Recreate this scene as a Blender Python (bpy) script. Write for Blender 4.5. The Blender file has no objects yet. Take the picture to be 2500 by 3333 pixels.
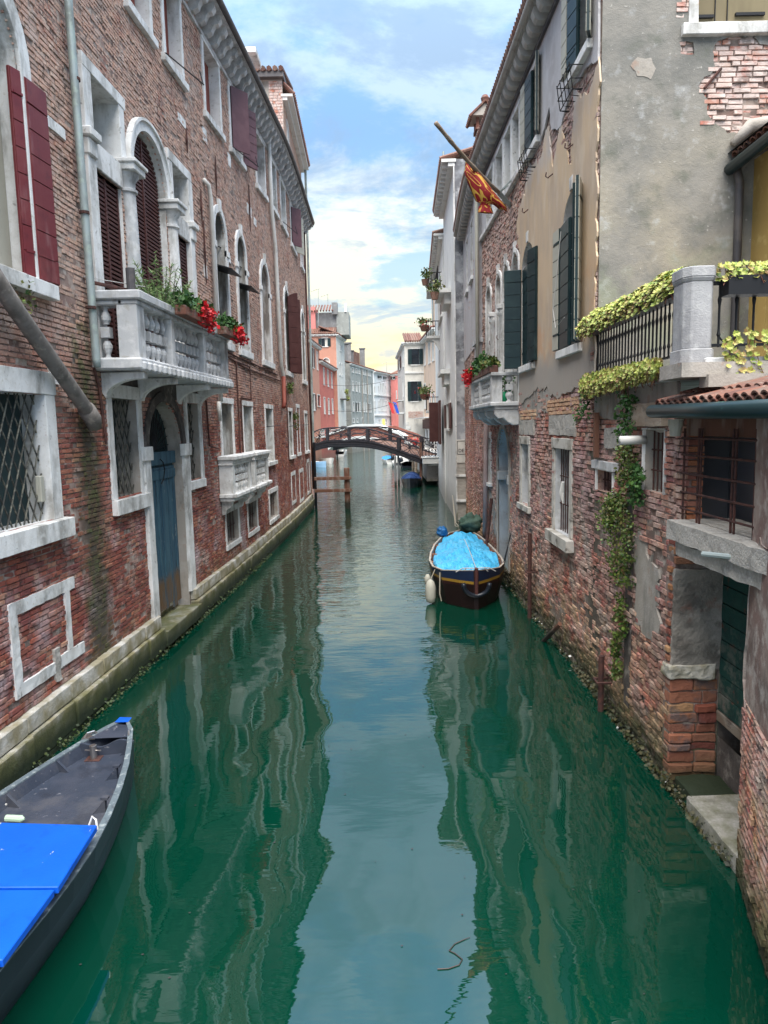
import bpy, math, random, bmesh
import numpy as np
from mathutils import Vector, Matrix, noise as mnoise
from mathutils.geometry import delaunay_2d_cdt
random.seed(7)
R = random.random
def RU(a, b): return a + (b - a) * R()
SC = bpy.context.scene
COL = SC.collection
PI = math.pi

# ------------------------------------------------------------------ camera
F_, H_, TH = 2310.0, 4.3, math.atan(281.5 / 2310)
CX, CY, RO = 1250.0, 1666.5, 0.022
CTH, STH, CRO, SRO = math.cos(TH), math.sin(TH), math.cos(RO), math.sin(RO)
cam_d = bpy.data.cameras.new('camera'); cam = bpy.data.objects.new('camera', cam_d); COL.objects.link(cam)
fwd = Vector((0, CTH, -STH)); up0 = Vector((0, STH, CTH)); rt0 = Vector((1, 0, 0))
ax = rt0 * CRO - up0 * SRO; ay = rt0 * SRO + up0 * CRO; az = -fwd
cam.matrix_world = Matrix(((ax.x, ay.x, az.x, 0), (ax.y, ay.y, az.y, 0), (ax.z, ay.z, az.z, H_), (0, 0, 0, 1)))
cam_d.sensor_fit = 'HORIZONTAL'; cam_d.sensor_width = 36; cam_d.lens = 36 * F_ / 2500
cam_d.clip_start = 0.05; cam_d.clip_end = 3000
SC.camera = cam

# ------------------------------------------------------------------ sky
SUN_EL, SUN_ROT = math.radians(66), math.radians(180)
W = bpy.data.worlds.new('World'); SC.world = W; W.use_nodes = True
nt = W.node_tree; nt.nodes.clear()
def wn(t, **k):
    n = nt.nodes.new(t)
    for a, b in k.items(): setattr(n, a, b)
    return n
def wmath(op, a, b=None, clamp=False):
    n = wn('ShaderNodeMath', operation=op); n.use_clamp = clamp
    for i, v in enumerate((a, b)):
        if v is None: continue
        if hasattr(v, 'is_output'): nt.links.new(v, n.inputs[i])
        else: n.inputs[i].default_value = v
    return n.outputs[0]
def wmr(v, a, b, c=0.0, d=1.0):
    n = wn('ShaderNodeMapRange', interpolation_type='SMOOTHSTEP'); nt.links.new(v, n.inputs[0])
    for i, x in enumerate((a, b, c, d)): n.inputs[i + 1].default_value = x
    return n.outputs[0]
def wmix(f, a, b):
    n = wn('ShaderNodeMix', data_type='RGBA')
    for i, v in ((0, f), (6, a), (7, b)):
        if hasattr(v, 'is_output'): nt.links.new(v, n.inputs[i])
        else: n.inputs[i].default_value = v if i == 0 else (*v, 1)
    return n.outputs[2]
tc = wn('ShaderNodeTexCoord'); sep = wn('ShaderNodeSeparateXYZ'); nt.links.new(tc.outputs['Generated'], sep.inputs[0])
dx, dy, dz = sep.outputs
zc = wmath('ADD', wmath('MAXIMUM', dz, 0.0), 0.16)
px, py = wmath('DIVIDE', dx, zc), wmath('DIVIDE', dy, zc)
cmb = wn('ShaderNodeCombineXYZ'); nt.links.new(px, cmb.inputs[0]); nt.links.new(py, cmb.inputs[1])
def wnoise(scale, det, off=0.0, rough=.55, dist=.0):
    m = wn('ShaderNodeMapping'); nt.links.new(cmb.outputs[0], m.inputs[0]); m.inputs[1].default_value = (off, off * .7, off)
    n = wn('ShaderNodeTexNoise'); nt.links.new(m.outputs[0], n.inputs[0])
    n.inputs['Scale'].default_value = scale; n.inputs['Detail'].default_value = det; n.inputs['Roughness'].default_value = rough
    n.inputs['Distortion'].default_value = dist
    return n.outputs[0]
sky = wn('ShaderNodeTexSky', sky_type='NISHITA'); sky.sun_disc = False
sky.sun_elevation = SUN_EL; sky.sun_rotation = SUN_ROT
# elevation ramp of the clear air (values are radiance, divided by the background strength below)
ramp = wn('ShaderNodeValToRGB'); nt.links.new(dz, ramp.inputs[0])
el = ramp.color_ramp.elements; el.remove(el[1])
stops = [(0.0, (.38, .50, .66)), (.055, (.40, .53, .70)), (.078, (.92, .74, .36)), (.115, (.95, .80, .42)), (.14, (.50, .66, .68)),
         (.17, (.52, .68, .70)), (.21, (.50, .68, .74)), (.27, (.32, .56, .80)), (.36, (.27, .49, .82)), (.46, (.27, .50, .86)), (.7, (.32, .53, .86)), (1.0, (.42, .60, .85))]
for i, (p, c) in enumerate(stops):
    e = el[0] if i == 0 else el.new(p)
    e.position = p; e.color = (*c, 1)
# cloud colour by elevation
ramp2 = wn('ShaderNodeValToRGB'); nt.links.new(dz, ramp2.inputs[0])
el = ramp2.color_ramp.elements; el.remove(el[1])
for i, (p, c) in enumerate([(0.0, (.56, .68, .84)), (.07, (.70, .74, .74)), (.09, (1.0, .84, .50)), (.15, (1.0, .92, .64)), (.22, (1.02, .97, .72)), (.29, (.84, .88, .84)), (.36, (.58, .73, .90)), (.5, (.50, .68, .92)), (1, (.72, .82, .95))]):
    e = el[0] if i == 0 else el.new(p)
    e.position = p; e.color = (*c, 1)
n1 = wnoise(2.6, 9, 3.1, .62, .45); n2 = wnoise(.75, 4, 9.4); n3 = wnoise(6.5, 8, 1.7, .65)
den = wmath('ADD', wmath('MULTIPLY', n1, .6), wmath('ADD', wmath('MULTIPLY', n2, .55), wmath('MULTIPLY', n3, .27)))
cl = wmr(den, .615, .755)
col = wmix(wmath('MULTIPLY', cl, .92), ramp.outputs[0], ramp2.outputs[0])
# blue-grey undersides
un = wmr(wnoise(2.3, 8, 21.3, .62, .4), .49, .62)
col = wmix(wmath('MULTIPLY', un, wmr(dz, .1, .3, .55, .75)), col, (.30, .44, .62))
# cumulus bank low over the far houses
m = wn('ShaderNodeMapping'); nt.links.new(tc.outputs['Generated'], m.inputs[0]); m.inputs[3].default_value = (1, 1, 1.3)
cn = wn('ShaderNodeTexNoise'); nt.links.new(m.outputs[0], cn.inputs[0]); cn.inputs['Scale'].default_value = 16; cn.inputs['Detail'].default_value = 6
bank = wmr(wmath('ADD', dz, wmath('MULTIPLY', cn.outputs[0], -.055)), .040, .047, 1, 0)
bcol = wmix(wmr(cn.outputs[0], .42, .6), (.33, .47, .66), (.66, .75, .84))
col = wmix(wmath('MULTIPLY', bank, .9), col, bcol)
# yellow is only where the day breaks (ahead, +Y)
ahead = wmr(dy, -.2, .7)
plain = wmix(wmath('MULTIPLY', cl, .8), (.34, .52, .76), (.66, .74, .84))
col = wmix(ahead, plain, col)
# overcast skies are brighter towards the zenith; gain set high to light the walls
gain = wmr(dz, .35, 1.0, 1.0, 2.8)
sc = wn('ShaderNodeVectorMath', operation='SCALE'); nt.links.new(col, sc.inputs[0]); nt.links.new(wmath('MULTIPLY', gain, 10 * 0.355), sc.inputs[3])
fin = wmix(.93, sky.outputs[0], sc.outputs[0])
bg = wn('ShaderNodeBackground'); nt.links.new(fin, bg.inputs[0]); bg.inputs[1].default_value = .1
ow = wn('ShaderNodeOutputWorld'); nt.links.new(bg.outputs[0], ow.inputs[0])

sd = bpy.data.lights.new('sun', 'SUN'); sd.energy = 2.4; sd.angle = math.radians(60); sd.color = (1, .93, .83)
so = bpy.data.objects.new('sun', sd); COL.objects.link(so)
# light comes from behind the camera, high, thin cloud
sdir = Vector((math.sin(SUN_ROT) * math.cos(SUN_EL), math.cos(SUN_ROT) * math.cos(SUN_EL), math.sin(SUN_EL)))
so.rotation_euler = sdir.to_track_quat('Z', 'Y').to_euler()

SC.view_settings.view_transform = 'Standard'; SC.view_settings.look = 'None'
SC.view_settings.exposure = 1.85; SC.view_settings.gamma = 1; SC.view_settings.use_curve_mapping = False
SC.render.engine = 'CYCLES'
SC.cycles.max_bounces = 8; SC.cycles.diffuse_bounces = 4

# ------------------------------------------------------------------ measuring the place
def ray(x, y):
    a = (x - CX) / F_; b = -(y - CY) / F_
    u = a * CRO + b * SRO; v = -a * SRO + b * CRO
    return Vector((u, CTH + v * STH, -STH + v * CTH))
def proj(p):
    dz_ = p[2] - H_; fw = p[1] * CTH - dz_ * STH; up = p[1] * STH + dz_ * CTH
    if fw < .1: return (-9999, -9999)
    u = p[0] / fw; v = up / fw
    return (CX + F_ * (u * CRO - v * SRO), CY - F_ * (u * SRO + v * CRO))
def ground(x, y, z=0.0):
    d = ray(x, y); t = (z - H_) / d.z
    return (d.x * t, d.y * t)
def aty(x, y, Y):
    d = ray(x, y); t = Y / d.y
    return Vector((d.x * t, Y, H_ + d.z * t))
def herm(P, y):
    n = len(P)
    def m(k):
        if k == 0: return (P[1][1] - P[0][1]) / (P[1][0] - P[0][0])
        if k == n - 1: return (P[-1][1] - P[-2][1]) / (P[-1][0] - P[-2][0])
        return (P[k + 1][1] - P[k - 1][1]) / (P[k + 1][0] - P[k - 1][0])
    if y <= P[0][0]: return P[0][1] + m(0) * (y - P[0][0])
    if y >= P[-1][0]: return P[-1][1] + m(n - 1) * (y - P[-1][0])
    i = 0
    while P[i + 1][0] < y: i += 1
    h = P[i + 1][0] - P[i][0]; t = (y - P[i][0]) / h
    return (2*t**3-3*t*t+1)*P[i][1]+(t**3-2*t*t+t)*h*m(i)+(-2*t**3+3*t*t)*P[i+1][1]+(t**3-t*t)*h*m(i+1)
LP = [(3,-4.93),(8.5,-4.68),(13.4,-4.47),(20.3,-4.17),(26.5,-4.0),(31,-3.9),(38,-3.88)]
RP = [(6.2,3.32),(8,3.3),(12.8,3.32),(17,3.3),(21,3.28),(24.5,3.27),(31,3.6)]
ZW = [(8,-.3),(15,-.3),(18,-.22),(21,-.08),(25,.12),(28,.28),(31,.22),(34,.1),(38,0)]
def FL(s, z, d):
    if z > 10: z = z + herm(ZW, s) * min(1, (z - 10) / 2.2)
    return Vector((herm(LP, s) + d, s, z))
def FR(s, z, d): return Vector((herm(RP, s) - d, s, z))
def ID(a, b, c): return Vector((a, b, c))
class Line:                                   # straight facade A -> B, d outward
    def __init__(self, A, B, sg=1):
        self.A = A; e = Vector((B[0]-A[0], B[1]-A[1])); self.L = e.length; e.normalize(); self.e = e
        self.n = Vector((e.y, -e.x)) * sg
    def __call__(self, s, z, d):
        return Vector((self.A[0] + self.e.x*s + self.n.x*d, self.A[1] + self.e.y*s + self.n.y*d, z))
    def at(self, x, y):
        d = ray(x, y); e = self.e
        det = d.x*(-e.y) + e.x*d.y
        t = (self.A[0]*(-e.y) + e.x*self.A[1]) / det
        return ((d.x*t - self.A[0])*e.x + (d.y*t - self.A[1])*e.y, H_ + d.z*t)

# ------------------------------------------------------------------ mesh helpers
class MB:
    def __init__(s): s.v = []; s.f = []; s.r = []; s.mi = []
    def add(s, vs, fs, r=None, mi=0):
        o = len(s.v); s.v.extend([tuple(v) for v in vs])
        if r is None: r = R()
        for f in fs: s.f.append([i + o for i in f]); s.r.append(r); s.mi.append(mi)
        return s
    def box(s, F, a0, a1, b0, b1, c0, c1, seg=0, amp=0, r=None, mi=0):
        if not seg:
            vs = [F(a, b, c) for a in (a0, a1) for b in (b0, b1) for c in (c0, c1)]
            return s.add(vs, [(0,1,3,2),(4,6,7,5),(0,4,5,1),(2,3,7,6),(0,2,6,4),(1,5,7,3)], r, mi)
        n = [max(1, min(60, int(round(abs(q-p)/seg)))) for p, q in ((a0,a1),(b0,b1),(c0,c1))]
        idx = {}; vs = []; fs = []
        def vid(i, j, k):
            if (i,j,k) not in idx:
                p = F(a0+(a1-a0)*i/n[0], b0+(b1-b0)*j/n[1], c0+(c1-c0)*k/n[2])
                if amp:
                    q = mnoise.noise_vector(p*5.3) + mnoise.noise_vector(p*17)*.5
                    p = p + q*amp
                idx[(i,j,k)] = len(vs); vs.append(p)
            return idx[(i,j,k)]
        for i in range(n[0]):
            for j in range(n[1]):
                for k in (0, n[2]): fs.append((vid(i,j,k),vid(i+1,j,k),vid(i+1,j+1,k),vid(i,j+1,k)))
        for i in range(n[0]):
            for k in range(n[2]):
                for j in (0, n[1]): fs.append((vid(i,j,k),vid(i+1,j,k),vid(i+1,j,k+1),vid(i,j,k+1)))
        for j in range(n[1]):
            for k in range(n[2]):
                for i in (0, n[0]): fs.append((vid(i,j,k),vid(i,j+1,k),vid(i,j+1,k+1),vid(i,j,k+1)))
        return s.add(vs, fs, r, mi)
    def tube(s, pts, rad, n=6, r=None, mi=0, close=False):
        pts = [Vector(p) for p in pts]; m = len(pts); vs = []; fs = []
        ref = None
        for i, p in enumerate(pts):
            if close: t = pts[(i+1) % m] - pts[i-1]
            else: t = pts[min(i+1, m-1)] - pts[max(i-1, 0)]
            if t.length < 1e-9: t = Vector((0,0,1))
            t.normalize()
            if ref is None: ref = Vector((0,0,1)) if abs(t.z) < .9 else Vector((1,0,0))
            u = ref - t*ref.dot(t)
            if u.length < 1e-4: u = Vector((1,0,0)) - t*t.x
            u.normalize(); ref = u; w = t.cross(u)
            ra = rad[i] if isinstance(rad, (list, tuple)) else rad
            for k in range(n):
                a = 2*PI*k/n; vs.append(p + u*math.cos(a)*ra + w*math.sin(a)*ra)
        for i in range(m if close else m-1):
            j = (i+1) % m
            for k in range(n): fs.append((i*n+k, i*n+(k+1)%n, j*n+(k+1)%n, j*n+k))
        if not close: fs.append(tuple(range(n))[::-1]); fs.append(tuple((m-1)*n+k for k in range(n)))
        return s.add(vs, fs, r, mi)
    def rod(s, a, b, rad, n=6, r=None, mi=0): return s.tube([a, b], rad, n, r, mi)
    def lathe(s, c, prof, n=12, r=None, mi=0):
        vs = []; fs = []; c = Vector(c)
        for z, ra in prof:
            for k in range(n): vs.append(c + Vector((math.cos(2*PI*k/n)*ra, math.sin(2*PI*k/n)*ra, z)))
        for i in range(len(prof)-1):
            for k in range(n): fs.append((i*n+k, i*n+(k+1)%n, (i+1)*n+(k+1)%n, (i+1)*n+k))
        fs.append(tuple(range(n))[::-1]); fs.append(tuple((len(prof)-1)*n+k for k in range(n)))
        return s.add(vs, fs, r, mi)
    def prism(s, F, poly, d0, d1, r=None, mi=0):      # closed outline in (s,z), extruded from d0 to d1
        n = len(poly); vs = [F(a, b, d0) for a, b in poly] + [F(a, b, d1) for a, b in poly]
        fs = [tuple(range(n))[::-1], tuple(range(n, 2*n))] + [(i, (i+1)%n, n+(i+1)%n, n+i) for i in range(n)]
        return s.add(vs, fs, r, mi)
    def ring(s, F, pin, pout, d0, d1, closed=True, r=None, mi=0):
        n = len(pin)
        vs = [F(a,b,d0) for a,b in pin]+[F(a,b,d0) for a,b in pout]+[F(a,b,d1) for a,b in pin]+[F(a,b,d1) for a,b in pout]
        fs = []
        for i in range(n if closed else n-1):
            j = (i+1) % n
            fs += [(2*n+i,2*n+j,3*n+j,3*n+i),(i,j,2*n+j,2*n+i),(n+i,n+j,3*n+j,3*n+i)]
        if not closed: fs += [(0,n,3*n,2*n),(n-1,2*n-1,4*n-1,3*n-1)]
        return s.add(vs, fs, r, mi)
    def strip(s, F, poly, d0, d1, closed=True, r=None, mi=0):    # side walls only
        n = len(poly); vs = [F(a,b,d0) for a,b in poly]+[F(a,b,d1) for a,b in poly]
        return s.add(vs, [(i,(i+1)%n,n+(i+1)%n,n+i) for i in range(n if closed else n-1)], r, mi)
    def fill(s, F, poly, d, r=None, mi=0): return s.add([F(a,b,d) for a,b in poly], [tuple(range(len(poly)))], r, mi)

def link(o, parent=None):
    COL.objects.link(o)
    if parent is not None:
        o.parent = parent
        if parent.type == 'EMPTY' or True: o.matrix_parent_inverse = parent.matrix_world.inverted()
    return o
def mesh_of(mb, name, mats, smooth=False, norm=True):
    me = bpy.data.meshes.new(name); me.from_pydata(mb.v, [], mb.f)
    if not isinstance(mats, (list, tuple)): mats = [mats]
    for m in mats: me.materials.append(m)
    if len(mats) > 1: me.polygons.foreach_set('material_index', mb.mi)
    a = me.attributes.new('rnd', 'FLOAT', 'FACE'); a.data.foreach_set('value', mb.r)
    if norm and len(mb.f) < 30000:
        b = bmesh.new(); b.from_mesh(me); bmesh.ops.recalc_face_normals(b, faces=b.faces); b.to_mesh(me); b.free()
    if smooth: me.polygons.foreach_set('use_smooth', [True]*len(me.polygons))
    me.update(); return me
def part(mb, name, mats, parent=None, label=None, kind=None, smooth=False, bevel=0, norm=True, cat=None, group=None, shade=None):
    o = bpy.data.objects.new(name, mesh_of(mb, name, mats, smooth, norm)); link(o, parent)
    if bevel:
        m = o.modifiers.new('bevel', 'BEVEL'); m.width = bevel; m.segments = 1; m.limit_method = 'ANGLE'
    if label: o['label'] = label
    if kind: o['kind'] = kind
    if cat: o['category'] = cat
    if group: o['group'] = group
    return o
def thing(name, label, cat, loc=(0,0,0), group=None):
    o = bpy.data.objects.new(name, None); o.empty_display_size = .2; COL.objects.link(o); o.location = loc
    o.matrix_world = Matrix.Translation(loc)
    o['label'] = label; o['category'] = cat
    if group: o['group'] = group
    return o
def inst(me, name, loc, parent=None, rz=0, scale=(1,1,1), rot=None):
    o = bpy.data.objects.new(name, me)
    M = Matrix.Translation(loc) @ (rot.to_4x4() if rot is not None else Matrix.Rotation(rz, 4, 'Z')) @ Matrix.Diagonal((*scale, 1))
    COL.objects.link(o)
    if parent is not None: o.parent = parent; o.matrix_parent_inverse = parent.matrix_world.inverted()
    o.matrix_world = M
    return o
def arch_poly(s0, s1, z0, zs, n=14, h=None):
    c, r = (s0+s1)/2, (s1-s0)/2; h = r if h is None else h
    return [(s0,z0)] + [(c - r*math.cos(PI*i/n), zs + h*math.sin(PI*i/n)) for i in range(n+1)] + [(s1,z0)]
def rect(s0, s1, z0, z1): return [(s0,z0),(s0,z1),(s1,z1),(s1,z0)]
def inpoly(p, x, y):
    c = False; j = len(p)-1
    for i in range(len(p)):
        if (p[i][1] > y) != (p[j][1] > y) and x < (p[j][0]-p[i][0])*(y-p[i][1])/(p[j][1]-p[i][1]) + p[i][0]: c = not c
        j = i
    return c
def sheet(mb, F, poly, holes, d, step=1.0, rim=None, r=None, mi=0):   # wall sheet with openings
    pts = []; edges = []
    def addp(pl, dens=True):
        i0 = len(pts); q = []
        for k in range(len(pl)):
            a, b = pl[k], pl[(k+1) % len(pl)]; L = math.hypot(b[0]-a[0], b[1]-a[1]); n = max(1, int(L/step)) if dens else 1
            for t in range(n): q.append((a[0]+(b[0]-a[0])*t/n, a[1]+(b[1]-a[1])*t/n))
        pts.extend(q); m = len(q)
        edges.extend([(i0+k, i0+(k+1) % m) for k in range(m)]); return q
    outl = addp(poly); hs = [addp(h, False) for h in holes]
    xs = [p[0] for p in poly]; ys = [p[1] for p in poly]
    x = min(xs)+step*.5
    while x < max(xs):
        y = min(ys)+step*.5
        while y < max(ys):
            if inpoly(poly, x, y) and not any(inpoly(h, x, y) for h in holes): pts.append((x+.01, y+.013))
            y += step
        x += step
    v, e, f, *_ = delaunay_2d_cdt([Vector(p) for p in pts], edges, [], 0, 1e-5)
    fs = []
    for t in f:
        cx = sum(v[i][0] for i in t)/3; cy = sum(v[i][1] for i in t)/3
        if inpoly(poly, cx, cy) and not any(inpoly(h, cx, cy) for h in holes): fs.append(t)
    mb.add([F(p[0], p[1], d) for p in v], fs, r, mi)
    if rim is not None: mb.strip(F, outl, rim, d, True, r, mi)
    return mb
def ragged(poly, step=.12, amp=.04, seed=0):
    out = []
    for k in range(len(poly)):
        a, b = poly[k], poly[(k+1) % len(poly)]; L = math.hypot(b[0]-a[0], b[1]-a[1]); n = max(1, int(L/step))
        for t in range(n):
            x, y = a[0]+(b[0]-a[0])*t/n, a[1]+(b[1]-a[1])*t/n
            if t: q = mnoise.noise_vector(Vector((x*3+seed, y*3, seed))); q2 = mnoise.noise_vector(Vector((x*11+seed, y*11, seed))); x += (q.x+q2.x*.5)*amp*2; y += (q.y+q2.y*.5)*amp*2
            out.append((x, y))
    return out

# ------------------------------------------------------------------ materials
MC = {}
def mat(name, col, layers=(), rough=.85, bump=(), metal=0.0, spec=.4, ramp=None, rmix=0.0, coat=0.0):
    """layers: dict(c,s,lo,hi,d,st,z=(a,b),zn,f)  z: mask grows from a to b ; bump: (scale, distance, detail, stretch)"""
    m = bpy.data.materials.new(name); m.use_nodes = True; t = m.node_tree; N = t.nodes; L = t.links
    bs = N['Principled BSDF']; bs.inputs['Roughness'].default_value = rough; bs.inputs['Metallic'].default_value = metal
    bs.inputs['Specular IOR Level'].default_value = spec; bs.inputs['Coat Weight'].default_value = coat
    g = N.new('ShaderNodeNewGeometry'); pos = g.outputs['Position']
    def mapd(st):
        if not st: return pos
        k = N.new('ShaderNodeMapping'); L.new(pos, k.inputs[0]); k.inputs[3].default_value = st; return k.outputs[0]
    def noi(s, d=4, st=None, ro=.55):
        n = N.new('ShaderNodeTexNoise'); L.new(mapd(st), n.inputs[0]); n.inputs['Scale'].default_value = s
        n.inputs['Detail'].default_value = d; n.inputs['Roughness'].default_value = ro; return n.outputs[0]
    def mr(v, a, b, lo=0., hi=1.):
        n = N.new('ShaderNodeMapRange'); L.new(v, n.inputs[0])
        for i, x in enumerate((a, b, lo, hi)): n.inputs[i+1].default_value = x
        return n.outputs[0]
    def ma(op, a, b):
        n = N.new('ShaderNodeMath'); n.operation = op
        for i, v in enumerate((a, b)):
            if hasattr(v, 'is_output'): L.new(v, n.inputs[i])
            else: n.inputs[i].default_value = v
        return n.outputs[0]
    def mix(f, a, b):
        n = N.new('ShaderNodeMix'); n.data_type = 'RGBA'
        for i, v in ((0, f), (6, a), (7, b)):
            if hasattr(v, 'is_output'): L.new(v, n.inputs[i])
            else: n.inputs[i].default_value = v if i == 0 else (*v, 1)
        return n.outputs[2]
    cur = col
    if ramp:
        a = N.new('ShaderNodeAttribute'); a.attribute_name = 'rnd'
        r_ = N.new('ShaderNodeValToRGB'); L.new(a.outputs['Fac'], r_.inputs[0]); e = r_.color_ramp.elements; e.remove(e[1])
        for i, c in enumerate(ramp):
            q = e[0] if i == 0 else e.new(i/(len(ramp)-1))
            q.position = i/(len(ramp)-1); q.color = (*c, 1)
        cur = r_.outputs[0]
    sepz = None
    for ly in layers:
        f = None
        if ly.get('s'): f = mr(noi(ly['s'], ly.get('d', 4), ly.get('st'), ly.get('ro', .6)), ly.get('lo', .45), ly.get('hi', .6))
        for axn in ('x', 'y', 'z'):
            if ly.get(axn):
                if sepz is None: sepz = N.new('ShaderNodeSeparateXYZ'); L.new(pos, sepz.inputs[0])
                src = sepz.outputs['xyz'.index(axn)]
                zn = ly.get('zn', .0)
                if zn: src = ma('ADD', src, ma('MULTIPLY', ma('SUBTRACT', noi(ly.get('zs', 2.0), 4), .5), zn))
                if axn == 'y' and len(ly['y']) == 4: zz = ma('MULTIPLY', mr(src, ly['y'][0], ly['y'][1]), mr(src, ly['y'][2], ly['y'][3], 1, 0))
                else: zz = mr(src, ly[axn][0], ly[axn][1])
                f = zz if f is None else ma('MULTIPLY', f, zz)
        if f is None: f = ly.get('f', 1.)
        elif 'f' in ly: f = ma('MULTIPLY', f, ly['f'])
        cur = mix(f, cur, ly['c'])
    if hasattr(cur, 'is_output'): L.new(cur, bs.inputs['Base Color'])
    else: bs.inputs['Base Color'].default_value = (*cur, 1)
    if bump:
        h = None
        for b in bump:
            n = noi(b[0], b[2] if len(b) > 2 else 4, b[3] if len(b) > 3 else None)
            n = ma('MULTIPLY', n, b[1]); h = n if h is None else ma('ADD', h, n)
        bn = N.new('ShaderNodeBump'); L.new(h, bn.inputs['Height']); bn.inputs['Distance'].default_value = 1.0; bn.inputs['Strength'].default_value = 1.0
        L.new(bn.outputs[0], bs.inputs['Normal'])
    MC[name] = m; return m

RED = [(.19,.045,.035),(.26,.07,.05),(.33,.10,.065),(.22,.06,.05),(.38,.15,.09),(.16,.05,.05),(.30,.085,.06),(.42,.21,.13),(.25,.09,.07),(.20,.055,.045),(.34,.13,.08)]
PALE = (.47,.34,.26); LIME = (.52,.45,.40)
M_brick = mat('old_red_brick', (1,1,1), ramp=RED, rough=.92, layers=[
    dict(c=(.62,.44,.35), s=1.4, lo=.25, hi=.48, d=6, z=(4.0,6.2), zn=1.6, f=.66),
    dict(c=(.26,.21,.185), s=3.2, lo=.50, hi=.62, d=8, z=(5.0,7.0), f=.7, st=(1,1,1.6)), dict(c=(.60,.46,.38), s=9, lo=.52, hi=.62, d=6, z=(5.0,7.0), f=.7),
    dict(c=(.54,.44,.39), s=2.2, lo=.54, hi=.68, d=8, f=.62), dict(c=(.10,.04,.035), s=.8, lo=.5, hi=.66, d=7, z=(6,4), f=.5),
    dict(c=(.52,.44,.46), s=.9, lo=.52, hi=.66, d=8, z=(3.6,1.6), zn=1.0, f=.7),
    dict(c=(.05,.035,.03), s=8, lo=.57, hi=.65, d=7, f=.75),
    dict(c=(.055,.05,.03), y=(10.55,10.95,11.25,11.6), zn=.7, z=(5.6,5.2), f=.85),
    dict(c=(.07,.09,.03), s=5, lo=.45, hi=.6, y=(10.5,10.9,11.2,11.7), zn=.8, z=(6.6,5.8), f=.7),
    dict(c=(.09,.08,.035), s=4, lo=.4, hi=.6, z=(1.15,.75), zn=.35, f=.6)],
    bump=[(55,.010,5),(14,.014,4)])
M_brickR = mat('flaking_pink_brick', (1,1,1), ramp=[(.34,.10,.075),(.42,.16,.11),(.30,.09,.08),(.48,.24,.16),(.36,.12,.10),(.52,.33,.22),(.26,.075,.065),(.44,.17,.11),(.38,.15,.13)], rough=.93, layers=[
    dict(c=(.56,.42,.36), s=2.6, lo=.44, hi=.62, d=7, f=.7),
    dict(c=(.48,.36,.37), s=.8, lo=.46, hi=.62, d=7, z=(1.4,2.6), zn=1.0, f=.6), dict(c=(.36,.32,.28), s=.9, lo=.54, hi=.62, d=8, z=(3.6,2.6), ro=.68, f=.8),
    dict(c=(.56,.44,.38), s=7, lo=.38, hi=.55, z=(4.6,5.6), f=.85),
    dict(c=(.36,.30,.24), s=3.2, lo=.50, hi=.60, d=6, z=(3.0,1.6), f=.6),
    dict(c=(.40,.27,.13), s=1.6, lo=.45, hi=.6, z=(1.6,.7), zn=.5, f=.7),
    dict(c=(.06,.04,.035), s=8, lo=.56, hi=.64, d=7, f=.8), dict(c=(.60,.50,.44), s=13, lo=.60, hi=.68, d=6, f=.35), dict(c=(.13,.07,.06), s=.75, lo=.48, hi=.64, d=8, f=.5, ro=.65),
    dict(c=(.05,.055,.02), s=6, lo=.25, hi=.5, z=(.75,.3), zn=.35, f=.92), dict(c=(.02,.025,.012), z=(.3,.1), zn=.2, f=.9)],
    bump=[(40,.018,6),(12,.022,4)])
M_mortar = mat('lime_mortar', (.34,.27,.23), rough=.95, layers=[dict(c=(.10,.07,.06), s=1.7, lo=.42, hi=.55, d=7, f=.8), 
    dict(c=(.22,.13,.11), s=2, lo=.45, hi=.6, d=6, f=.7), dict(c=(.5,.45,.4), s=6, lo=.5, hi=.65, f=.6),
    dict(c=(.055,.05,.035), y=(10.55,10.95,11.25,11.6), zn=.7, z=(6.2,5.6), f=.85),
    dict(c=(.08,.08,.04), s=4, lo=.3, hi=.6, z=(.9,.5), zn=.3, f=.8)], bump=[(60,.004,4),(15,.006,4)])
M_stone = mat('istrian_stone', (.72,.72,.71), rough=.75, ramp=None, layers=[
    dict(c=(.50,.49,.46), s=3, lo=.45, hi=.65, d=6, f=.7), dict(c=(.20,.19,.17), s=2.4, lo=.50, hi=.64, d=8, st=(1,1,.3), f=.72), dict(c=(.10,.09,.08), s=7, lo=.63, hi=.70, d=6, f=.7),
    dict(c=(.74,.74,.73), s=11, lo=.5, hi=.7, f=.5), dict(c=(.42,.38,.30), s=18, lo=.6, hi=.7, f=.5),
    dict(c=(.16,.15,.06), s=3, lo=.3, hi=.6, z=(.62,.32), zn=.3, f=.85), dict(c=(.05,.065,.03), z=(.42,.2), zn=.3, f=.85)],
    bump=[(45,.003,5),(9,.004,4)])
M_stoneg = mat('weathered_grey_stone', (.46,.47,.48), rough=.8, layers=[
    dict(c=(.62,.62,.62), s=4, lo=.5, hi=.62, d=6, f=.8), dict(c=(.16,.16,.16), s=2.6, lo=.52, hi=.66, d=7, st=(1,1,.4), f=.8),
    dict(c=(.36,.34,.29), s=7, lo=.55, hi=.7, f=.6)], bump=[(50,.003,5),(11,.004,4)])
M_plinth = mat('quay_stone', (.42,.40,.35), rough=.8, layers=[
    dict(c=(.60,.58,.54), s=4, lo=.45, hi=.6, d=6, z=(.45,.62), f=.9), dict(c=(.24,.20,.10), s=2.5, lo=.4, hi=.58, d=5, f=.75),
    dict(c=(.13,.12,.035), s=3, lo=.38, hi=.58, z=(.66,.46), zn=.25, f=.85), dict(c=(.045,.055,.018), z=(.50,.38), zn=.2, f=.85), dict(c=(.012,.022,.009), z=(.36,.20), zn=.22, f=.94)],
    bump=[(30,.008,6),(7,.012,5)])
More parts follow.
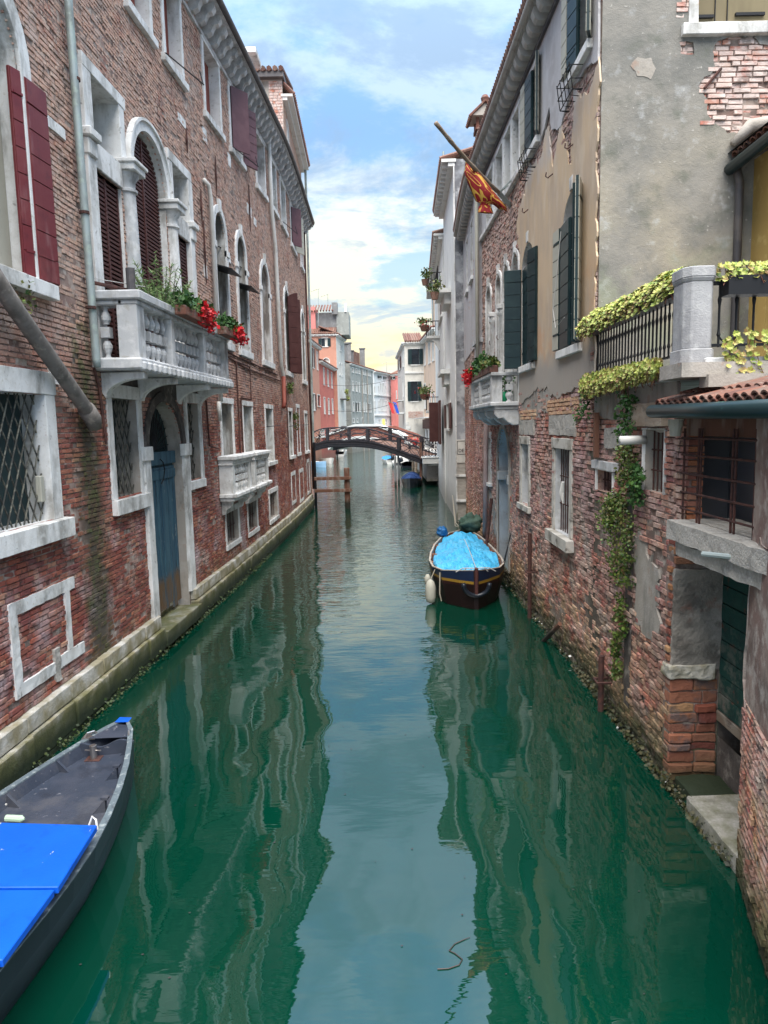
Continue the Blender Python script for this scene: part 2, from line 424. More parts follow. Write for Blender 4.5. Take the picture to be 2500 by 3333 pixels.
M_concrete = mat('rough_concrete', (.36,.34,.31), rough=.95, layers=[
    dict(c=(.48,.46,.43), s=30, lo=.5, hi=.6, f=.6), dict(c=(.17,.16,.15), s=6, lo=.55, hi=.68, f=.6), dict(c=(.10,.10,.045), s=2.4, lo=.35, hi=.6, z=(.6,.3), f=.8)], bump=[(50,.012,5),(9,.01,4)])
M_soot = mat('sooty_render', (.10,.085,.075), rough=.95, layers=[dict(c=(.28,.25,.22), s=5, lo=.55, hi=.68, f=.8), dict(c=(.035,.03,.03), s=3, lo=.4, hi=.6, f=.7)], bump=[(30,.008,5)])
M_tan = mat('tan_stucco', (.56,.42,.28), rough=.9, layers=[
    dict(c=(.44,.345,.265), s=1.2, lo=.42, hi=.6, d=6, st=(1,1,.5), f=.8), dict(c=(.60,.50,.38), s=2.8, lo=.52, hi=.66, d=6, st=(1,1,.4), f=.55),
    dict(c=(.55,.30,.16), s=1.3, lo=.5, hi=.62, z=(7.2,6.2), zn=.5, f=.55),
    dict(c=(.43,.43,.45), z=(9.1,9.9), zn=1.6, f=.75), dict(c=(.33,.30,.27), z=(5.75,5.35), zn=.5, f=.92)],
    bump=[(35,.003,5),(5,.010,4,(1,1,.35))])
M_greywall = mat('grey_cement_render', (.245,.232,.208), rough=.93, layers=[
    dict(c=(.15,.15,.14), s=1.3, lo=.42, hi=.6, d=7, f=.75), dict(c=(.34,.30,.23), s=1.0, lo=.42, hi=.62, d=6, z=(9.4,7.0), f=.8),
    dict(c=(.38,.385,.385), s=4, lo=.58, hi=.70, d=7, f=.6), dict(c=(.5,.48,.44), s=14, lo=.66, hi=.72, f=.7), dict(c=(.12,.13,.10), s=2.6, lo=.56, hi=.68, d=6, f=.5),
    dict(c=(.20,.24,.17), s=2, lo=.5, hi=.62, z=(7.4,6.0), f=.5)], bump=[(70,.006,6),(14,.008,5),(3,.012,3)])
M_greyrend = mat('stained_grey_render', (.33,.30,.265), rough=.95, layers=[dict(c=(.40,.37,.34), s=3, lo=.48, hi=.62, d=6, f=.7), dict(c=(.15,.145,.13), s=2.2, lo=.52, hi=.66, d=7, st=(1,1,.4), f=.75), dict(c=(.30,.18,.13), s=5, lo=.6, hi=.68, f=.5)], bump=[(40,.006,5),(8,.008,4)])
M_maroon = mat('maroon_paint', (.15,.022,.028), rough=.5, layers=[dict(c=(.19,.045,.045), s=2.5, lo=.45, hi=.65, d=5, f=.6), dict(c=(.08,.012,.02), s=6, lo=.55, hi=.7, f=.5), dict(c=(.30,.16,.16), s=3, lo=.60, hi=.72, d=8, st=(1,1,.25), f=.55), dict(c=(.05,.01,.012), s=1.6, lo=.54, hi=.66, d=7, z=(7.4,6.4), f=.6)], bump=[(30,.001,3,(1,1,.2))])
M_redwood = mat('faded_red_shutter', (.20,.045,.03), rough=.7, layers=[dict(c=(.30,.10,.07), s=5, lo=.5, hi=.65, st=(1,1,.2), f=.6)], bump=[(30,.002,3,(1,1,.15))])
M_brown = mat('dark_brown_shutter', (.06,.018,.016), rough=.6, layers=[dict(c=(.085,.03,.026), s=3, lo=.45, hi=.6, f=.6)], bump=[(30,.001,3)])
M_purple = mat('purple_brown_shutter', (.11,.05,.06), rough=.6, layers=[dict(c=(.15,.075,.085), s=3, lo=.45, hi=.6, f=.6)])
M_green = mat('dark_green_shutter', (.006,.022,.026), rough=.42, layers=[dict(c=(.02,.045,.045), s=4, lo=.5, hi=.65, f=.6), dict(c=(.07,.10,.10), s=3, lo=.60, hi=.72, d=8, st=(1,1,.25), f=.6)], bump=[(30,.001,3)])
M_cream = mat('cream_shutter_back', (.40,.39,.33), rough=.6, layers=[dict(c=(.35,.33,.28), s=4, lo=.5, hi=.65, f=.6)])
M_khaki = mat('khaki_board', (.20,.165,.095), rough=.8, layers=[dict(c=(.15,.12,.07), s=3, lo=.45, hi=.6, st=(1,1,.2), f=.6)])
M_blue = mat('peeling_blue_wood', (.028,.075,.115), rough=.75, layers=[
    dict(c=(.055,.13,.17), s=6, lo=.42, hi=.60, d=6, st=(1,1,.15), f=.7), dict(c=(.015,.03,.045), s=9, lo=.55, hi=.66, d=6, st=(1,1,.15), f=.7),
    dict(c=(.30,.32,.30), s=14, lo=.64, hi=.70, d=7, st=(1,1,.2), f=.8),
    dict(c=(.13,.075,.035), s=8, lo=.3, hi=.5, d=5, st=(1,1,.12), z=(1.35,1.15), zn=.25, f=.95)], bump=[(22,.006,5,(1,1,.1))])
M_bluedoor = mat('slate_blue_door', (.05,.065,.13), rough=.6, layers=[dict(c=(.08,.10,.17), s=4, lo=.45, hi=.6, st=(1,1,.2), f=.6)])
M_greendoor = mat('peeling_green_door', (.008,.055,.045), rough=.7, layers=[
    dict(c=(.17,.165,.14), s=3.2, lo=.50, hi=.62, d=8, z=(2.4,1.2), f=.85, ro=.7), dict(c=(.01,.03,.03), s=6, lo=.5, hi=.65, f=.6), dict(c=(.16,.05,.03), s=4, lo=.62, hi=.7, d=6, f=.7)], bump=[(25,.006,5)])
M_wood = mat('weathered_timber', (.20,.15,.11), rough=.9, layers=[dict(c=(.34,.30,.25), s=6, lo=.45, hi=.6, d=6, st=(.3,.3,1), f=.7), dict(c=(.07,.05,.04), s=12, lo=.55, hi=.66, st=(.3,.3,1), f=.7)], bump=[(30,.008,5)])
M_post = mat('brown_mooring_timber', (.15,.07,.045), rough=.9, layers=[dict(c=(.30,.23,.19), s=5, lo=.5, hi=.62, d=6, st=(1,1,.15), f=.7), dict(c=(.012,.014,.010), z=(.55,.3), zn=.15, f=.95)], bump=[(30,.01,5,(1,1,.15))])
M_pole = mat('grey_mooring_timber', (.27,.28,.28), rough=.9, layers=[dict(c=(.16,.17,.17), s=6, lo=.45, hi=.6, st=(1,1,.15), f=.7), dict(c=(.02,.03,.02), z=(.4,.2), f=.9)], bump=[(30,.008,4,(1,1,.15))])
M_iron = mat('black_iron', (.012,.013,.016), rough=.55, metal=.3)
M_bridge = mat('bridge_ironwork', (.035,.030,.034), rough=.6, metal=.3, layers=[dict(c=(.07,.05,.05), s=4, lo=.5, hi=.65, f=.6)])
M_rust = mat('rusty_iron', (.085,.035,.028), rough=.85, layers=[dict(c=(.03,.018,.018), s=12, lo=.45, hi=.6, f=.7)], bump=[(50,.003,4)])
M_copper = mat('green_gutter_copper', (.012,.030,.034), rough=.4, metal=.2, layers=[dict(c=(.10,.28,.22), s=6, lo=.62, hi=.72, d=7, st=(1,.4,1), f=.8)])
M_zinc = mat('patinated_zinc', (.34,.40,.40), rough=.55, metal=.3, layers=[dict(c=(.18,.19,.17), s=2.5, lo=.45, hi=.6, st=(1,1,.4), f=.7), dict(c=(.38,.46,.40), s=9, lo=.5, hi=.62, f=.6)])
M_gut = mat('dark_lead_gutter', (.09,.085,.09), rough=.6, metal=.3, layers=[dict(c=(.16,.14,.13), s=3, lo=.5, hi=.62, f=.6)])
M_gutr = mat('pale_painted_gutter', (.40,.385,.36), rough=.65, layers=[dict(c=(.25,.23,.21), s=3, lo=.5, hi=.62, f=.6)])
M_pipegrey = mat('grey_plastic_pipe', (.19,.17,.155), rough=.7, layers=[dict(c=(.09,.08,.07), s=4, lo=.42, hi=.6, d=7, f=.75), dict(c=(.34,.30,.26), s=7, lo=.56, hi=.66, d=7, f=.6)])
M_white = mat('white_pvc', (.62,.61,.58), rough=.5, layers=[dict(c=(.42,.40,.36), s=3, lo=.5, hi=.65, f=.5)])
M_pinkpipe = mat('dusty_pink_pipe', (.36,.27,.26), rough=.6, layers=[dict(c=(.28,.2,.19), s=2, lo=.5, hi=.65, f=.5)])
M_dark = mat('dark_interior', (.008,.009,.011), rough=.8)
M_glass = mat('dark_window_glass', (.012,.015,.02), rough=.08, spec=.6)
M_mesh = mat('green_wire_netting', (.012,.032,.036), rough=.7, layers=[dict(c=(.03,.055,.055), s=2, lo=.45, hi=.62, f=.7)])
M_terra = mat('terracotta', (.25,.095,.06), rough=.9, ramp=[(.15,.055,.04),(.20,.09,.06),(.11,.05,.04),(.23,.13,.095),(.16,.065,.048)], layers=[dict(c=(.13,.115,.10), s=7, lo=.52, hi=.65, d=6, f=.7), dict(c=(.40,.33,.27), s=11, lo=.58, hi=.7, f=.5)], bump=[(40,.004,4)])
M_leaf = mat('green_leaf', (1,1,1), ramp=[(.015,.055,.012),(.04,.11,.02),(.025,.08,.02),(.07,.15,.03)], rough=.55)
M_pine = mat('pine_needle', (1,1,1), ramp=[(.05,.12,.03),(.12,.20,.06),(.08,.15,.04),(.20,.26,.10)], rough=.6)
M_succ = mat('yellow_green_succulent', (1,1,1), ramp=[(.30,.34,.06),(.42,.45,.10),(.16,.24,.04),(.50,.51,.15),(.22,.12,.05),(.36,.40,.08),(.12,.20,.03)], rough=.5)
M_succd = mat('shaded_succulent_green', (1,1,1), ramp=[(.12,.22,.04),(.26,.36,.06),(.33,.33,.08),(.25,.12,.06),(.18,.28,.05)], rough=.55)  # greener and browner leaf tones, mixed in among the yellow-green rosettes
M_ivy = mat('ivy_leaf', (1,1,1), ramp=[(.015,.045,.01),(.05,.11,.015),(.13,.19,.03),(.03,.07,.015),(.17,.17,.05),(.08,.12,.025),(.12,.07,.03)], rough=.5)
M_stem = mat('reddish_stem', (.13,.05,.035), rough=.8)
M_red = mat('red_petal', (1,1,1), ramp=[(.55,.008,.015),(.38,.005,.012),(.62,.03,.03)], rough=.5)
M_cable = mat('pale_cable', (.45,.44,.42), rough=.6)
M_dcable = mat('dark_cable', (.04,.03,.03), rough=.6)
M_skin = mat('skin', (.45,.27,.20), rough=.6)
M_coat = mat('red_coat', (.55,.04,.035), rough=.8)
M_black = mat('black_cloth', (.015,.015,.018), rough=.85)
M_rope = mat('old_rope', (.32,.29,.23), rough=.9)

exec_order = []
# ------------------------------------------------------------------ brickwork
def brick_variants(matl, n=10):
    out = []
    for k in range(n):
        mb = MB(); vs = []
        for x in (-.125, .125):
            for z in (-.031, .031): vs.append(Vector((x, -.03, z)))
        for x in (-.125, .125):
            for z in (-.031, .031): vs.append(Vector((x*RU(.93,.985), RU(0,.009), z*RU(.78,.92))))
        mb.add(vs, [(0,1,5,4),(2,6,7,3),(0,4,6,2),(1,3,7,5),(4,5,7,6)], r=R())
        out.append(mesh_of(mb, 'brick', matl))
    return out
def spans_at(holes, z, s0, s1):
    cuts = []
    for h in holes:
        zs = [p[1] for p in h]
        if z < min(zs) or z > max(zs): continue
        xs = []
        for i in range(len(h)):
            a, b = h[i], h[(i+1) % len(h)]
            if (a[1] > z) != (b[1] > z): xs.append(a[0] + (b[0]-a[0])*(z-a[1])/(b[1]-a[1]))
        xs.sort(); cuts += [(xs[i], xs[i+1]) for i in range(0, len(xs)-1, 2)]
    cuts.sort(); out = []; p = s0
    for a, b in cuts:
        if a > p: out.append((p, min(a, s1)))
        p = max(p, b)
    if p < s1: out.append((p, s1))
    return [q for q in out if q[1]-q[0] > .05]
def bricks(F, par, s0, s1, z0, z1, holes, matl, flip=1, skip=None, rough=1.0, base=0.0, nparts=300, course=.074, stagger=True):
    """real bricks laid course by course; the ones that show largest become parts, the others one part of kind stuff"""
    L = []
    row = 0; z = z0 + course/2
    while z < z1:
        for a, b in spans_at(holes, z, s0, s1):
            p = a - (RU(0, .12) if stagger else 0); first = True
            while p < b - .03:
                l = RU(.20, .275) if R() < .7 else RU(.11, .14)
                q0, q1 = max(p, a), min(p + l - .014, b)
                if b - q1 < .05: q1 = b
                p = p + l if q1 < b else b
                if q1 - q0 < .04: continue
                sc_, zc_ = (q0+q1)/2, z
                if skip and skip(sc_, zc_): continue
                er = mnoise.noise(Vector((sc_*1.3, zc_*1.3, 3.3)))
                d = base + RU(-.004, .008)*rough + (er*.012)*rough
                if R() < .03*rough: d -= RU(.012, .03)
                L.append((q0, q1, z, d))
        z += course; row += 1
    # projected size decides which are separate
    sc = []
    for i, (a, b, z, d) in enumerate(L):
        c = F((a+b)/2, z, d); x, y = proj(c)
        if 10 < x < 2490 and 10 < y < 3320:
            x2, y2 = proj(F(b, z, d)); x1, y1 = proj(F(a, z, d)); xt, yt = proj(F(a, z+.06, d))
            sc.append((-(abs(x2-x1)+.1)*(abs(yt-y1)), i))
    sc.sort(); sel = set(i for _, i in sc[:nparts])
    mb = MB(); vr = brick_variants(matl) if nparts else None
    for i, (a, b, z, d) in enumerate(L):
        if i in sel:
            c = F((a+b)/2, z, d); e = (F(b, z, d) - F(a, z, d)); nn = F((a+b)/2, z, d+.1) - c
            e.normalize(); nn.z = 0; nn = nn - e*nn.dot(e); nn.normalize(); up = e.cross(nn)
            if up.z < 0: e = -e; up = e.cross(nn)
            rot = Matrix((e, nn, up)).transposed()
            inst(random.choice(vr), 'brick', c, par, rot=rot, scale=((b-a)/.25, 1, course/.074))
        else:
            h = course/2 - .006; j = lambda k: RU(-k, k)
            ia, iz = RU(.003,.009), RU(.003,.008)
            vs = [F(a, z-h, d-.03), F(a, z+h, d-.03), F(b, z-h, d-.03), F(b, z+h, d-.03),
                  F(a+ia, z-h+iz, d+j(.002)), F(a+ia, z+h-iz, d+j(.003)), F(b-ia, z-h+iz, d+j(.003)), F(b-ia, z+h-iz, d+j(.002))]
            mb.add(vs, [(0,1,5,4),(2,6,7,3),(0,4,6,2),(1,3,7,5),(4,5,7,6)])
    return part(mb, 'brickwork', matl, par, kind='stuff', norm=False)

def ngonframe(F, pin, fw, d0, d1, mb, top=True):
    """moulding strip around an opening outline (open at the bottom)"""
    cx = sum(p[0] for p in pin)/len(pin); out = []
    n = len(pin)
    for i, p in enumerate(pin):
        a = pin[max(i-1, 0)]; b = pin[min(i+1, n-1)]
        t = Vector((b[0]-a[0], b[1]-a[1])); t.normalize(); q = Vector((-t.y, t.x))
        if i == 0 or i == n-1: q = Vector((-1 if i == 0 else 1, 0))
        elif n == 4: q = Vector((-1 if i == 1 else 1, 1))
        out.append((p[0]+q.x*fw, p[1]+q.y*fw))
    mb.ring(F, pin, out, d0, d1, closed=False)
    return out
def grille_bars(mb, F, s0, s1, z0, z1, d, nv, nh, rad=.011, ext=.03):
    for i in range(nv):
        s = s0 + (s1-s0)*(i+.5)/nv; mb.rod(F(s, z0-ext, d), F(s, z1+ext, d), rad, 5)
    for i in range(nh):
        z = z0 + (z1-z0)*(i+1)/(nh+1); mb.rod(F(s0-ext, z, d), F(s1+ext, z, d), rad, 5)
def diamond(mb, F, s0, s1, z0, z1, d, step=.2, w=.012, slope=1.9):
    H = z1-z0; Wd = s1-s0
    for sg in (1, -1):
        k = -Wd - H/slope
        while k < Wd + H/slope:
            pts = []
            for t in range(0, 41):
                z = z0 + H*t/40; s = s0 + k + (z-z0)/slope if sg > 0 else s1 - k - (z-z0)/slope
                if s0 <= s <= s1: pts.append((s, z))
            if len(pts) > 1: mb.rod(F(*pts[0], d+.012*sg), F(*pts[-1], d+.012*sg), w, 5)
            k += step
def leaf(F, par, s0, d0, s1, d1, z0, z1, matl, n=8, label=None, toparch=None, matb=None, thick=.02):
    """a shutter leaf standing between two plan points, with boards as sub-parts on both faces"""
    P, Q = F(s0, 0, d0), F(s1, 0, d1); e = Vector((Q.x-P.x, Q.y-P.y)); Lw = e.length; e.normalize(); nn = Vector((-e.y, e.x))
    def G(a, b, c): return Vector((P.x+e.x*a+nn.x*c, P.y+e.y*a+nn.y*c, F(s0, b, d0).z))
    mb = MB()
    if toparch:
        pl = [(0, z0), (0, z1)] + [(Lw*t/6, z1 + toparch*math.sin(PI/2*t/6)) for t in range(1, 7)] + [(Lw, z0)]
        mb.prism(G, pl, -thick, thick)
    else: mb.box(G, 0, Lw, z0, z1, -thick, thick)
    o = part(mb, 'shutter', matl, par, label=label, bevel=.004)
    if n:
        for zz in (z0+(z1-z0)*.12, z0+(z1-z0)*.88):
            b = MB(); b.box(G, 0, Lw*.8, zz, zz+.035, -thick-.02, thick+.02); part(b, 'hinge_strap', matl, o)
        h = (z1-z0)/n
        for k in range(n):
            b = MB()
            for sg in (1, -1): b.box(G, .012, Lw-.012, z0+k*h+.007, z0+(k+1)*h-.007, sg*thick, sg*(thick+.013))
            part(b, 'board', matb or matl, o, bevel=.003)
    return o
def window(F, par, s0, s1, z0, z1, holes, arch=False, dep=.3, fw=.13, fd=.035, fm=None, rev=None, sill=.12, silld=.12, sillm=None, pane=None, bars=None, cap=None, shut=None, key=False, jd=0.0, silx=.1):
    fm = fm or M_stone; rev = rev or fm
    if arch: zs = z1 - (s1-s0)/2; pl = arch_poly(s0, s1, z0, zs)
    else: pl = rect(s0, s1, z0, z1)
    holes.append(pl)
    mb = MB(); mb.strip(F, pl, .0, -dep, True); mb.fill(F, pl, -dep, mi=1)
    w = part(mb, 'window', [rev, pane or M_dark], par)
    fr = MB()
    if arch:
        ngonframe(F, pl, fw, -.01, fd, fr)
        if key: c = (s0+s1)/2; fr.prism(F, [(c-.07, z1+.02), (c+.07, z1+.02), (c+.10, z1+fw+.16), (c-.10, z1+fw+.16)], 0, fd+.03)
    else:
        fr.box(F, s0-fw, s0, z0, z1, -.01, fd+jd, .18, .004); fr.box(F, s1, s1+fw, z0, z1, -.01, fd+jd, .18, .004)
        fr.box(F, s0-fw*1.1, s1+fw*1.1, z1+.002, z1+fw*1.15, -.01, fd+.012, .18, .005)
    part(fr, 'frame', fm, w, bevel=.006)
    if sill:
        sb = MB(); sb.box(F, s0-fw-silx, s1+fw+silx, z0-sill, z0-.002, -.01, silld, .15, .006)
        part(sb, 'sill', sillm or fm, w, bevel=.008)
    if bars == 'diamond':
        g = MB(); diamond(g, F, s0, s1, z0, z1, -dep*.35); part(g, 'grille', M_wood if False else M_ironw, w)
    elif bars:
        g = MB(); grille_bars(g, F, s0, s1, z0, z1, -dep*.3, *bars); part(g, 'grille', M_rust, w)
    if shut:
        sh = MB(); sp = [(min(max(a, s0+.015), s1-.015), min(max(b, z0+.01), z1-.01)) for a, b in pl]
        sh.prism(F, sp, -dep*.72, -dep*.72+.04); so_ = part(sh, 'closed_shutter', shut, w, bevel=.004)
        bt = MB(); c = (s0+s1)/2; bt.box(F, c-.012, c+.012, z0+.02, (z1-.3 if arch else z1-.02), -dep*.72+.04, -dep*.72+.055)
        part(bt, 'shutter_batten', M_dark, w)
    return w
M_ironw = mat('lichen_iron', (.05,.05,.045), rough=.9, layers=[dict(c=(.18,.175,.14), s=9, lo=.48, hi=.6, f=.8)])
M_rev = mat('stained_white_reveal', (.60,.60,.58), rough=.85, layers=[dict(c=(.13,.11,.09), s=1.1, lo=.44, hi=.56, d=6, st=(2.2,.6,.5), f=.88), dict(c=(.30,.27,.23), s=4, lo=.5, hi=.62, d=6, f=.6)], bump=[(30,.006,5)])
def cyl_poly(c, r, n=12): return [(c[0]+r*math.cos(2*PI*k/n), c[1]+r*math.sin(2*PI*k/n)) for k in range(n)]
BAL = [(0,.055),(.03,.055),(.04,.036),(.08,.034),(.13,.05),(.2,.068),(.26,.066),(.31,.045),(.335,.042)]
def baluster_mesh(h, matl, w=.075, nm='baluster'):
    mb = MB(); k = h/2
    low = [(z/.42*k*.86, r*w/.075) for z, r in BAL]
    n = 10
    mb.lathe((0,0,0), low, n); mb.lathe((0,0,0), [(h-z, r) for z, r in low][::-1], n)
    mb.box(ID, -w*.85, w*.85, -w*.85, w*.85, h*.40, h*.60)
    return mesh_of(mb, nm, matl, smooth=False)

# ------------------------------------------------------------------ water
def build_water():
    mb = MB(); n = 60
    xs = [-90, -40, -20, -12] + [-10 + i for i in range(21)] + [12, 20, 40, 90]
    ys = [-30, -10, 0, 2] + [3 + i*1.0 for i in range(60)] + [70, 90, 130, 200, 320]
    for i in range(len(xs)-1):
        for j in range(len(ys)-1):
            mb.add([(xs[i],ys[j],0),(xs[i+1],ys[j],0),(xs[i+1],ys[j+1],0),(xs[i],ys[j+1],0)], [(0,1,2,3)])
    m = bpy.data.materials.new('canal_water'); m.use_nodes = True; t = m.node_tree; N = t.nodes; L = t.links
    bs = N['Principled BSDF']; bs.inputs['Base Color'].default_value = (.0015, .088, .050, 1); bs.inputs['Roughness'].default_value = .015
    bs.inputs['IOR'].default_value = 1.72; bs.inputs['Specular IOR Level'].default_value = .72
    g = N.new('ShaderNodeNewGeometry')
    def noi(s, st, d=2, dist=0.0):
        k = N.new('ShaderNodeMapping'); L.new(g.outputs['Position'], k.inputs[0]); k.inputs[3].default_value = st
        n = N.new('ShaderNodeTexNoise'); L.new(k.outputs[0], n.inputs[0]); n.inputs['Scale'].default_value = s; n.inputs['Detail'].default_value = d
        n.inputs['Distortion'].default_value = dist; return n.outputs[0]
    def ma(op, a, b):
        n = N.new('ShaderNodeMath'); n.operation = op
        for i, v in enumerate((a, b)):
            if hasattr(v, 'is_output'): L.new(v, n.inputs[i])
            else: n.inputs[i].default_value = v
        return n.outputs[0]
    sp = N.new('ShaderNodeSeparateXYZ'); L.new(g.outputs['Position'], sp.inputs[0])
    r = N.new('ShaderNodeMapRange'); r.interpolation_type = 'SMOOTHSTEP'; L.new(sp.outputs[1], r.inputs[0])
    for i, x in enumerate((9, 26, .0, 1.0)): r.inputs[i+1].default_value = x     # the water lies calmer towards the near end
    swell = ma('MULTIPLY', noi(.85, (1, .8, 1), 1, .3), .024)
    rip = ma('MULTIPLY', ma('MULTIPLY', noi(3.6, (.5, 1.3, 1), 2, .3), .017), ma('ADD', ma('MULTIPLY', r.outputs[0], .95), .08))
    rip2 = ma('MULTIPLY', ma('MULTIPLY', noi(9, (.5, 1.4, 1), 2, .2), .0042), ma('ADD', ma('MULTIPLY', r.outputs[0], .9), .12))
    h = ma('ADD', ma('ADD', swell, rip), rip2)
    b = N.new('ShaderNodeBump'); L.new(h, b.inputs['Height']); b.inputs['Distance'].default_value = 1.0; b.inputs['Strength'].default_value = 1.0
    L.new(b.outputs[0], bs.inputs['Normal'])
    # silt clouds vary the green a little
    n3 = noi(.35, (1, 1, 1), 4); mx = N.new('ShaderNodeMix'); mx.data_type = 'RGBA'
    L.new(n3, mx.inputs[0]); mx.inputs[6].default_value = (.0002, .0225, .013, 1); mx.inputs[7].default_value = (.0004, .035, .020, 1)
    L.new(mx.outputs[2], bs.inputs['Base Color'])
    part(mb, 'canal_water', m, kind='structure', norm=False)
build_water()

# ================================================================== LEFT: the brick palazzo
pal = thing('brick_palazzo', 'long red brick palazzo on the left bank with a white stone balcony', 'building', (-4.6, 20, 0))
HL = []
# --- ground floor
window(FL, pal, 8.5, 9.82, 3.1, 4.82, HL, fw=.27, fd=.03, dep=.32, sill=.27, silld=.16, pane=M_mesh, bars='diamond', silx=.05)
window(FL, pal, 12.0, 13.1, 3.15, 4.86, HL, fw=.2, fd=.03, dep=.4, sill=.26, silld=.10, pane=M_mesh, bars='diamond', silx=.0, rev=M_greyrend)
window(FL, pal, 15.98, 16.82, 3.15, 4.9, HL, fw=.2, fd=.03, dep=.4, sill=.2, silld=.06, pane=M_mesh, bars='diamond', silx=.0, rev=M_greyrend)
for s0, s1, z0, pn in ((18.8, 19.95, 3.35, M_dark), (21.3, 22.5, 3.35, M_dark), (24.8, 26.1, 3.12, M_dark), (29.95, 30.85, 3.12, M_dark), (35.8, 36.9, 3.12, M_dark)):
    window(FL, pal, s0, s1, z0, 4.98, HL, fw=.13, dep=.34, pane=pn, rev=M_rev, sill=.14 if z0 < 3.3 else 0)
# bricked-up window
fr = MB(); fr.box(FL, 32.45, 32.6, 3.15, 5.2, -.02, .03); fr.box(FL, 33.5, 33.65, 3.15, 5.2, -.02, .03); fr.box(FL, 32.4, 33.7, 5.2, 5.36, -.02, .04); fr.box(FL, 32.4, 33.7, 3.0, 3.15, -.02, .06)
part(fr, 'blind_window_frame', M_stone, pal, bevel=.005)
for s0, s1, z0, z1 in ((18.85, 20.15, 1.2, 2.05), (21.4, 22.7, 1.15, 2.02), (24.95, 26.5, 1.05, 1.98)):
    window(FL, pal, s0, s1, z0, z1, HL, fw=.14, dep=.36, fd=.02, sill=.14, silld=.05, bars=(4, 1), silx=.02, rev=M_greyrend)
for s0, s1, z0, z1 in ((30.15, 31.3, 1.15, 2.25), (32.9, 34.3, .95, 2.2), (36.2, 37.3, 1.0, 2.5)):
    f2 = MB(); f2.ring(FL, rect(s0, s1, z0, z1), rect(s0-.13, s1+.13, z0-.14, z1+.16), -.02, .022); part(f2, 'blind_window_frame', M_stone, pal)
# blind frame by the near boat: four stone bars
for nm, q in (('stone_bar', (8.55, 10.25, 2.03, 2.2)), ('stone_bar', (8.55, 8.72, 1.14, 2.03)), ('stone_bar', (9.95, 10.08, 1.18, 2.03)), ('stone_bar', (8.55, 9.55, .98, 1.14)), ('stone_bar', (9.66, 10.42, 1.0, 1.17))):
    b = MB(); b.box(FL, *q, -.02, .03, .09, .010); part(b, nm, M_stone, pal)
b = MB(); b.box(FL, 9.53, 9.68, .85, 1.32, -.02, .035, .07, .02); part(b, 'mortar_patch', M_concrete, pal)
b = MB(); b.box(FL, 10.02, 10.28, 4.98, 5.2, -.02, .012, .1, .004); part(b, 'stone_tablet', M_stone, pal)
# --- water door
dpl = arch_poly(13.52, 15.5, .42, 3.88, 18); HL.append(dpl)
mb = MB(); mb.strip(FL, dpl, 0, -.5, False); dr = part(mb, 'doorway', M_greyrend, pal)
for a, b_ in ((13.22, 13.52), (15.5, 15.84)): fr = MB(); fr.box(FL, a, b_, .72, 3.74, -.02, .06, .2, .006); part(fr, 'door_jamb', M_stone, pal, bevel=.008)
for a, b_ in ((13.16, 13.56), (15.46, 15.9)): fr = MB(); fr.box(FL, a, b_, 3.74, 4.0, -.02, .10, .15, .004); part(fr, 'impost_block', M_stone, pal, bevel=.008)
fr = MB(); ngonframe(FL, arch_poly(13.52, 15.5, 4.0, 4.0, 18, .88), .2, -.02, .05, fr); fr.prism(FL, [(14.4, 4.86), (14.62, 4.86), (14.68, 5.2), (14.34, 5.2)], 0, .1); part(fr, 'door_arch', M_soot, pal, bevel=.006)
# door leaves with planks
for k, (a, b_) in enumerate(((13.54, 14.5), (14.52, 15.48))):
    lf = MB(); lf.box(FL, a, b_, .72, 3.6, -.26, -.21); lfo = part(lf, 'door_leaf', M_blue, pal)
    for j in range(4):
        w = (b_-a)/4; p = MB(); p.box(FL, a+j*w+.006, a+(j+1)*w-.006, RU(.5, .66), 3.55, -.21, -.185+RU(0, .01), .5, .003); part(p, 'plank', M_blue, lfo, bevel=.004)
    p = MB(); p.box(FL, a+.01, b_-.01, 3.3, 3.48, -.20, -.15); p.box(FL, a+.08, a+.16, 1.25, 3.3, -.19, -.16); p.box(FL, b_-.16, b_-.08, 1.25, 3.3, -.19, -.16); part(p, 'rail', M_blue, lfo, bevel=.006)
p = MB(); p.box(FL, 13.52, 15.5, 3.6, 3.86, -.28, -.14); part(p, 'door_transom', M_blue, pal, bevel=.01)
p = MB(); p.tube([FL(14.5, 3.72, -.12), FL(14.55, 3.66, -.08), FL(14.6, 3.5, -.07), FL(14.56, 3.3, -.09), FL(14.5, 3.22, -.12)], .012, 5); part(p, 'door_pull', M_iron, pal)
p = MB(); p.fill(FL, arch_poly(13.5, 15.52, 3.84, 3.88, 18), -.30); part(p, 'fanlight_netting', M_mesh, pal)
p = MB()
for k in range(15):
    a = PI*(k+.5)/15; p.rod(FL(14.51, 3.9, -.25), FL(14.51-math.cos(a)*.9, 3.9+math.sin(a)*.9, -.25), .012, 4)
    c = (14.51-math.cos(a)*.62, 3.9+math.sin(a)*.62); p.tube([FL(x, z, -.24) for x, z in cyl_poly(c, .075, 8)], .009, 4, close=True)
part(p, 'fanlight_ironwork', M_iron, pal)
p = MB(); p.box(FL, 13.4, 15.62, .12, .42, -.6, .22, .15, .01); part(p, 'door_step', M_plinth, pal, bevel=.01)
p = MB(); p.box(FL, 13.52, 15.5, .42, .5, -.5, -.3); part(p, 'threshold', M_plinth, pal)
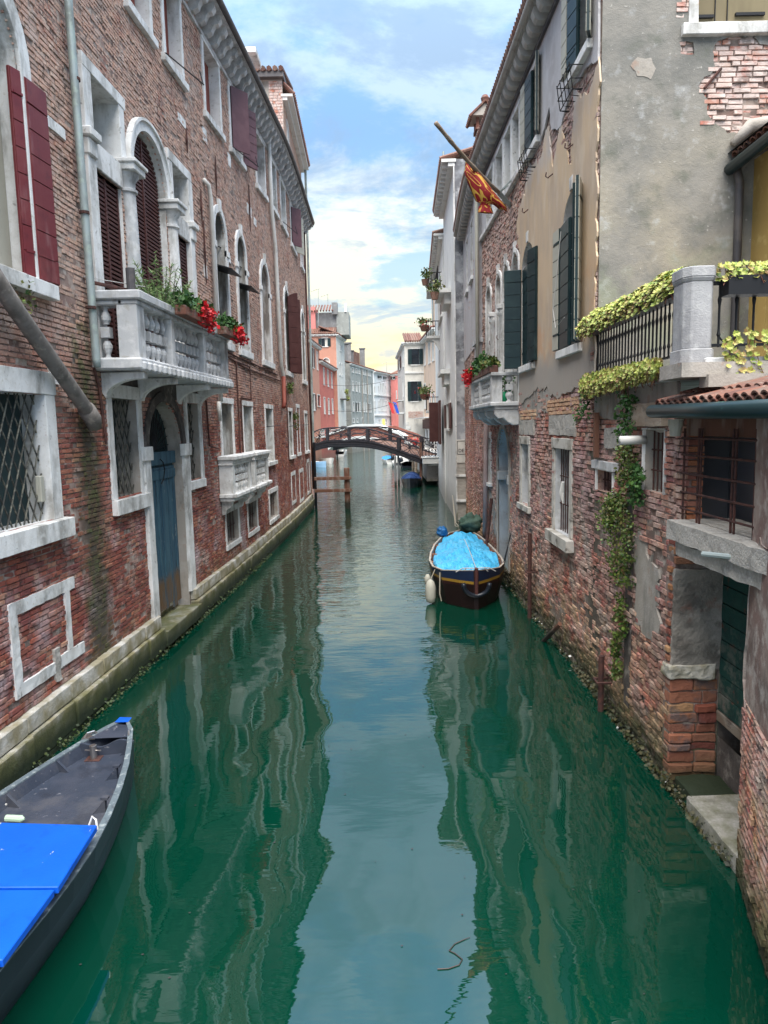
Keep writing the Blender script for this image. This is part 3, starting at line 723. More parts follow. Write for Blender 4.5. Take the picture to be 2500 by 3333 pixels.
# --- first floor: big arch at the left edge
w0 = window(FL, pal, 8.2, 9.82, 6.32, 9.85, HL, arch=True, fw=.26, fd=.05, dep=.42, sill=.2, silld=.16, pane=M_glass, silx=.1)
p = MB(); p.box(FL, 9.5, 9.8, 6.32, 9.3, -.36, -.26); p.box(FL, 9.38, 9.5, 6.4, 8.9, -.40, -.34, mi=1); p.box(FL, 8.3, 9.5, 8.85, 9.0, -.38, -.30, mi=1); part(p, 'casement', [M_cream, M_redwood], w0)
leaf(FL, pal, 9.88, .04, 10.36, .07, 6.36, 8.92, M_maroon, 8)
leaf(FL, pal, 9.82, .02, 9.64, -.03, 6.36, 8.95, M_maroon, 8)
p = MB(); p.box(FL, 10.4, 11.0, 8.55, 8.7, -.02, .03, .1, .01); part(p, 'stone_quoin', M_stone, pal)
# --- the triple window
tri = MB()
cw, hd = None, 9.92
for (a, b_) in ((11.95, 13.05), (15.8, 16.8)):
    HL.append(rect(a, b_, 5.45, 8.52)); HL.append(rect(a, b_, 8.93, hd))
    m_ = MB(); m_.strip(FL, rect(a, b_, 5.45, 8.52), 0, -.16); m_.strip(FL, rect(a, b_, 8.93, hd), 0, -.45); m_.fill(FL, rect(a, b_, 5.45, 8.52), -.16, mi=1); m_.fill(FL, rect(a, b_, 8.9, hd), -.45, mi=1)
    tw = part(m_, 'window', [M_stone, M_dark], pal)
    q = MB(); q.box(FL, a, b_, 8.52, 8.93, -.28, .04); part(q, 'transom', M_stone, tw, bevel=.01)
    q = MB(); q.box(FL, a-.28, b_+.28, hd, hd+.22, -.02, .06, .2, .004); part(q, 'lintel', M_stone, tw, bevel=.008)
    q = MB()
    if a < 13: q.box(FL, a-.3, a, 5.45, hd, -.02, .06, .25, .003)
    else: q.box(FL, b_, b_+.3, 5.45, hd, -.02, .06, .25, .003)
    q.box(FL, (b_ if a < 13 else a-.22), (b_+.22 if a < 13 else a), 9.0, hd, -.02, .05, .25, .003)
    part(q, 'jamb', M_stone, tw, bevel=.008)
    q = MB(); e0 = a-.36 if a < 13 else b_-.04; q.box(FL, e0, e0+.4, 8.86, 9.0, -.1, .16); q.box(FL, e0+.04, e0+.36, 8.6, 8.86, -.1, .10); part(q, 'impost', M_stone, tw, bevel=.02)
    # louvred shutter inside
    q = MB(); z = 5.5
    while z < 8.45: q.box(FL, a+.03, b_-.03, z, z+.042, -.12, -.06); z += .075
    q.box(FL, a+.02, a+.07, 5.45, 8.5, -.14, -.05); q.box(FL, (a+b_)/2-.03, (a+b_)/2+.03, 5.45, 8.5, -.14, -.05); q.box(FL, b_-.07, b_-.02, 5.45, 8.5, -.14, -.05)
    part(q, 'louvre_slats', M_brown, tw, kind='stuff')
    q = MB(); z = 8.97
    while z < hd-.05: q.box(FL, a+.03, (a+b_)/2, z, z+.042, -.36, -.30); z += .075
    part(q, 'louvre_slats', M_brown, tw, kind='stuff')
ap = arch_poly(13.55, 15.35, 5.45, 9.06, 20); HL.append(ap)
m_ = MB(); m_.strip(FL, ap, 0, -.3, False); m_.fill(FL, ap, -.3, mi=1); tw = part(m_, 'window', [M_stone, M_dark], pal)
q = MB(); ngonframe(FL, arch_poly(13.55, 15.35, 9.06, 9.06, 20), .20, -.02, .07, q); part(q, 'archivolt', M_stone, tw, bevel=.01)
q = MB(); ngonframe(FL, [(a, b_) for a, b_ in arch_poly(13.37, 15.53, 9.06, 9.06, 20)], .06, .0, .11, q); part(q, 'arch_moulding', M_stone, tw)
q = MB(); z = 5.5
while z < 9.85:
    hw = .87 if z < 9.06 else math.sqrt(max(0, .87**2-(z-9.06)**2))
    if hw > .1: q.box(FL, 14.45-hw, 14.45+hw, z, z+.042, -.18, -.12)
    z += .075
q.box(FL, 14.42, 14.48, 5.45, 9.85, -.2, -.10); part(q, 'louvre_slats', M_brown, tw, kind='stuff')
for s in (13.3, 15.58):
    c = FL(s, 0, .0); q = MB()
    q.lathe((c.x, c.y, 0), [(5.45,.24),(5.6,.24),(5.62,.2),(5.7,.21),(5.76,.175),(7,.178),(8.5,.152),(8.52,.19),(8.56,.19),(8.58,.155),(8.7,.16),(8.78,.22),(8.84,.235)], 18)
    o = part(q, 'column', M_stoneg if s < 14 else M_stone, pal, smooth=True)
    m2 = o.modifiers.new('e', 'EDGE_SPLIT'); m2.split_angle = .6
    q = MB(); q.box(FL, s-.27, s+.27, 8.84, 8.96, -.3, .26); q.box(FL, s-.31, s+.31, 8.96, 9.03, -.34, .30); part(q, 'abacus', M_stone, o, bevel=.012)
# --- balcony
bal = MB(); bal.box(FL, 11.42, 17.1, 5.27, 5.46, -.05, .78, .25, .006)
for k in range(24):
    bal.box(FL, 11.45+k*.237, 11.62+k*.237, 5.25, 5.4, .70, .82)
bo = part(bal, 'balcony', M_stoneg, pal, bevel=.03)
rl = MB(); rl.box(FL, 11.5, 17.0, 6.28, 6.36, .42, .74); rl.box(FL, 11.44, 17.06, 6.36, 6.5, .38, .80, .3, .004)
rl.box(FL, 11.5, 11.84, 6.28, 6.36, 0, .5); rl.box(FL, 11.44, 11.9, 6.36, 6.5, 0, .5)
rl.box(FL, 16.7, 17.0, 6.28, 6.36, 0, .5); rl.box(FL, 16.64, 17.06, 6.36, 6.5, 0, .5)
part(rl, 'handrail', M_stoneg, bo, bevel=.02)
piers = [11.66, 13.2, 15.15, 16.86]
for s in piers:
    q = MB(); w = .16 if s in (11.66, 16.86) else .09
    q.box(FL, s-w, s+w, 5.46, 6.28, .44 if w < .1 else .40, .72); part(q, 'pier', M_stoneg, bo, bevel=.01)
bm = baluster_mesh(.82, M_stoneg, .085)
def line_bal(me, par, F, s0, s1, n, z, d):
    for k in range(n):
        p = F(s0+(s1-s0)*(k+.5)/n, z, d); inst(me, 'baluster', p, par)
line_bal(bm, bo, FL, 11.84, 13.1, 5, 5.46, .58); line_bal(bm, bo, FL, 13.32, 15.04, 7, 5.46, .58); line_bal(bm, bo, FL, 15.26, 16.68, 5, 5.46, .58)
inst(bm, 'baluster', FL(11.64, 5.46, .17), bo); inst(bm, 'baluster', FL(16.86, 5.46, .2), bo)
for s in (11.78, 13.3, 15.42, 16.9):
    pr = [(0, 4.92), (0, 5.25), (.70, 5.25), (.70, 5.14)] + [(.62-.56*math.sin(t*PI/2/8), 5.14-.30*(1-math.cos(t*PI/2/8))) for t in range(1, 9)]
    GX = lambda a, b, c, s=s: FL(s+c, b, a)
    q = MB(); q.prism(GX, pr, -.09, .09); part(q, 'bracket', M_stone, bo, bevel=.01)
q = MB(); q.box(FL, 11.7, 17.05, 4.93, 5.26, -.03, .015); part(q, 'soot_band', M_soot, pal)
# --- other first floor arches
for i, (s0, s1) in enumerate(((19.0, 20.05), (21.4, 22.5), (24.95, 26.4), (29.9, 31.1), (35.7, 36.9))):
    w = window(FL, pal, s0, s1, 6.64, 9.95, HL, arch=True, fw=.2, fd=.05, dep=.36, rev=M_rev, key=True, sill=.2, silld=.10, shut=M_redwood if i == 2 else None)
    q = MB(); q.box(FL, s0-.26, s0+.0, 8.95, 9.12, -.02, .08); q.box(FL, s1-.0, s1+.26, 8.95, 9.12, -.02, .08); part(q, 'impost', M_stone, w, bevel=.008)
    if i < 2:
        q = MB(); vs = [FL(s0+.02, 8.62, -.35), FL(s1-.02, 8.62, -.35), FL(s1+.02, 8.40, .42), FL(s0-.02, 8.40, .42)]; vs += [v+Vector((0,0,.03)) for v in vs]
        q.add(vs, [(0,1,2,3),(4,5,6,7),(0,1,5,4),(1,2,6,5),(2,3,7,6),(3,0,4,7)]); part(q, 'awning_panel', M_iron, w)
        q = MB()
        for k in range(4): q.rod(FL(s0+.1+k*.1, 8.62, -.3), FL(s0+.1+k*.1, 9.2, -.3), .012, 5)
        q.rod(FL(s0, 9.2, -.3), FL(s1, 9.2, -.1), .016, 5); part(q, 'window_rail', M_iron, w)
        q = MB(); q.box(FL, s0+.02, s0+.45, 6.66, 8.3, -.3, -.26); part(q, 'inner_shutter', M_redwood, w)
leaf(FL, pal, 30.6, .05, 31.0, .42, 6.62, 9.75, M_brown, 5, toparch=.2, label='tall open brown shutter leaf with arched top')
leaf(FL, pal, 31.12, .04, 31.75, .42, 6.62, 9.8, M_brown, 6)
# --- top floor
TW = [(13.95, 14.95, 1), (15.85, 16.9, 1), (18.75, 20.15, 1), (21.35, 22.75, 0), (25.0, 26.5, 1), (27.75, 28.85, 0), (30.0, 31.2, 0), (32.9, 34.2, 0), (36.6, 37.5, 1)]
for i, (s0, s1, c) in enumerate(TW):
    w = window(FL, pal, s0, s1, 12.3, 13.98, HL, fw=.15, fd=.04, dep=.38, sill=.16, silld=.10, shut=(M_redwood if i != 4 else M_purple) if c else None)
    if i in (1, 3, 6): q = MB(); q.rod(FL(s0-.3, 12.25, .12), FL(s1, 12.2, .5), .014, 5); q.rod(FL(s1-.05, 12.2, .5), FL(s1, 12.5, .42), .01, 4); part(q, 'shutter_stay', M_iron, w)
leaf(FL, pal, 21.4, .05, 21.9, .42, 12.3, 14.0, M_purple, 0, thick=.022)
leaf(FL, pal, 22.8, .04, 23.4, .34, 12.3, 14.0, M_purple, 7)
leaf(FL, pal, 33.1, .04, 33.6, .4, 12.3, 13.95, M_purple, 0); leaf(FL, pal, 34.25, .04, 34.9, .36, 12.3, 13.95, M_cream, 6)
# balconets
for s0, s1 in ((18.35, 20.5), (21.0, 23.1)):
    q = MB(); q.box(FL, s0-.02, s1+.02, 2.42, 2.52, 0, .38); q.box(FL, s0-.08, s1+.08, 2.52, 2.62, 0, .46); bc = part(q, 'balconet', M_stone, pal, bevel=.015)
    q = MB(); q.box(FL, s0-.04, s1+.04, 3.42, 3.5, 0, .40); q.box(FL, s0-.1, s1+.1, 3.5, 3.6, 0, .46); q.box(FL, s0-.06, s1+.06, 3.36, 3.42, 0, .38); part(q, 'handrail', M_stone, bc, bevel=.015)
    for a in (s0, s1-.22): q = MB(); q.box(FL, a, a+.22, 2.62, 3.36, 0, .36); part(q, 'pier', M_stone, bc, bevel=.008)
    b2 = baluster_mesh(.74, M_stone, .075); line_bal(b2, bc, FL, s0+.26, s1-.26, 6, 2.62, .26)
    for a in (s0+.1, s1-.3):
        GX = lambda x, y, z, a=a: FL(a+z, y, x)
        q = MB(); q.prism(GX, [(0, 2.05), (.1, 2.08), (.14, 2.2), (.24, 2.26), (.3, 2.42), (0, 2.42)], 0, .2); part(q, 'corbel', M_stone, bc, bevel=.008)
# plinth blocks
s = 3.5
while s < 38.0:
    L_ = RU(.8, 1.25); e = min(s+L_, 38.05)
    if s < 13.42 < e: e = 13.42
    if not (13.42 <= s < 15.6):
        for z0, z1, d1, am in ((.50+RU(-.01, .01), .74+RU(-.01, .012), .11+RU(-.015, .012), .008), (.10, .485, .16+RU(-.02, .02), .012), (-.5, .09, .14, .015)):
            q = MB(); q.box(FL, s+.006, e-.006, z0, z1, -.25, d1, .16, am); part(q, 'quay_block', M_plinth, pal, bevel=.012)
    s = e if e != 13.42 else 15.6
# wall
poly = [(2.5, -.5), (38.0, -.5), (38.0, 14.6), (2.5, 14.6)]
mb = MB(); sheet(mb, FL, poly, HL, -.012, 1.2); part(mb, 'wall', M_mortar, pal, norm=False)
HB = HL + [rect(13.2, 15.86, .5, 4.0), rect(8.22, 8.5, 3.1, 5.1)]
bricks(FL, pal, 2.6, 37.98, .74, 14.4, HB, M_brick, rough=1.7, skip=lambda s, z: False)
E2 = Line((-3.88, 38.0), (-16, 39.2)); E2 = Line((-16, 39.2), (-3.88, 38.0))
mb = MB(); mb.box(lambda a, b, c: Vector((a, b, c)), -16, -4.25, 4, 37.7, 14.5, 14.9)
for (xa, ya), (xb, yb) in (((-3.885, 38.01), (-16, 38.6)),): mb.add([(xa,ya,-.5),(xb,yb,-.5),(xb,yb,14.6),(xa,ya,14.6)], [(0,1,2,3)])
part(mb, 'end_wall', M_brick, pal)
# cornice: moulding, brackets, gutter, tiles
q = MB()
for a in range(2, 38, 1): q.box(FL, a+.0, a+1.0, 14.06, 14.15, -.02, .06)
part(q, 'string_course', M_stoneg, pal)
bk = MB(); GX = lambda x, y, z: Vector((x, z, y))
prf = [(0, -.12), (.0, .30), (.46, .30), (.48, .20), (.41, .10), (.32, .08), (.27, .02), (.23, -.08), (.12, -.14)]
bk.prism(GX, prf, -.10, .10); bme = mesh_of(bk, 'bracket', M_stoneg)
s = 6.0
cor = MB(); cor.box(lambda a, b, c: FL(a, b, c), 2.5, 38.3, 14.58, 14.64, -.3, .54, .8); co = part(cor, 'cornice', M_stoneg, pal)
while s < 38.0:
    inst(bme, 'bracket', FL(s, 14.28, .0), co); s += .56
q = MB(); q.tube([FL(2.5+k*.6, 14.68, .58) for k in range(60)], .085, 8); part(q, 'gutter', M_gut, pal, smooth=True)
q = MB()
for k in range(230):
    s = 4+k*.15; q.tube([FL(s, 14.74, .58), FL(s, 15.0, 0), FL(s, 15.9, -3)], .075, 6)
part(q, 'roof_tiles', M_terra, pal, kind='stuff')
# chimney on the palazzo roof
q = MB(); q.box(ID, -5.2, -4.55, 27.6, 28.4, 14.4, 17.3); ch = part(q, 'chimney', M_greyrend, pal)
q = MB(); q.box(ID, -5.5, -4.25, 27.4, 28.6, 17.75, 17.95); q.box(ID, -5.3, -4.4, 27.55, 28.45, 17.3, 17.42); q.box(ID, -5.1, -4.6, 27.7, 28.3, 17.42, 17.75); part(q, 'chimney_cap', M_stone, ch, bevel=.02)
# pipes on the palazzo
q = MB(); q.tube([FL(11.18, 14.3, .1), FL(11.2, 10.5, .12), FL(11.24, 8.2, .12), FL(11.28, 6.6, .12), FL(11.3, 5.42, .12), FL(11.3, 5.3, .13)], [.062]*4+[.066,.05], 10); dp = part(q, 'drainpipe', M_zinc, pal, smooth=True)
for z in (9.5, 7.6, 6.2): k = MB(); k.tube([FL(11.24, z, .12)+Vector((0,0,-.02)), FL(11.24, z, .12)+Vector((0,0,.02))], .078, 10); part(k, 'clip', M_rust, dp)
q = MB(); q.tube([FL(7.9, 6.55, .24), FL(9.0, 5.78, .2), FL(10.75, 4.62, .17), FL(10.95, 4.48, .15)], .105, 12); dg = part(q, 'slanting_pipe', M_pipegrey, pal, smooth=True)
q = MB(); q.tube([FL(10.72, 4.64, .17), FL(10.95, 4.49, .16), FL(11.02, 4.36, .15)], [.13,.13,.10], 12); part(q, 'pipe_collar', M_pipegrey, dg, smooth=True)
q = MB(); q.tube([FL(11.35, 5.3, .05), FL(11.5, 5.0, .05), FL(11.62, 4.1, .05)], .022, 6); part(q, 'iron_stay', M_rust, pal)
q = MB(); q.tube([FL(18.2, 10.4, .02), FL(18.35, 10.3, .1), FL(18.5, 10.0, .1), FL(18.52, 5.0, .1)], .055, 8); q.tube([FL(18.3, 5.0, .1), FL(18.32, 4.5, .1)], .05, 8); part(q, 'drainpipe', M_white, pal, smooth=True)
q = MB(); q.tube([FL(26.9, 14.2, .15), FL(27.1, 12.0, .12), FL(27.6, 10.9, .12), FL(27.7, 9.5, .12), FL(27.9, 6.7, .12), FL(28.3, 6.4, .12), FL(28.3, 6.0, .12)], .075, 8); part(q, 'drainpipe', M_white, pal, smooth=True)
q = MB(); q.tube([FL(28.3, 6.3, .12), FL(28.3, 5.3, .12), FL(28.1, 5.1, .12)], .085, 8); part(q, 'drainpipe_foot', M_redwood, pal, smooth=True)
q = MB(); q.tube([FL(37.85, 14.2, .1), FL(37.9, 8, .1), FL(37.95, 1.0, .12)], .055, 8); part(q, 'drainpipe', M_rust, pal, smooth=True)
for pts in ([(17.4, 5.0), (17.5, 3.9), (18.3, 3.8)], [(20.6, 6.2), (20.62, 3.5)], [(20.6, 6.2), (22.4, 6.2), (22.42, 5.2), (21.0, 5.2), (21.0, 3.4)], [(17.2, 6.5), (20.5, 6.35), (27.5, 6.3)], [(17.3, 6.42), (22, 6.1), (28, 6.1)], [(29.4, 6.0), (29.5, 3.0)]):
    q = MB(); q.tube([FL(a, b_, .04) for a, b_ in pts], .022, 5); part(q, 'service_pipe', M_rust, pal)
for s, z, L_ in ((17.8, 9.6, .9), (19.3, 10.9, 1.1), (23.4, 11.2, 1.4), (17.9, 8.6, 1.5), (16.9, 10.9, .6)):
    q = MB(); q.tube([FL(s+.1, z+L_/2, .03), FL(s, z, .05), FL(s+.08, z-L_/2, .03)], [.012,.028,.010], 5); part(q, 'wall_tie', M_rust, pal)
for s0, s1, z in ((24.4, 26.9, 4.35), (29.4, 31.3, 4.35), (33.9, 36.6, 4.4)):
    q = MB(); q.rod(FL(s0, z, .12), FL(s1, z+.03, .14), .016, 5); part(q, 'iron_rail', M_iron, pal)
q = MB(); q.box(FL, 9.66, 9.76, 3.36, 3.72, -.12, -.04); part(q, 'cream_box', M_cream, pal, bevel=.01)
rub = random.Random(3)
for s, z, a, b_ in ((18.4, 11.5, .35, .35), (16.5, 11.2, .5, .2), (20.9, 11.7, .3, .35), (23.2, 11.0, .7, .3), (20.2, 8.9, .45, .2), (17.9, 8.0, .25, .3), (24.2, 10.9, .4, .22)):
    q = MB(); q.box(FL, s, s+a, z, z+b_, -.02, .014, .08, .012); part(q, 'stone_insert', M_stone, pal)

# ------------------------------------------------------------------ foliage helpers
def leafcloud(mb, centres, n, spread, size, droop=.0, thin=.45):
    for c in centres:
        c = Vector(c[:3]) if len(c) == 3 else Vector(c[:3])
        for _ in range(n):
            u = Vector((RU(-1,1), RU(-1,1), RU(-1,1)))
            if u.length > 1 or u.length < .05: continue
            p = c + Vector((u.x*spread[0], u.y*spread[1], u.z*spread[2]))
            t = Vector((RU(-1,1), RU(-1,1), RU(-1,1)-droop)); t.normalize(); w = t.cross(Vector((RU(-1,1), RU(-1,1), RU(-1,1)))); w.normalize()
            s_ = size*RU(.6, 1.3)
            mb.add([p, p+t*s_*.5+w*s_*thin, p+t*s_, p+t*s_*.5-w*s_*thin], [(0,1,2,3)])
def rosette_mesh(matl, r=.045, n=9):
    mb = MB(); rr = R()
    for k in range(n):
        a = 2*PI*k/n*1.62; t = Vector((math.cos(a), math.sin(a), RU(.2,.7))); t.normalize(); w = t.cross(Vector((0,0,1))); w.normalize()
        l = r*RU(.8,1.15); mb.add([Vector((0,0,0)), t*l*.55+w*l*.3, t*l+Vector((0,0,.004)), t*l*.55-w*l*.3], [(0,1,2,3)], r=min(1, max(0, rr+RU(-.12,.12))))
    return mesh_of(mb, 'leaf_rosette', matl, norm=False)
def add_rosette(mb, c, nrm, r=.045, n=8):
    rr = R(); nrm = nrm.normalized(); u = nrm.orthogonal().normalized(); v = nrm.cross(u)
    for k in range(n):
        a = 2*PI*k/n + rr*6; t = (u*math.cos(a)+v*math.sin(a)+nrm*RU(.2,.7)).normalized(); w = t.cross(nrm).normalized(); l = r*RU(.8,1.15)
        mb.add([c, c+t*l*.55+w*l*.3, c+t*l, c+t*l*.55-w*l*.3], [(0,1,2,3)], r=min(1, max(0, rr+RU(-.12,.12))))
def flowerbox(F, s0, s1, z, d, label, nm='flower_box', group=None, green=True, fl=True, bs=0.5, trail=.0, gmat=None, gh=.16, dens=1.0, wd=.2):
    t = thing(nm, label, 'flower box', F((s0+s1)/2, z, d), group)
    q = MB(); q.box(F, s0, s1, z, z+.17, d, d+wd); part(q, 'box', M_terra, t, bevel=.012)
    q = MB(); q.box(F, s0+.02, s1-.02, z+.16, z+.175, d+.02, d+wd-.02); part(q, 'soil', M_soot, t)
    n = max(2, int((s1-s0)/.12)); lo = MB(); fw = MB()
    for k in range(n):
        s = s0+(s1-s0)*(k+.5)/n
        if green: leafcloud(lo, [F(s, z+.17+gh*.6, d+wd/2)], int(110*dens), (.15, .14, gh*1.2), .085)
        if fl and (k/n > bs): leafcloud(fw, [F(s, z+.14+RU(-.12,.12), d+wd/2+.1)], 70, (.13, .16, .17), .085, thin=.5)
    if green: part(lo, 'foliage', gmat or M_leaf, t, kind=None, norm=False)
    if fl: part(fw, 'petals', M_red, t, norm=False)
    return t
flowerbox(FL, 13.1, 14.9, 6.36, .80, 'terracotta flower box with red blooms on the left balcony rail, nearer one', group='flower boxes on the left balcony', bs=.45)
flowerbox(FL, 15.9, 17.4, 6.36, .80, 'terracotta flower box with red blooms at the far end of the left balcony rail', group='flower boxes on the left balcony', bs=.35)
# shrub on the balcony
t = thing('potted_shrub', 'feathery pale green pine-like shrub in a pot on the left balcony', 'plant', FL(12.4, 5.46, .35))
q = MB(); c = FL(12.6, 0, .3); q.lathe((c.x, c.y, 0), [(5.46,.12),(5.75,.17),(5.78,.18)], 12); part(q, 'pot', M_gut, t)
q = MB(); st = MB()
for k in range(110):
    a = RU(0, 2*PI); e = RU(.2, 1.35); L_ = RU(.6, 1.35); b0 = c + Vector((.28, RU(.3,1.2), 6.3)); tip = b0 + Vector((math.cos(a)*L_*.4, math.sin(a)*L_*.75, math.sin(e)*L_*.72))
    st.rod(b0, tip, .006, 4)
    for j in range(44):
        f = RU(.25, 1.05); p = b0.lerp(tip, f); u = Vector((RU(-1,1),RU(-1,1),RU(-.6,1))).normalized(); w = u.orthogonal().normalized()*.010; ln = RU(.07,.15)
        q.add([p-w, p+u*ln, p+w], [(0,1,2)])
part(q, 'needles', M_pine, t, norm=False); part(st, 'stem', M_wood, t)
t = thing('grey_vase', 'tall grey cylindrical pot standing behind the left balcony rail', 'pot', FL(12.15, 5.9, .45))
q = MB(); c = FL(12.05, 0, .45); q.lathe((c.x, c.y, 0), [(6.5,.07),(6.95,.075)], 12); part(q, 'pot', M_gut, t)
# wall weeds
for s, z, n, lab in ((30.0, 5.9, 7, 'weed sprouting from the brick wall under the tall brown shutters'), (31.2, 4.6, 8, 'leafy weed hanging beside a narrow white framed window of the brick palazzo'), (9.2, 5.95, 2, 'small weed under the sill of the big arched window')):
    q = MB(); leafcloud(q, [FL(s+RU(-.2,.2), z+RU(-.35,.35), .12) for _ in range(n)], 60, (.14,.2,.16), .07); part(q, 'wall_weed', M_ivy, label=lab, cat='plant', norm=False)
# cables to the balcony
for a, b_, lab, cm in (((-7.0, 7.0, 6.9), FL(12.4, 6.72, .55), 'upper thin cable strung to the rusty bar on the left balcony', M_cable), ((-7.0, 7.0, 6.72), FL(12.4, 6.66, .5), 'lower thin cable strung to the rusty bar on the left balcony', M_cable)):
    a = Vector(a); q = MB(); q.tube([a.lerp(b_, t/12)+Vector((0,0,-.12*math.sin(PI*t/12))) for t in range(13)], .006, 4); part(q, 'cable', cm, label=lab, cat='cable')
q = MB(); q.box(FL, 11.4, 12.5, 6.6, 6.64, .2, .52); q.rod(FL(11.42, 6.62, .05), FL(12.45, 6.62, .5), .03, 6); q.v = q.v[8:]; q.f = [[i-8 for i in f] for f in q.f[6:]]; q.r = q.r[6:]; q.mi = q.mi[6:]
part(q, 'cable_bar', M_rust, pal)
# ================================================================== RIGHT: stuccoed palazzo
rp = thing('stuccoed_palazzo', 'peeling tan stucco palazzo with dark green shutters on the right bank', 'building', (3.4, 18, 0))
HR = []
CY0 = 11.12
# upper floor
window(FR, rp, 11.6, 12.5, 10.0, 11.6, HR, fw=.1, fd=.03, dep=.3, sill=.14, silld=.12)
window(FR, rp, 15.15, 16.1, 10.0, 11.5, HR, fw=.1, fd=.03, dep=.3, sill=.14, silld=.12)
for s0, s1 in ((17.05, 17.8), (17.98, 18.9), (19.2, 20.2), (20.9, 21.9)):
    w = window(FR, rp, s0, s1, 10.05, 11.42, HR, fw=.09, fd=.05, dep=.4, sill=0)
q = MB(); q.box(FR, 16.75, 23.3, 9.93, 10.05, -.02, .10, .4, .004); part(q, 'sill_course', M_stone, rp, bevel=.01)
for k, s in enumerate((17.9, 19.05, 20.55)):
    q = MB(); q.box(FR, s-.09, s+.09, 10.05, 11.42, 0, .07, .3, .003); part(q, 'pilaster', M_stone, rp, bevel=.008)
window(FR, rp, 25.6, 26.4, 9.4, 11.3, HR, fw=.1, dep=.3); window(FR, rp, 28.0, 28.8, 9.4, 11.3, HR, fw=.1, dep=.3)
# first floor arched windows
for s0, s1, cz in ((11.98, 13.15, 8.16), (15.5, 16.8, 8.2)):
    w = window(FR, rp, s0, s1, 5.58, cz, HR, arch=True, fw=.08, fd=.02, dep=.22, key=True, sill=.14, silld=.10)
    q = MB(); q.fill(FR, arch_poly(s0, s1, cz-(s1-s0)/2-.1, cz-(s1-s0)/2), -.16); part(q, 'lunette', M_tan, w)
for k, (s0, s1) in enumerate(((17.2, 17.95), (18.45, 19.2), (19.6, 20.35), (21.3, 22.15))):
    w = window(FR, rp, s0, s1, 4.8, 8.3, HR, arch=True, fw=.12, fd=.04, dep=.3, key=True, sill=0)
    q = MB(); q.fill(FR, arch_poly(s0, s1, 7.3, 8.3-(s1-s0)/2), -.15); part(q, 'lunette', M_tan, w)
for s in (18.2, 19.4, 20.8):
    c = FR(s, 0, .02); q = MB(); q.lathe((c.x, c.y, 0), [(4.8,.14),(5,.11),(7.1,.10),(7.15,.14),(7.3,.17)], 12); part(q, 'column', M_stone, rp, smooth=True)
    q = MB(); q.box(FR, s-.18, s+.18, 7.3, 7.42, -.15, .18); part(q, 'abacus', M_stone, rp, bevel=.01)
# shutters
leaf(FR, rp, 13.13, .05, 12.45, .07, 5.6, 7.72, M_green, 8, matb=M_green)
leaf(FR, rp, 13.15, .07, 13.5, .09, 5.6, 7.72, M_green, 8, matb=M_cream)
leaf(FR, rp, 11.96, .04, 11.56, .20, 5.6, 8.1, M_green, 8, matb=M_cream)
leaf(FR, rp, 11.97, .0, 11.93, .17, 5.6, 8.1, M_green, 8)
leaf(FR, rp, 16.84, .03, 16.95, .40, 5.55, 7.78, M_green, 8)
leaf(FR, rp, 15.52, .14, 15.12, .05, 5.6, 7.9, M_green, 8)
leaf(FR, rp, 16.80, -.02, 15.95, .01, 5.6, 7.75, M_green, 8)
leaf(FR, rp, 12.52, .12, 12.12, .06, 10.02, 11.6, M_green, 6)
leaf(FR, rp, 12.54, .12, 12.84, .13, 10.02, 11.6, M_cream, 6)
leaf(FR, rp, 11.58, .02, 11.25, .15, 10.02, 11.6, M_green, 6, matb=M_cream)
leaf(FR, rp, 16.12, .08, 15.6, .05, 10.02, 11.5, M_green, 6)
leaf(FR, rp, 16.14, .08, 16.48, .10, 10.02, 11.5, M_cream, 6)
leaf(FR, rp, 15.13, .02, 14.8, .14, 10.02, 11.5, M_green, 6, matb=M_cream)
for s0, s1 in ((11.9, 12.7), (15.3, 16.1)):       # wire flower holders
    q = MB()
    for z, e in ((9.86, .26), (9.66, .24), (9.5, .2)): q.tube([FR(s0, z, .04), FR(s0, z, e), FR(s1, z, e), FR(s1, z, .04)], .009, 4)
    for k in range(5): s = s0+(s1-s0)*k/4; q.tube([FR(s, 9.9, .26), FR(s, 9.5, .2), FR(s, 9.48, .05)], .008, 4)
    part(q, 'wire_holder', M_iron, rp)
M_dirty = mat('grimy_window_stone', (.50,.48,.44), rough=.85, layers=[dict(c=(.28,.26,.22), s=2.5, lo=.46, hi=.6, d=8, f=.8), dict(c=(.10,.09,.08), s=5, lo=.58, hi=.66, d=7, f=.8)], bump=[(30,.008,6)])
M_newb = mat('tan_repair_brick', (1,1,1), ramp=[(.50,.30,.18),(.58,.38,.25),(.45,.24,.15),(.62,.45,.30)], rough=.9, bump=[(40,.008,5)])
# ground floor openings
ap = arch_poly(18.5, 20.2, .35, 3.3, 16); HR.append(ap)
q = MB(); q.strip(FR, ap, 0, -.75, False); q.fill(FR, ap, -.75, mi=1); dw = part(q, 'doorway', [mat('blue_grey_limewash', (.36,.40,.44), rough=.9, layers=[dict(c=(.26,.27,.28), s=2, lo=.5, hi=.65, d=6, f=.7), dict(c=(.25,.21,.17), s=4, lo=.6, hi=.68, f=.7)]), M_dark], rp)
q = MB(); ngonframe(FR, ap, .13, -.02, .04, q); part(q, 'door_arch', M_greyrend, dw, bevel=.01)
q = MB(); q.box(FR, 18.4, 18.62, 2.7, 2.95, -.02, .06); q.box(FR, 20.05, 20.4, 2.7, 2.95, -.75, .03); part(q, 'impost', M_stoneg, dw, bevel=.01)
window(FR, rp, 16.05, 16.85, 2.4, 3.8, HR, fw=.16, fd=.03, dep=.35, sill=.14, silld=.08, rev=M_stoneg, fm=M_dirty)
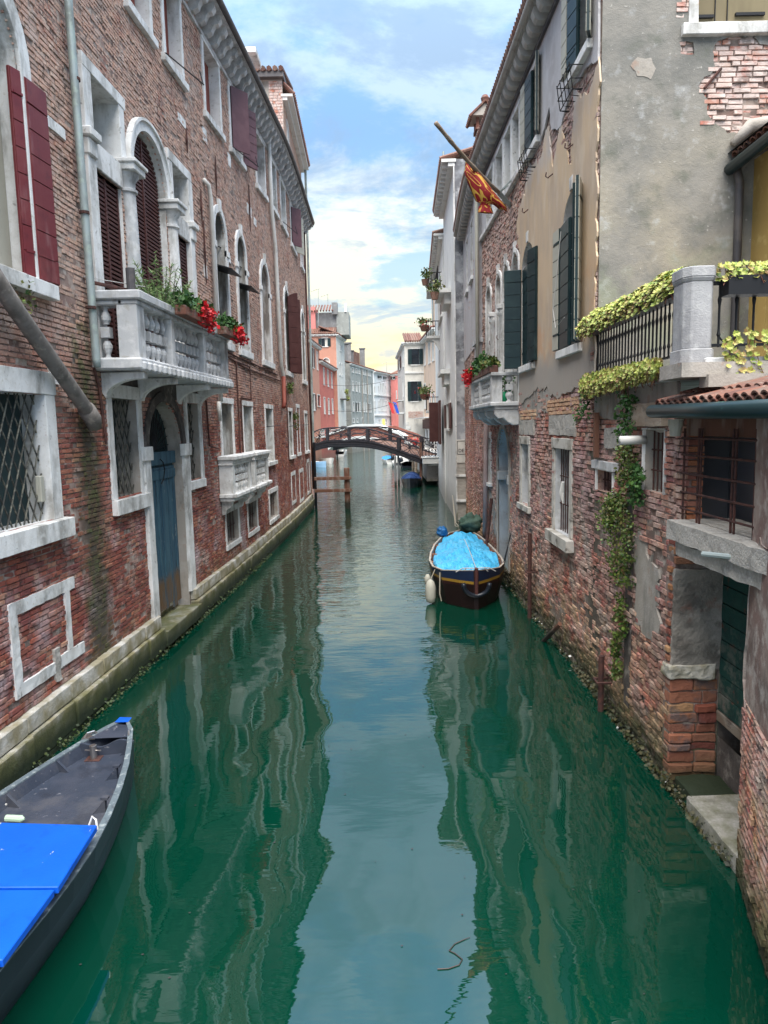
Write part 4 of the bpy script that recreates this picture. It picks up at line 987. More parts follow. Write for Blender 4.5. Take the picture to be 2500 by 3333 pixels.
window(FR, rp, 12.55, 13.65, 2.22, 3.8, HR, fw=.17, fd=.03, dep=.32, sill=.22, silld=.14, bars=(7, 2), rev=M_stoneg, fm=M_dirty)
window(FR, rp, 21.55, 22.1, 2.5, 3.85, HR, fw=.16, fd=.02, dep=.3, sill=.1)
q = MB(); q.box(FR, 12.98, 13.05, 2.9, 3.25, -.04, .0); q.tube([FR(13.0, 3.2, .02), FR(13.04, 3.0, .03), FR(12.98, 2.8, .02)], [.03,.05,.01], 6); q.v = q.v[8:]; q.f = [[i-8 for i in f] for f in q.f[6:]]; q.r = q.r[6:]; q.mi = q.mi[6:]
part(q, 'plastic_bag', M_white, label='white plastic bag caught on the window bars above the right waterline', cat='bag')
for s0, s1, z0, z1 in ((12.2, 14.1, 4.05, 4.42), (15.5, 17.1, 4.02, 4.35)):
    q = MB(); q.box(FR, s0, s1, z0, z1, -.05, .03, .12, .014); part(q, 'concrete_lintel', M_concrete, rp)
# mortar wall, bricks below and at the peeled zones, stucco sheets above
q = MB(); sheet(q, FR, [(CY0, -.5), (31, -.5), (31, 11.9), (CY0, 11.9)], HR, -.012, 1.2); part(q, 'wall', M_mortar, rp, norm=False)
HR2 = HR + [rect(12.2, 14.1, 4.05, 4.42), rect(15.5, 17.1, 4.02, 4.35)]
tanp = ragged([(11.13, 4.95), (13.2, 4.75), (14.6, 5.0), (17.3, 4.7), (17.2, 6.0), (16.95, 8.2), (17.5, 8.9), (17.2, 9.2), (16.5, 9.3), (16.2, 9.85), (15.2, 9.5), (14.3, 9.9), (13.9, 9.0), (13.4, 9.6), (12.6, 8.6), (12.5, 9.75), (11.6, 9.3), (11.13, 9.6)], .1, .07, 2)
topp = ragged([(CY0+.01, 9.55), (11.6, 9.7), (12.6, 9.85), (13.3, 9.5), (14.0, 9.7), (14.2, 10.2), (15.0, 9.8), (16.6, 9.95), (23.5, 9.95), (23.5, 11.88), (CY0+.01, 11.88)], .1, .03, 5)
def inzone(p): return lambda s, z: inpoly(p, s, z)
bricks(FR, rp, CY0+.02, 31, .12, 9.9, HR2, M_brickR, rough=2.8, skip=lambda s, z: (s < 17 and z > 5.1 and inpoly(tanp, s, z) and inpoly(tanp, s+.15, z) and inpoly(tanp, s-.15, z) and inpoly(tanp, s, z-.1) and inpoly(tanp, s, z+.1)), nparts=150)
q = MB(); sheet(q, FR, tanp, [h for h in HR if all(inpoly(tanp, *p) for p in h)], .028, .6, rim=0); part(q, 'stucco', M_tan, rp, norm=False)
M_topst = mat('lilac_grey_stucco', (.44,.43,.44), rough=.9, layers=[dict(c=(.35,.33,.33), s=2, lo=.45, hi=.6, d=6, st=(1,1,.4), f=.7), dict(c=(.52,.51,.52), s=4, lo=.5, hi=.65, f=.5)], bump=[(30,.004,5)])
q = MB(); sheet(q, FR, topp, [h for h in HR if h[0][1] > 9.97 and h[-1][0] < 23.5], .034, .6, rim=0); part(q, 'stucco', M_topst, rp, norm=False)
q = MB(); sheet(q, FR, [(23.4, 6.9), (30.99, 6.9), (30.99, 11.88), (23.4, 11.88)], [h for h in HR if h[0][0] > 24], .03, .8, rim=0); part(q, 'stucco', M_topst, rp, norm=False)
q = MB(); sheet(q, FR, ragged([(22.9, 4.9), (24.9, 4.9), (24.9, 6.2), (22.9, 6.25)], .2, .03, 3), [], .05, .8, rim=0); part(q, 'stucco', M_topst, rp, norm=False)
for pl in ([(20.6, 1.0), (22.9, .8), (22.8, 2.4), (21.5, 2.2), (20.7, 1.9)], [(15.3, 4.3), (17.4, 4.3), (17.2, 5.1), (13.8, 5.15), (14.2, 4.6)]):
    q = MB(); sheet(q, FR, ragged(pl, .06, .11, pl[0][0]), [h for h in HR if 0], .011, .5, rim=-.01); part(q, 'render_patch', M_greyrend, rp, norm=False)
# brick pilaster strip and quoin near the end
q = MB(); q.box(FR, 23.0, 24.2, 4.7, 11.7, 0, .12, .4, .004); part(q, 'chimney_breast', M_topst, rp)
q = MB(); q.box(FR, 22.9, 24.4, 6.85, 7.0, 0, .18); part(q, 'ledge', M_stoneg, rp, bevel=.01)
bricks(FR, rp, 12.0, 14.3, 4.43, 4.76, [], M_newb, rough=1.2, base=.02, nparts=50); bricks(FR, rp, 15.3, 17.0, 4.36, 4.6, [], M_newb, rough=1.2, base=.02, nparts=20)
# frieze, string, brackets, gutter
q = MB(); q.box(FR, CY0, 24.4, 11.66, 11.74, .03, .09, .8); part(q, 'string_course', M_gut, rp)
bk = MB(); GX = lambda x, y, z: Vector((-x, z, y))
bk.prism(GX, [(0, -.06), (0, .2), (.31, .2), (.33, .10), (.29, .0), (.24, -.05), (.12, -.05)], -.10, .10); bmr = mesh_of(bk, 'bracket', M_gutr)
q = MB(); q.box(FR, CY0-.1, 31, 12.02, 12.08, -.2, .34, .8); co = part(q, 'cornice', M_gutr, rp)
s = 11.3
while s < 30.6: inst(bmr, 'bracket', FR(s, 11.82, .0), co); s += .44
q = MB(); q.tube([FR(11.0+k*.6, 12.12, .36) for k in range(34)], .085, 8); part(q, 'gutter', M_gutr, rp, smooth=True)
q = MB()
for k in range(130): s = 11.1+k*.15; q.tube([FR(s, 12.2, .46), FR(s, 12.35, 0), FR(s, 13.2, -2.6)], .075, 6)
part(q, 'roof_tiles', M_terra, rp, kind='stuff')
q = MB(); q.tube([FR(23.2, 12.0, .3), FR(23.0, 11.6, .2), FR(22.85, 11.3, .2), FR(22.8, 4.9, .2)], .06, 10); part(q, 'drainpipe', M_cream, rp, smooth=True)
q = MB(); q.tube([FR(21.6, 4.6, .12), FR(22.0, .7, .12)], .075, 10); part(q, 'drainpipe', M_pinkpipe, rp, smooth=True)
# chimney with tiled hood
c0 = aty(1575, 500, 24.0); cx0 = c0.x + .25
t0 = MB(); t0.box(ID, 3.66, 4.20, 27.0, 27.6, 11.5, 14.8); ch = part(t0, 'chimney', M_greyrend, rp)
t0 = MB(); t0.box(ID, 3.6, 4.26, 26.94, 27.66, 14.8, 14.92)
for xx, yy in ((3.62, 26.96), (4.14, 26.96), (3.62, 27.54), (4.14, 27.54)): t0.box(ID, xx, xx+.1, yy, yy+.1, 14.92, 15.2)
part(t0, 'chimney_throat', M_terra, ch)
t0 = MB(); t0.add([(3.42,26.78,15.2),(4.44,26.78,15.2),(4.44,27.8,15.2),(3.42,27.8,15.2),(3.93,26.85,15.65),(3.93,27.75,15.65)], [(0,1,2,3),(0,1,4),(2,3,5),(1,2,5,4),(3,0,4,5)]); hd_ = part(t0, 'chimney_hood', M_greyrend, ch)
t0 = MB()
for k in range(7): y = 26.8+k*.16; t0.tube([(3.36,y,15.17),(3.93,y,15.7),(4.5,y,15.17)], .06, 6)
t0.lathe((3.93,26.9,15.65), [(0,.12),(.15,.16),(.25,.1)], 8); part(t0, 'hood_tiles', M_terra, ch, kind='stuff')
# side wall facing the bridge
GS = Line((3.33, CY0), (7.5, CY0))
def gx(x): return x-3.33
HG = []
window(GS, rp, gx(4.72), gx(6.3), 9.98, 11.6, HG, fw=.14, fd=.05, dep=.12, sill=.16, silld=.12, pane=M_khaki)
q = MB(); q.box(GS, gx(5.2), gx(5.21), 9.99, 11.58, -.12, -.10); q.box(GS, gx(5.02), gx(5.03), 9.99, 11.58, -.12, -.10); q.box(GS, gx(4.76), gx(5.0), 10.14, 10.18, -.12, -.08); q.box(GS, gx(5.32), gx(5.75), 10.16, 10.20, -.12, -.08); part(q, 'hinge_strap', M_iron, rp)
hole = ragged([(gx(4.75), 9.15), (gx(4.93), 9.3), (gx(4.95), 9.62), (gx(5.15), 9.8), (gx(5.5), 9.86), (gx(5.7), 9.7), (gx(6.2), 9.8), (gx(6.4), 8.9), (gx(5.6), 8.55), (gx(5.2), 8.48), (gx(4.95), 8.7), (gx(4.9), 8.95)], .08, .035, 4)
hole2 = ragged([(gx(4.45), 10.2), (gx(4.58), 10.15), (gx(4.6), 11.8), (gx(4.45), 11.8)], .1, .03, 9); hole3 = ragged([(gx(4.48), 9.6), (gx(4.68), 9.58), (gx(4.66), 9.75), (gx(4.46), 9.76)], .08, .02, 6)
q = MB(); sheet(q, GS, [(0, 4.5), (4.0, 4.5), (4.0, 12), (0, 12)], HG+[hole, hole2, hole3], .03, .8); 
for h in (hole, hole2, hole3): q.strip(GS, h, .03, 0)
part(q, 'render_coat', M_greywall, rp, norm=False)
q = MB(); sheet(q, GS, [(0, -.3), (4.0, -.3), (4.0, 12), (0, 12)], HG, -.012, 1.5); part(q, 'side_wall', M_mortar, rp, norm=False)
M_brickP = mat('limewashed_brick', (1,1,1), ramp=[(.42,.15,.09),(.50,.30,.24),(.56,.42,.36),(.38,.12,.08),(.55,.40,.35),(.58,.47,.42)], rough=.93, layers=[dict(c=(.60,.50,.46), s=4, lo=.40, hi=.54, d=8, f=.85), dict(c=(.24,.20,.18), s=6, lo=.58, hi=.66, d=8, f=.8), dict(c=(.45,.17,.10), s=2.0, lo=.58, hi=.63, z=(9.2,9.4), f=.8)], bump=[(40,.008,5)])
bricks(GS, rp, gx(4.4), gx(6.5), 8.45, 11.9, HG, M_brickP, rough=3.2, nparts=110, skip=lambda s, z: not any(inpoly(h, s+a, z+b) for h in (hole, hole2, hole3) for a in (-.12, 0, .12) for b in (-.05, .05)))
q = MB(); q.rod(GS(gx(4.83), 9.1, .06), GS(gx(5.08), 9.38, .03), .022, 5); part(q, 'wall_tie', M_rust, rp)
q = MB(); sheet(q, GS, ragged([(gx(3.75), 9.45), (gx(3.85), 9.56), (gx(4.05), 9.55), (gx(4.12), 9.4), (gx(4.05), 9.25), (gx(3.85), 9.3)], .06, .02, 3), [], .036, .3, rim=.03); part(q, 'cement_patch', M_greyrend, rp, norm=False)
q = MB(); q.box(ID, 3.6, 8, CY0+.3, 30.5, 11.95, 12.0); part(q, 'attic_floor', M_greyrend, rp)
q = MB(); 
for x0, y0, x1, y1 in ((3.62, 31.0, 8, 31.0),): q.add([(x0,y0,-.4),(x1,y1,-.4),(x1,y1,12),(x0,y0,12)], [(0,1,2,3)])
part(q, 'end_wall', M_greyrend, rp)
# balcony on the right
q = MB(); q.box(FR, 17.15, 21.1, 4.62, 4.70, -.02, .60, .3, .003); q.box(FR, 17.08, 21.17, 4.70, 4.80, -.02, .70, .3, .003); br = part(q, 'balcony', M_stoneg, rp, bevel=.02)
q = MB(); q.box(FR, 17.3, 21.0, 5.42, 5.5, .42, .68); q.box(FR, 17.12, 17.32, 5.42, 5.5, 0, .68); part(q, 'handrail', M_stoneg, br, bevel=.01)
for s, d0 in ((17.3, .40), (19.3, .46), (20.95, .44)): q = MB(); q.box(FR, s-.08, s+.10, 4.80, 5.42, d0, .66); part(q, 'pier', M_stoneg, br, bevel=.01)
b3 = baluster_mesh(.62, M_stoneg, .075)
for s in (17.6, 17.9, 18.2, 18.5, 18.8, 19.1, 19.6, 19.9, 20.2, 20.5): inst(b3, 'baluster', FR(s, 4.8, .56), br)
b4 = baluster_mesh(.70, M_stoneg, .10); inst(b4, 'baluster', FR(17.22, 4.8, .24), br)
for s in (17.3, 18.6, 20.0, 21.0):
    GX = lambda a, b, c, s=s: FR(s+c, b, a)
    q = MB(); q.prism(GX, [(0, 4.25), (0, 4.62), (.60, 4.62), (.6, 4.5), (.5, 4.40), (.38, 4.42), (.28, 4.32), (.14, 4.24)], -.11, .11); part(q, 'bracket', M_stoneg, br, bevel=.015)
flowerbox(FR, 17.2, 18.7, 5.50, .50, 'terracotta box of bright green herbs on the right balcony, next to the big shutter', group='flower boxes on the right balcony', fl=False, gmat=M_ivy, gh=.12)
flowerbox(FR, 18.75, 20.3, 5.50, .50, 'terracotta box with a bushy dark green shrub on the right balcony', group='flower boxes on the right balcony', fl=False, gh=.26)
flowerbox(FR, 20.35, 21.9, 5.50, .50, 'terracotta box of red blooms at the far end of the right balcony', group='flower boxes on the right balcony', bs=-.1, gh=.12)
t = thing('watering_can', 'bright green plastic watering can on the floor of the right balcony', 'watering can', FR(17.3, 4.8, .4)); c = FR(17.42, 4.8, .34)
M_can = mat('green_plastic', (.01,.28,.12), rough=.4)
q = MB(); q.lathe(c, [(0,.11),(.22,.11),(.25,.08)], 12); part(q, 'body', M_can, t, smooth=True)
q = MB(); q.tube([c+Vector((-.1,0,.05)), c+Vector((-.24,0,.22)), c+Vector((-.28,0,.3))], [.025,.018,.03], 8); part(q, 'spout', M_can, t)
q = MB(); q.tube([c+Vector((.10,0,.05)), c+Vector((.2,0,.14)), c+Vector((.16,0,.27)), c+Vector((.02,0,.32)), c+Vector((-.05,0,.24))], .012, 6); part(q, 'handle', M_can, t)
q = MB(); leafcloud(q, [FR(17.8, 5.1, .2), FR(18.0, 5.3, .3), FR(17.7, 5.35, .2)], 60, (.15,.15,.2), .09); part(q, 'balcony_plant', M_leaf, label='leafy plant growing behind the right balcony balusters', cat='plant', norm=False)
# cable loop by the tall shutter, flagpole, flag
q = MB(); q.tube([FR(12.9, 7.6, .12), FR(13.0, 6.9, .16), FR(13.1, 6.3, .2), FR(12.9, 5.95, .2), FR(12.3, 6.05, .2)], .007, 4); part(q, 'cable', M_cable, label='loose pale cable hanging in a loop between the right green shutters', cat='cable')
t = thing('flagpole', 'slanting flagpole with a knotted red and gold flag on the right palazzo', 'flag', FR(18.3, 9.65, 0))
K = lambda x, y: (1400+x/2.764, 300+y/2.764)
def K3(x, y, Y): return aty(*K(x, y), Y)
Pb = FR(18.3, 9.62, 0.0); Pe = K3(620, 905, 17.9)
q = MB(); q.rod(Pb, Pe, .055, 8); q.rod(Pe, FR(18.1, 10.1, 0), .018, 5); q.rod(Pe, FR(17.6, 10.1, 0), .018, 5); part(q, 'bracket', M_zinc, t)
Pt = K3(50, 275, 16.2)
pp = [Pe.lerp(Pt, k/14) + Vector((0,0,-.06*math.sin(PI*k/14))) for k in range(15)]
q = MB(); q.tube(pp, [.045+.006*math.sin(k*2.4) for k in range(15)], 8); part(q, 'pole', M_wood, t, smooth=True)
M_flag = bpy.data.materials.new('red_gold_flag'); M_flag.use_nodes = True; tt = M_flag.node_tree; N = tt.nodes; L = tt.links
bs = N['Principled BSDF']; bs.inputs['Roughness'].default_value = .8
uvn = N.new('ShaderNodeUVMap'); wv = N.new('ShaderNodeTexVoronoi'); wv.feature = 'SMOOTH_F1'; wv.inputs['Scale'].default_value = 6; L.new(uvn.outputs[0], wv.inputs[0])
sn = N.new('ShaderNodeMath'); sn.operation = 'MULTIPLY'; L.new(wv.outputs[0], sn.inputs[0]); sn.inputs[1].default_value = 20
s2 = N.new('ShaderNodeMath'); s2.operation = 'SINE'; L.new(sn.outputs[0], s2.inputs[0])
cr_ = N.new('ShaderNodeValToRGB'); L.new(s2.outputs[0], cr_.inputs[0]); e = cr_.color_ramp.elements
e[0].position = .52; e[0].color = (.24,.006,.010,1); e[1].position = .62; e[1].color = (.60,.36,.06,1); L.new(cr_.outputs[0], bs.inputs['Base Color'])
# bunched cloth: rings along the pole that swell downwards, gathered into a knot and tail
cross = []
prof = [(345,620,.05,.05),(385,680,.10,.08),(430,760,.19,.14),(475,850,.27,.18),(510,930,.30,.2)]
rings = [((335,600),.045),((365,650),.075),((410,740),.17),((450,820),.25),((490,890),.30),((515,950),.29),((505,990),.15),((497,1005),.07),((500,1040),.10),((503,1085),.12)]
q = MB(); n = 28; uvs = []
vs = []
cen = [K3(*c, 17.3 - .0*i) for i, (c, r) in enumerate(rings)]
for i, ((c, r), p) in enumerate(zip(rings, cen)):
    for k in range(n):
        a = 2*PI*k/n; fold = 1 + .16*math.sin(a*5+i*.7) + .08*math.sin(a*11+i)
        wx = r*fold*1.4; wy = r*fold*.5
        tilt = Vector((math.cos(a)*wx, math.sin(a)*wy, -math.cos(a)*wx*(.75 if i < 6 else .1)))
        vs.append(p + tilt)
fs = [(i*n+k, i*n+(k+1)%n, (i+1)*n+(k+1)%n, (i+1)*n+k) for i in range(len(rings)-1) for k in range(n)]
q.add(vs, fs); fo = part(q, 'flag', M_flag, t, smooth=True, norm=False)
uv = fo.data.uv_layers.new(name='UVMap')
for pl in fo.data.polygons:
    for li in pl.loop_indices:
        v = fo.data.loops[li].vertex_index; uv.data[li].uv = ((v % n)/n*1.6, (v//n)/9*1.3)
# mooring irons on the right wall
for s, z0, z1, lab in ((15.3, .0, 1.9, 'rusty vertical mooring pipe on the right wall just beside the boat with blue sheet'), (10.15, .1, .85, 'short rusty stake at the right waterline, left of the hanging ivy')):
    q = MB(); q.rod(FR(s, z0-.4, .14), FR(s, z1, .14), .045, 8); q.tube([FR(s-.1, z1*.55, .0), FR(s-.1, z1*.55, .22), FR(s+.1, z1*.55, .22), FR(s+.1, z1*.55, 0)], .02, 5); part(q, 'mooring_iron', M_rust, label=lab, cat='mooring post')
q = MB(); q.rod(FR(20.6, .2, .35), FR(20.8, 2.1, .1), .05, 8); part(q, 'mooring_iron', M_rust, label='leaning rusty iron pole behind the boat with blue sheet', cat='mooring post')
q = MB(); q.rod(FR(14.0, -.3, .3), FR(12.9, .55, .08), .045, 7); part(q, 'broken_pile', M_post, label='broken dark stake leaning at the right waterline in front of the boat', cat='mooring post')
for s in (12.5, 13.9, 16.1, 19.5, 20.8):
    q = MB(); p = FR(s, 6.6 if s > 17 else 8.9, .02); q.tube([p, p+Vector((-.1,0,-.08)), p+Vector((-.12,.1,-.02)), p+Vector((-.1,.14,.06))], .012, 5); part(q, 'wall_hook', M_rust, rp)

# ------------------------------------------------------------------ terrace house (wall below, railing and plants above)
te = thing('terrace', 'raised terrace with plants and iron railing above a crumbling brick canal wall', 'terrace', (3.4, 9.5, 0))
HT = []
window(FR, te, 10.15, 10.95, 3.24, 3.56, HT, fw=.02, dep=.3, sill=0, bars=(5, 1), rev=M_brickR)
window(FR, te, 8.28, 8.95, 3.42, 4.18, HT, fw=.02, dep=.3, sill=0, bars=(5, 2), rev=M_greyrend, pane=M_greyrend)
q = MB(); q.box(FR, 10.0, 11.1, 3.58, 3.70, -.1, .06, .1, .012); part(q, 'stone_lintel', M_stoneg, te)
q = MB(); q.box(FR, 8.15, 9.15, 4.22, 4.5, -.1, .12, .12, .012); part(q, 'timber_beam', M_wood, te)
q = MB(); sheet(q, FR, [(7.95, -.4), (CY0, -.4), (CY0, 4.7), (7.95, 4.7)], HT, -.012, .8); part(q, 'wall', M_mortar, te, norm=False)
grp = [ragged([(8.35, 1.7), (8.7, 1.45), (9.1, 1.75), (9.28, 2.6), (9.1, 2.9), (8.6, 2.65), (8.35, 2.4)], .05, .10, 1), ragged([(10.4, 2.3), (11.0, 2.2), (11.1, 3.0), (10.6, 3.1)], .1, .05, 7), ragged([(10.2, .5), (10.9, .3), (11.1, 1.6), (10.5, 1.5)], .1, .05, 8), ragged([(7.95, 4.1), (11.1, 4.4), (11.1, 4.82), (7.95, 4.82)], .12, .03, 11)]
q = MB()
for g in (grp[0], grp[3]): sheet(q, FR, g, [h for h in HT if h[0][1] > 9], .018, .5, rim=-.01)
part(q, 'render_patch', M_greyrend, te, norm=False, kind='stuff')
bricks(FR, te, 7.96, CY0+.0, .1, 4.45, HT, M_brickR, rough=3.4, nparts=300, skip=lambda s, z: inpoly(grp[0], s, z))
q = MB()
for b0 in ((10.0, 3.9, 10.55, 4.2), (9.6, 3.95, 10.0, 4.25)): q.box(FR, b0[0], b0[2], b0[1], b0[3], -.02, .03, .1, .012)
part(q, 'concrete_lintel', M_concrete, te)
q = MB(); q.box(lambda a, b, c: FR(a, 3.75+b*.75+ (a-10.9)*.0, c), 10.72, 10.80, 0, .9, .05, .12); part(q, 'loose_board', M_post, te)
# slab, posts
q = MB(); q.box(FR, 7.0, CY0, 4.72, 4.88, -1.9, .15, .3, .01); part(q, 'slab', M_stoneg, te, bevel=.01)
q = MB(); q.box(ID, 2.9, 5.6, 6.95, 7.5, 4.70, 4.84); q.box(ID, 3.14, 5.6, 6.9, 7.1, 4.60, 4.72); q.box(ID, 3.3, 5.6, 7.05, 7.1, 4.3, 4.6); part(q, 'slab_edge', M_greyrend, te)
q = MB(); octp = [(2.975,7.15),(3.03,7.07),(3.22,7.07),(3.27,7.15),(3.27,7.38),(3.22,7.46),(3.03,7.46),(2.975,7.38)]
def octo(sc_, z0, z1):
    c = (3.12, 7.27); vs = [((x-c[0])*sc_+c[0], (y-c[1])*sc_+c[1], z) for z in (z0, z1) for x, y in octp]; n = 8
    return vs, [tuple(range(8))[::-1], tuple(range(8, 16))]+[(i,(i+1)%8,8+(i+1)%8,8+i) for i in range(8)]
for a in ((1.12, 4.84, 4.98), (1.0, 4.98, 5.62), (1.12, 5.66, 5.76)): q.add(*octo(*a))
vs, fs = octo(1, 5.62, 5.66); vs = vs[:8] + [((x-3.12)*1.12+3.12, (y-7.27)*1.12+7.27, 5.66) for x, y in octp]; q.add(vs, fs)
part(q, 'stone_post', mat('terrace_post_stone', (.34,.34,.35), rough=.85, layers=[dict(c=(.22,.22,.23), s=3, lo=.45, hi=.6, d=6, st=(1,1,.4), f=.7), dict(c=(.42,.42,.42), s=9, lo=.5, hi=.65, f=.6)], bump=[(60,.006,5),(9,.006,4)]), te, bevel=.008)
rl = MB(); rl.rod(FR(7.5, 5.66, .02), FR(11.05, 5.66, .02), .022, 6); rl.rod(FR(7.5, 5.0, .02), FR(11.05, 5.0, .02), .016, 6); rl.rod((3.2, 7.2, 5.62), (6, 7.2, 5.62), .022, 6); rl.rod((3.2, 7.2, 5.02), (6, 7.2, 5.02), .016, 6)
rail = part(rl, 'railing', M_iron, te)
bb = MB(); bb.lathe((0,0,0), [(0,.012),(.1,.013),(.12,.022),(.16,.013),(.4,.013),(.46,.022),(.5,.012),(.66,.012)], 6); bbm = mesh_of(bb, 'baluster', M_iron)
for k in range(28): inst(bbm, 'baluster', FR(7.62+k*.123, 5.0, .02), rail)
for k in range(16): inst(bbm, 'baluster', Vector((3.36+k*.17, 7.2, 5.0)), rail)
for k in range(7):
    for z, sg in ((5.5, 1), (5.14, -1)):
        q = MB(); x0 = 3.36+k*.34; q.tube([Vector((x0+.085-.085*math.cos(PI*j/8), 7.2, z+sg*.09*math.sin(PI*j/8))) for j in range(9)], .010, 5); part(q, 'scroll', M_iron, rail)
# window boxes on the railing with hanging succulents
RM = [rosette_mesh(M_succ) for _ in range(8)]; RMd = [rosette_mesh(M_succd) for _ in range(6)]
def succulents(name, label, pts_fn, n, nparts, meshes, dmat, boxgeo=None, cat='plant', stems=True):
    t = thing(name, label, cat, pts_fn(.5)[0])
    if boxgeo: part(boxgeo, 'planter_box', M_iron, t)
    sm = MB(); stf = MB(); cnt = 0
    for k in range(n):
        p, nr = pts_fn(R())
        if cnt < nparts:
            u = nr.orthogonal().normalized(); v = nr.cross(u); a = R()*6; u2 = u*math.cos(a)+v*math.sin(a); v2 = nr.cross(u2)
            inst(random.choice(meshes), 'leaf_rosette', p, t, rot=Matrix((u2, v2, nr)).transposed(), scale=(1,1,1)); cnt += 1
        else: add_rosette(sm, p, nr, RU(.03,.05))
        if stems and R() < .3: stf.rod(p, p+Vector((RU(-.05,.05),RU(-.05,.05),-RU(.03,.14))), .004, 3)
    if sm.f: part(sm, 'foliage', dmat, t, kind='stuff', norm=False)
    if stems: part(stf, 'stem', M_stem, t, kind='stuff')
def f1(u):
    s = 7.65+(1-R()**1.0)*3.7; h = .16+.07*mnoise.noise(Vector((s*2, 0, 0))); a = RU(-.4, PI*.95)
    dd = math.cos(a)*.17; zz = math.sin(a)*h
    p = FR(s, 5.74+zz-max(0, dd)*.9*R(), .06+dd); return p, Vector((-dd*3-.2, RU(-.6,.2), .6+zz*2)).normalized()
b = MB(); b.box(FR, 7.6, 11.3, 5.60, 5.74, -.02, .16)
succulents('railing_planter', 'black planter overflowing with yellow green succulents along the canal side of the terrace railing', f1, 1500, 130, RM, M_succ, b)
def f2(u):
    s = 8.0+R()*3.1; k = R(); p = FR(s, 4.95+.05*R()-k*.32*(.6+.4*(s-7.6)/3.5), .17+.10*R()*(1-abs(k-.4))); 
    return p, Vector((-1, RU(-.8,.1), RU(-.1,.7))).normalized()
succulents('trailing_succulent', 'trailing yellow green succulents spilling over the terrace slab below the railing', f2, 1300, 100, RM+RMd[:2], M_succ)
def f3(u):
    x = 3.3+R()*2.4; a = RU(-.2, PI); return Vector((x, 7.12-math.cos(a)*.08, 5.68+math.sin(a)*.11-.12*R()**2)), Vector((RU(-.4,.4), -.8, .6)).normalized()
b = MB(); b.box(ID, 3.36, 5.8, 7.02, 7.2, 5.48, 5.66)
succulents('railing_planter', 'black planter of yellow green succulents on the railing right of the stone post', f3, 420, 40, RM, M_succ, b)
def f4(u):
    x = 3.3+R()*2.4; k = R(); return Vector((x, 7.0-.08*R(), 5.12-k*.42)), Vector((RU(-.5,.3), -1, RU(0,.7))).normalized()
succulents('trailing_succulent', 'green succulents trailing over the terrace edge right of the stone post', f4, 420, 30, RM+RMd, M_succ)
# ivy column
def ivycol(label, pts, n, sp, sz, mat_=None):
    q = MB(); leafcloud(q, pts, n, sp, sz, droop=.5); part(q, 'ivy', mat_ or M_ivy, label=label, cat='plant', norm=False)
cs = [FR(8.95+RU(-.14,.14), z, .08+.05*R()) for z in np.arange(3.25, 3.75, .05)]; ivycol('dark ivy clump in front of the small barred window of the right wall', cs, 50, (.08,.14,.09), .055, M_leaf)
cs = [FR(9.3+RU(-.25,.25), z, .1+.05*R()) for z in np.arange(4.15, 4.68, .05)]; ivycol('dark green ivy clump just under the terrace slab', cs, 55, (.1,.18,.1), .055, M_leaf)
cs = []
for z in np.arange(2.15, 4.0, .045):
    wdt = .16 if z > 3.5 else (.30 if z > 3.2 else (.62 if z > 2.75 else .30+.3*(z-2.3)))
    ctr = 9.25 if z > 3.4 else (9.62 if z > 2.7 else 9.45)
    for _ in range(5 if 2.7 < z < 3.3 else 3):
        if mnoise.noise(Vector((z*3.1, _*1.7, 5))) > -.12: cs.append(FR(ctr+RU(-wdt,wdt), z, .06+.14*R()))
ivycol('large ivy column hanging down the crumbling wall below the terrace', cs, 40, (.09,.14,.09), .042)
cs = [FR(9.42+RU(-.10,.10), z, .08+.05*R()) for z in np.arange(1.35, 1.95, .05)]; ivycol('small ivy tuft on the drain streak, middle height of the right wall', cs, 55, (.06,.10,.08), .05)
cs = [FR(9.62+RU(-.08,.08), z, .08+.05*R()) for z in np.arange(.75, 1.32, .05)]; ivycol('lowest bright ivy tuft on the right wall near the water', cs, 55, (.06,.09,.08), .05)
q = MB(); q.tube([FR(11.1, 4.6, .1), FR(10.9, 4.45, .25)], .02, 4); leafcloud(q, [FR(11.2+RU(-.4,.2), 4.55+RU(-.25,.25), .2) for _ in range(12)], 34, (.12,.2,.12), .04); part(q, 'wall_weed', M_leaf, label='straggly grey green weed at the far end of the terrace slab', cat='plant', norm=False)
q = MB(); q.box(FR, 9.3, 9.52, .35, 3.7, 0, .02, .2, .008); part(q, 'drain_streak', M_soot, te)
q = MB(); q.tube([FR(8.95, 4.05, .0), FR(8.95, 4.05, .32)], .055, 10); part(q, 'spout_pipe', M_white, te, smooth=True)

# shed with tiled lean-to roof between terrace and near pier
M_pst0 = mat('rust_stained_brick', (1,1,1), ramp=[(.30,.10,.06),(.42,.17,.08),(.25,.09,.07),(.38,.20,.13)], rough=.93, bump=[(40,.012,5)])
sh = thing('lean_to_shed', 'small shed with terracotta tile roof and dark green gutter over a barred opening', 'shed', (3.5, 7, 3))
q = MB(); q.box(FR, 5.0, 8.2, 4.12, 4.34, -.25, .02); part(q, 'lintel', M_post, sh)
q = MB(); q.box(FR, 7.72, 7.95, 3.15, 4.15, -.16, -.02); part(q, 'pier_core', M_mortar, sh)
GP = Line((3.31, 7.70), (3.95, 7.70))
bricks(FR, sh, 7.70, 7.96, 3.12, 4.3, [], M_brickR, rough=3.0, nparts=60, base=.01)
bricks(GP, sh, .0, .17, 3.12, 4.2, [], M_pst0, rough=2.4, nparts=40)
q = MB(); q.box(ID, 3.95, 4.0, 5.0, 8.2, 3.1, 4.3); q.box(ID, 3.52, 4.2, 8.1, 8.2, 3.1, 4.3); q.box(ID, 3.4, 4.2, 5.0, 8.2, 3.0, 3.1); part(q, 'inner_wall', mat('slate_panel', (.11,.115,.13), rough=.7, layers=[dict(c=(.12,.12,.13), s=2, lo=.45, hi=.6, f=.7)]), sh)
g = MB()
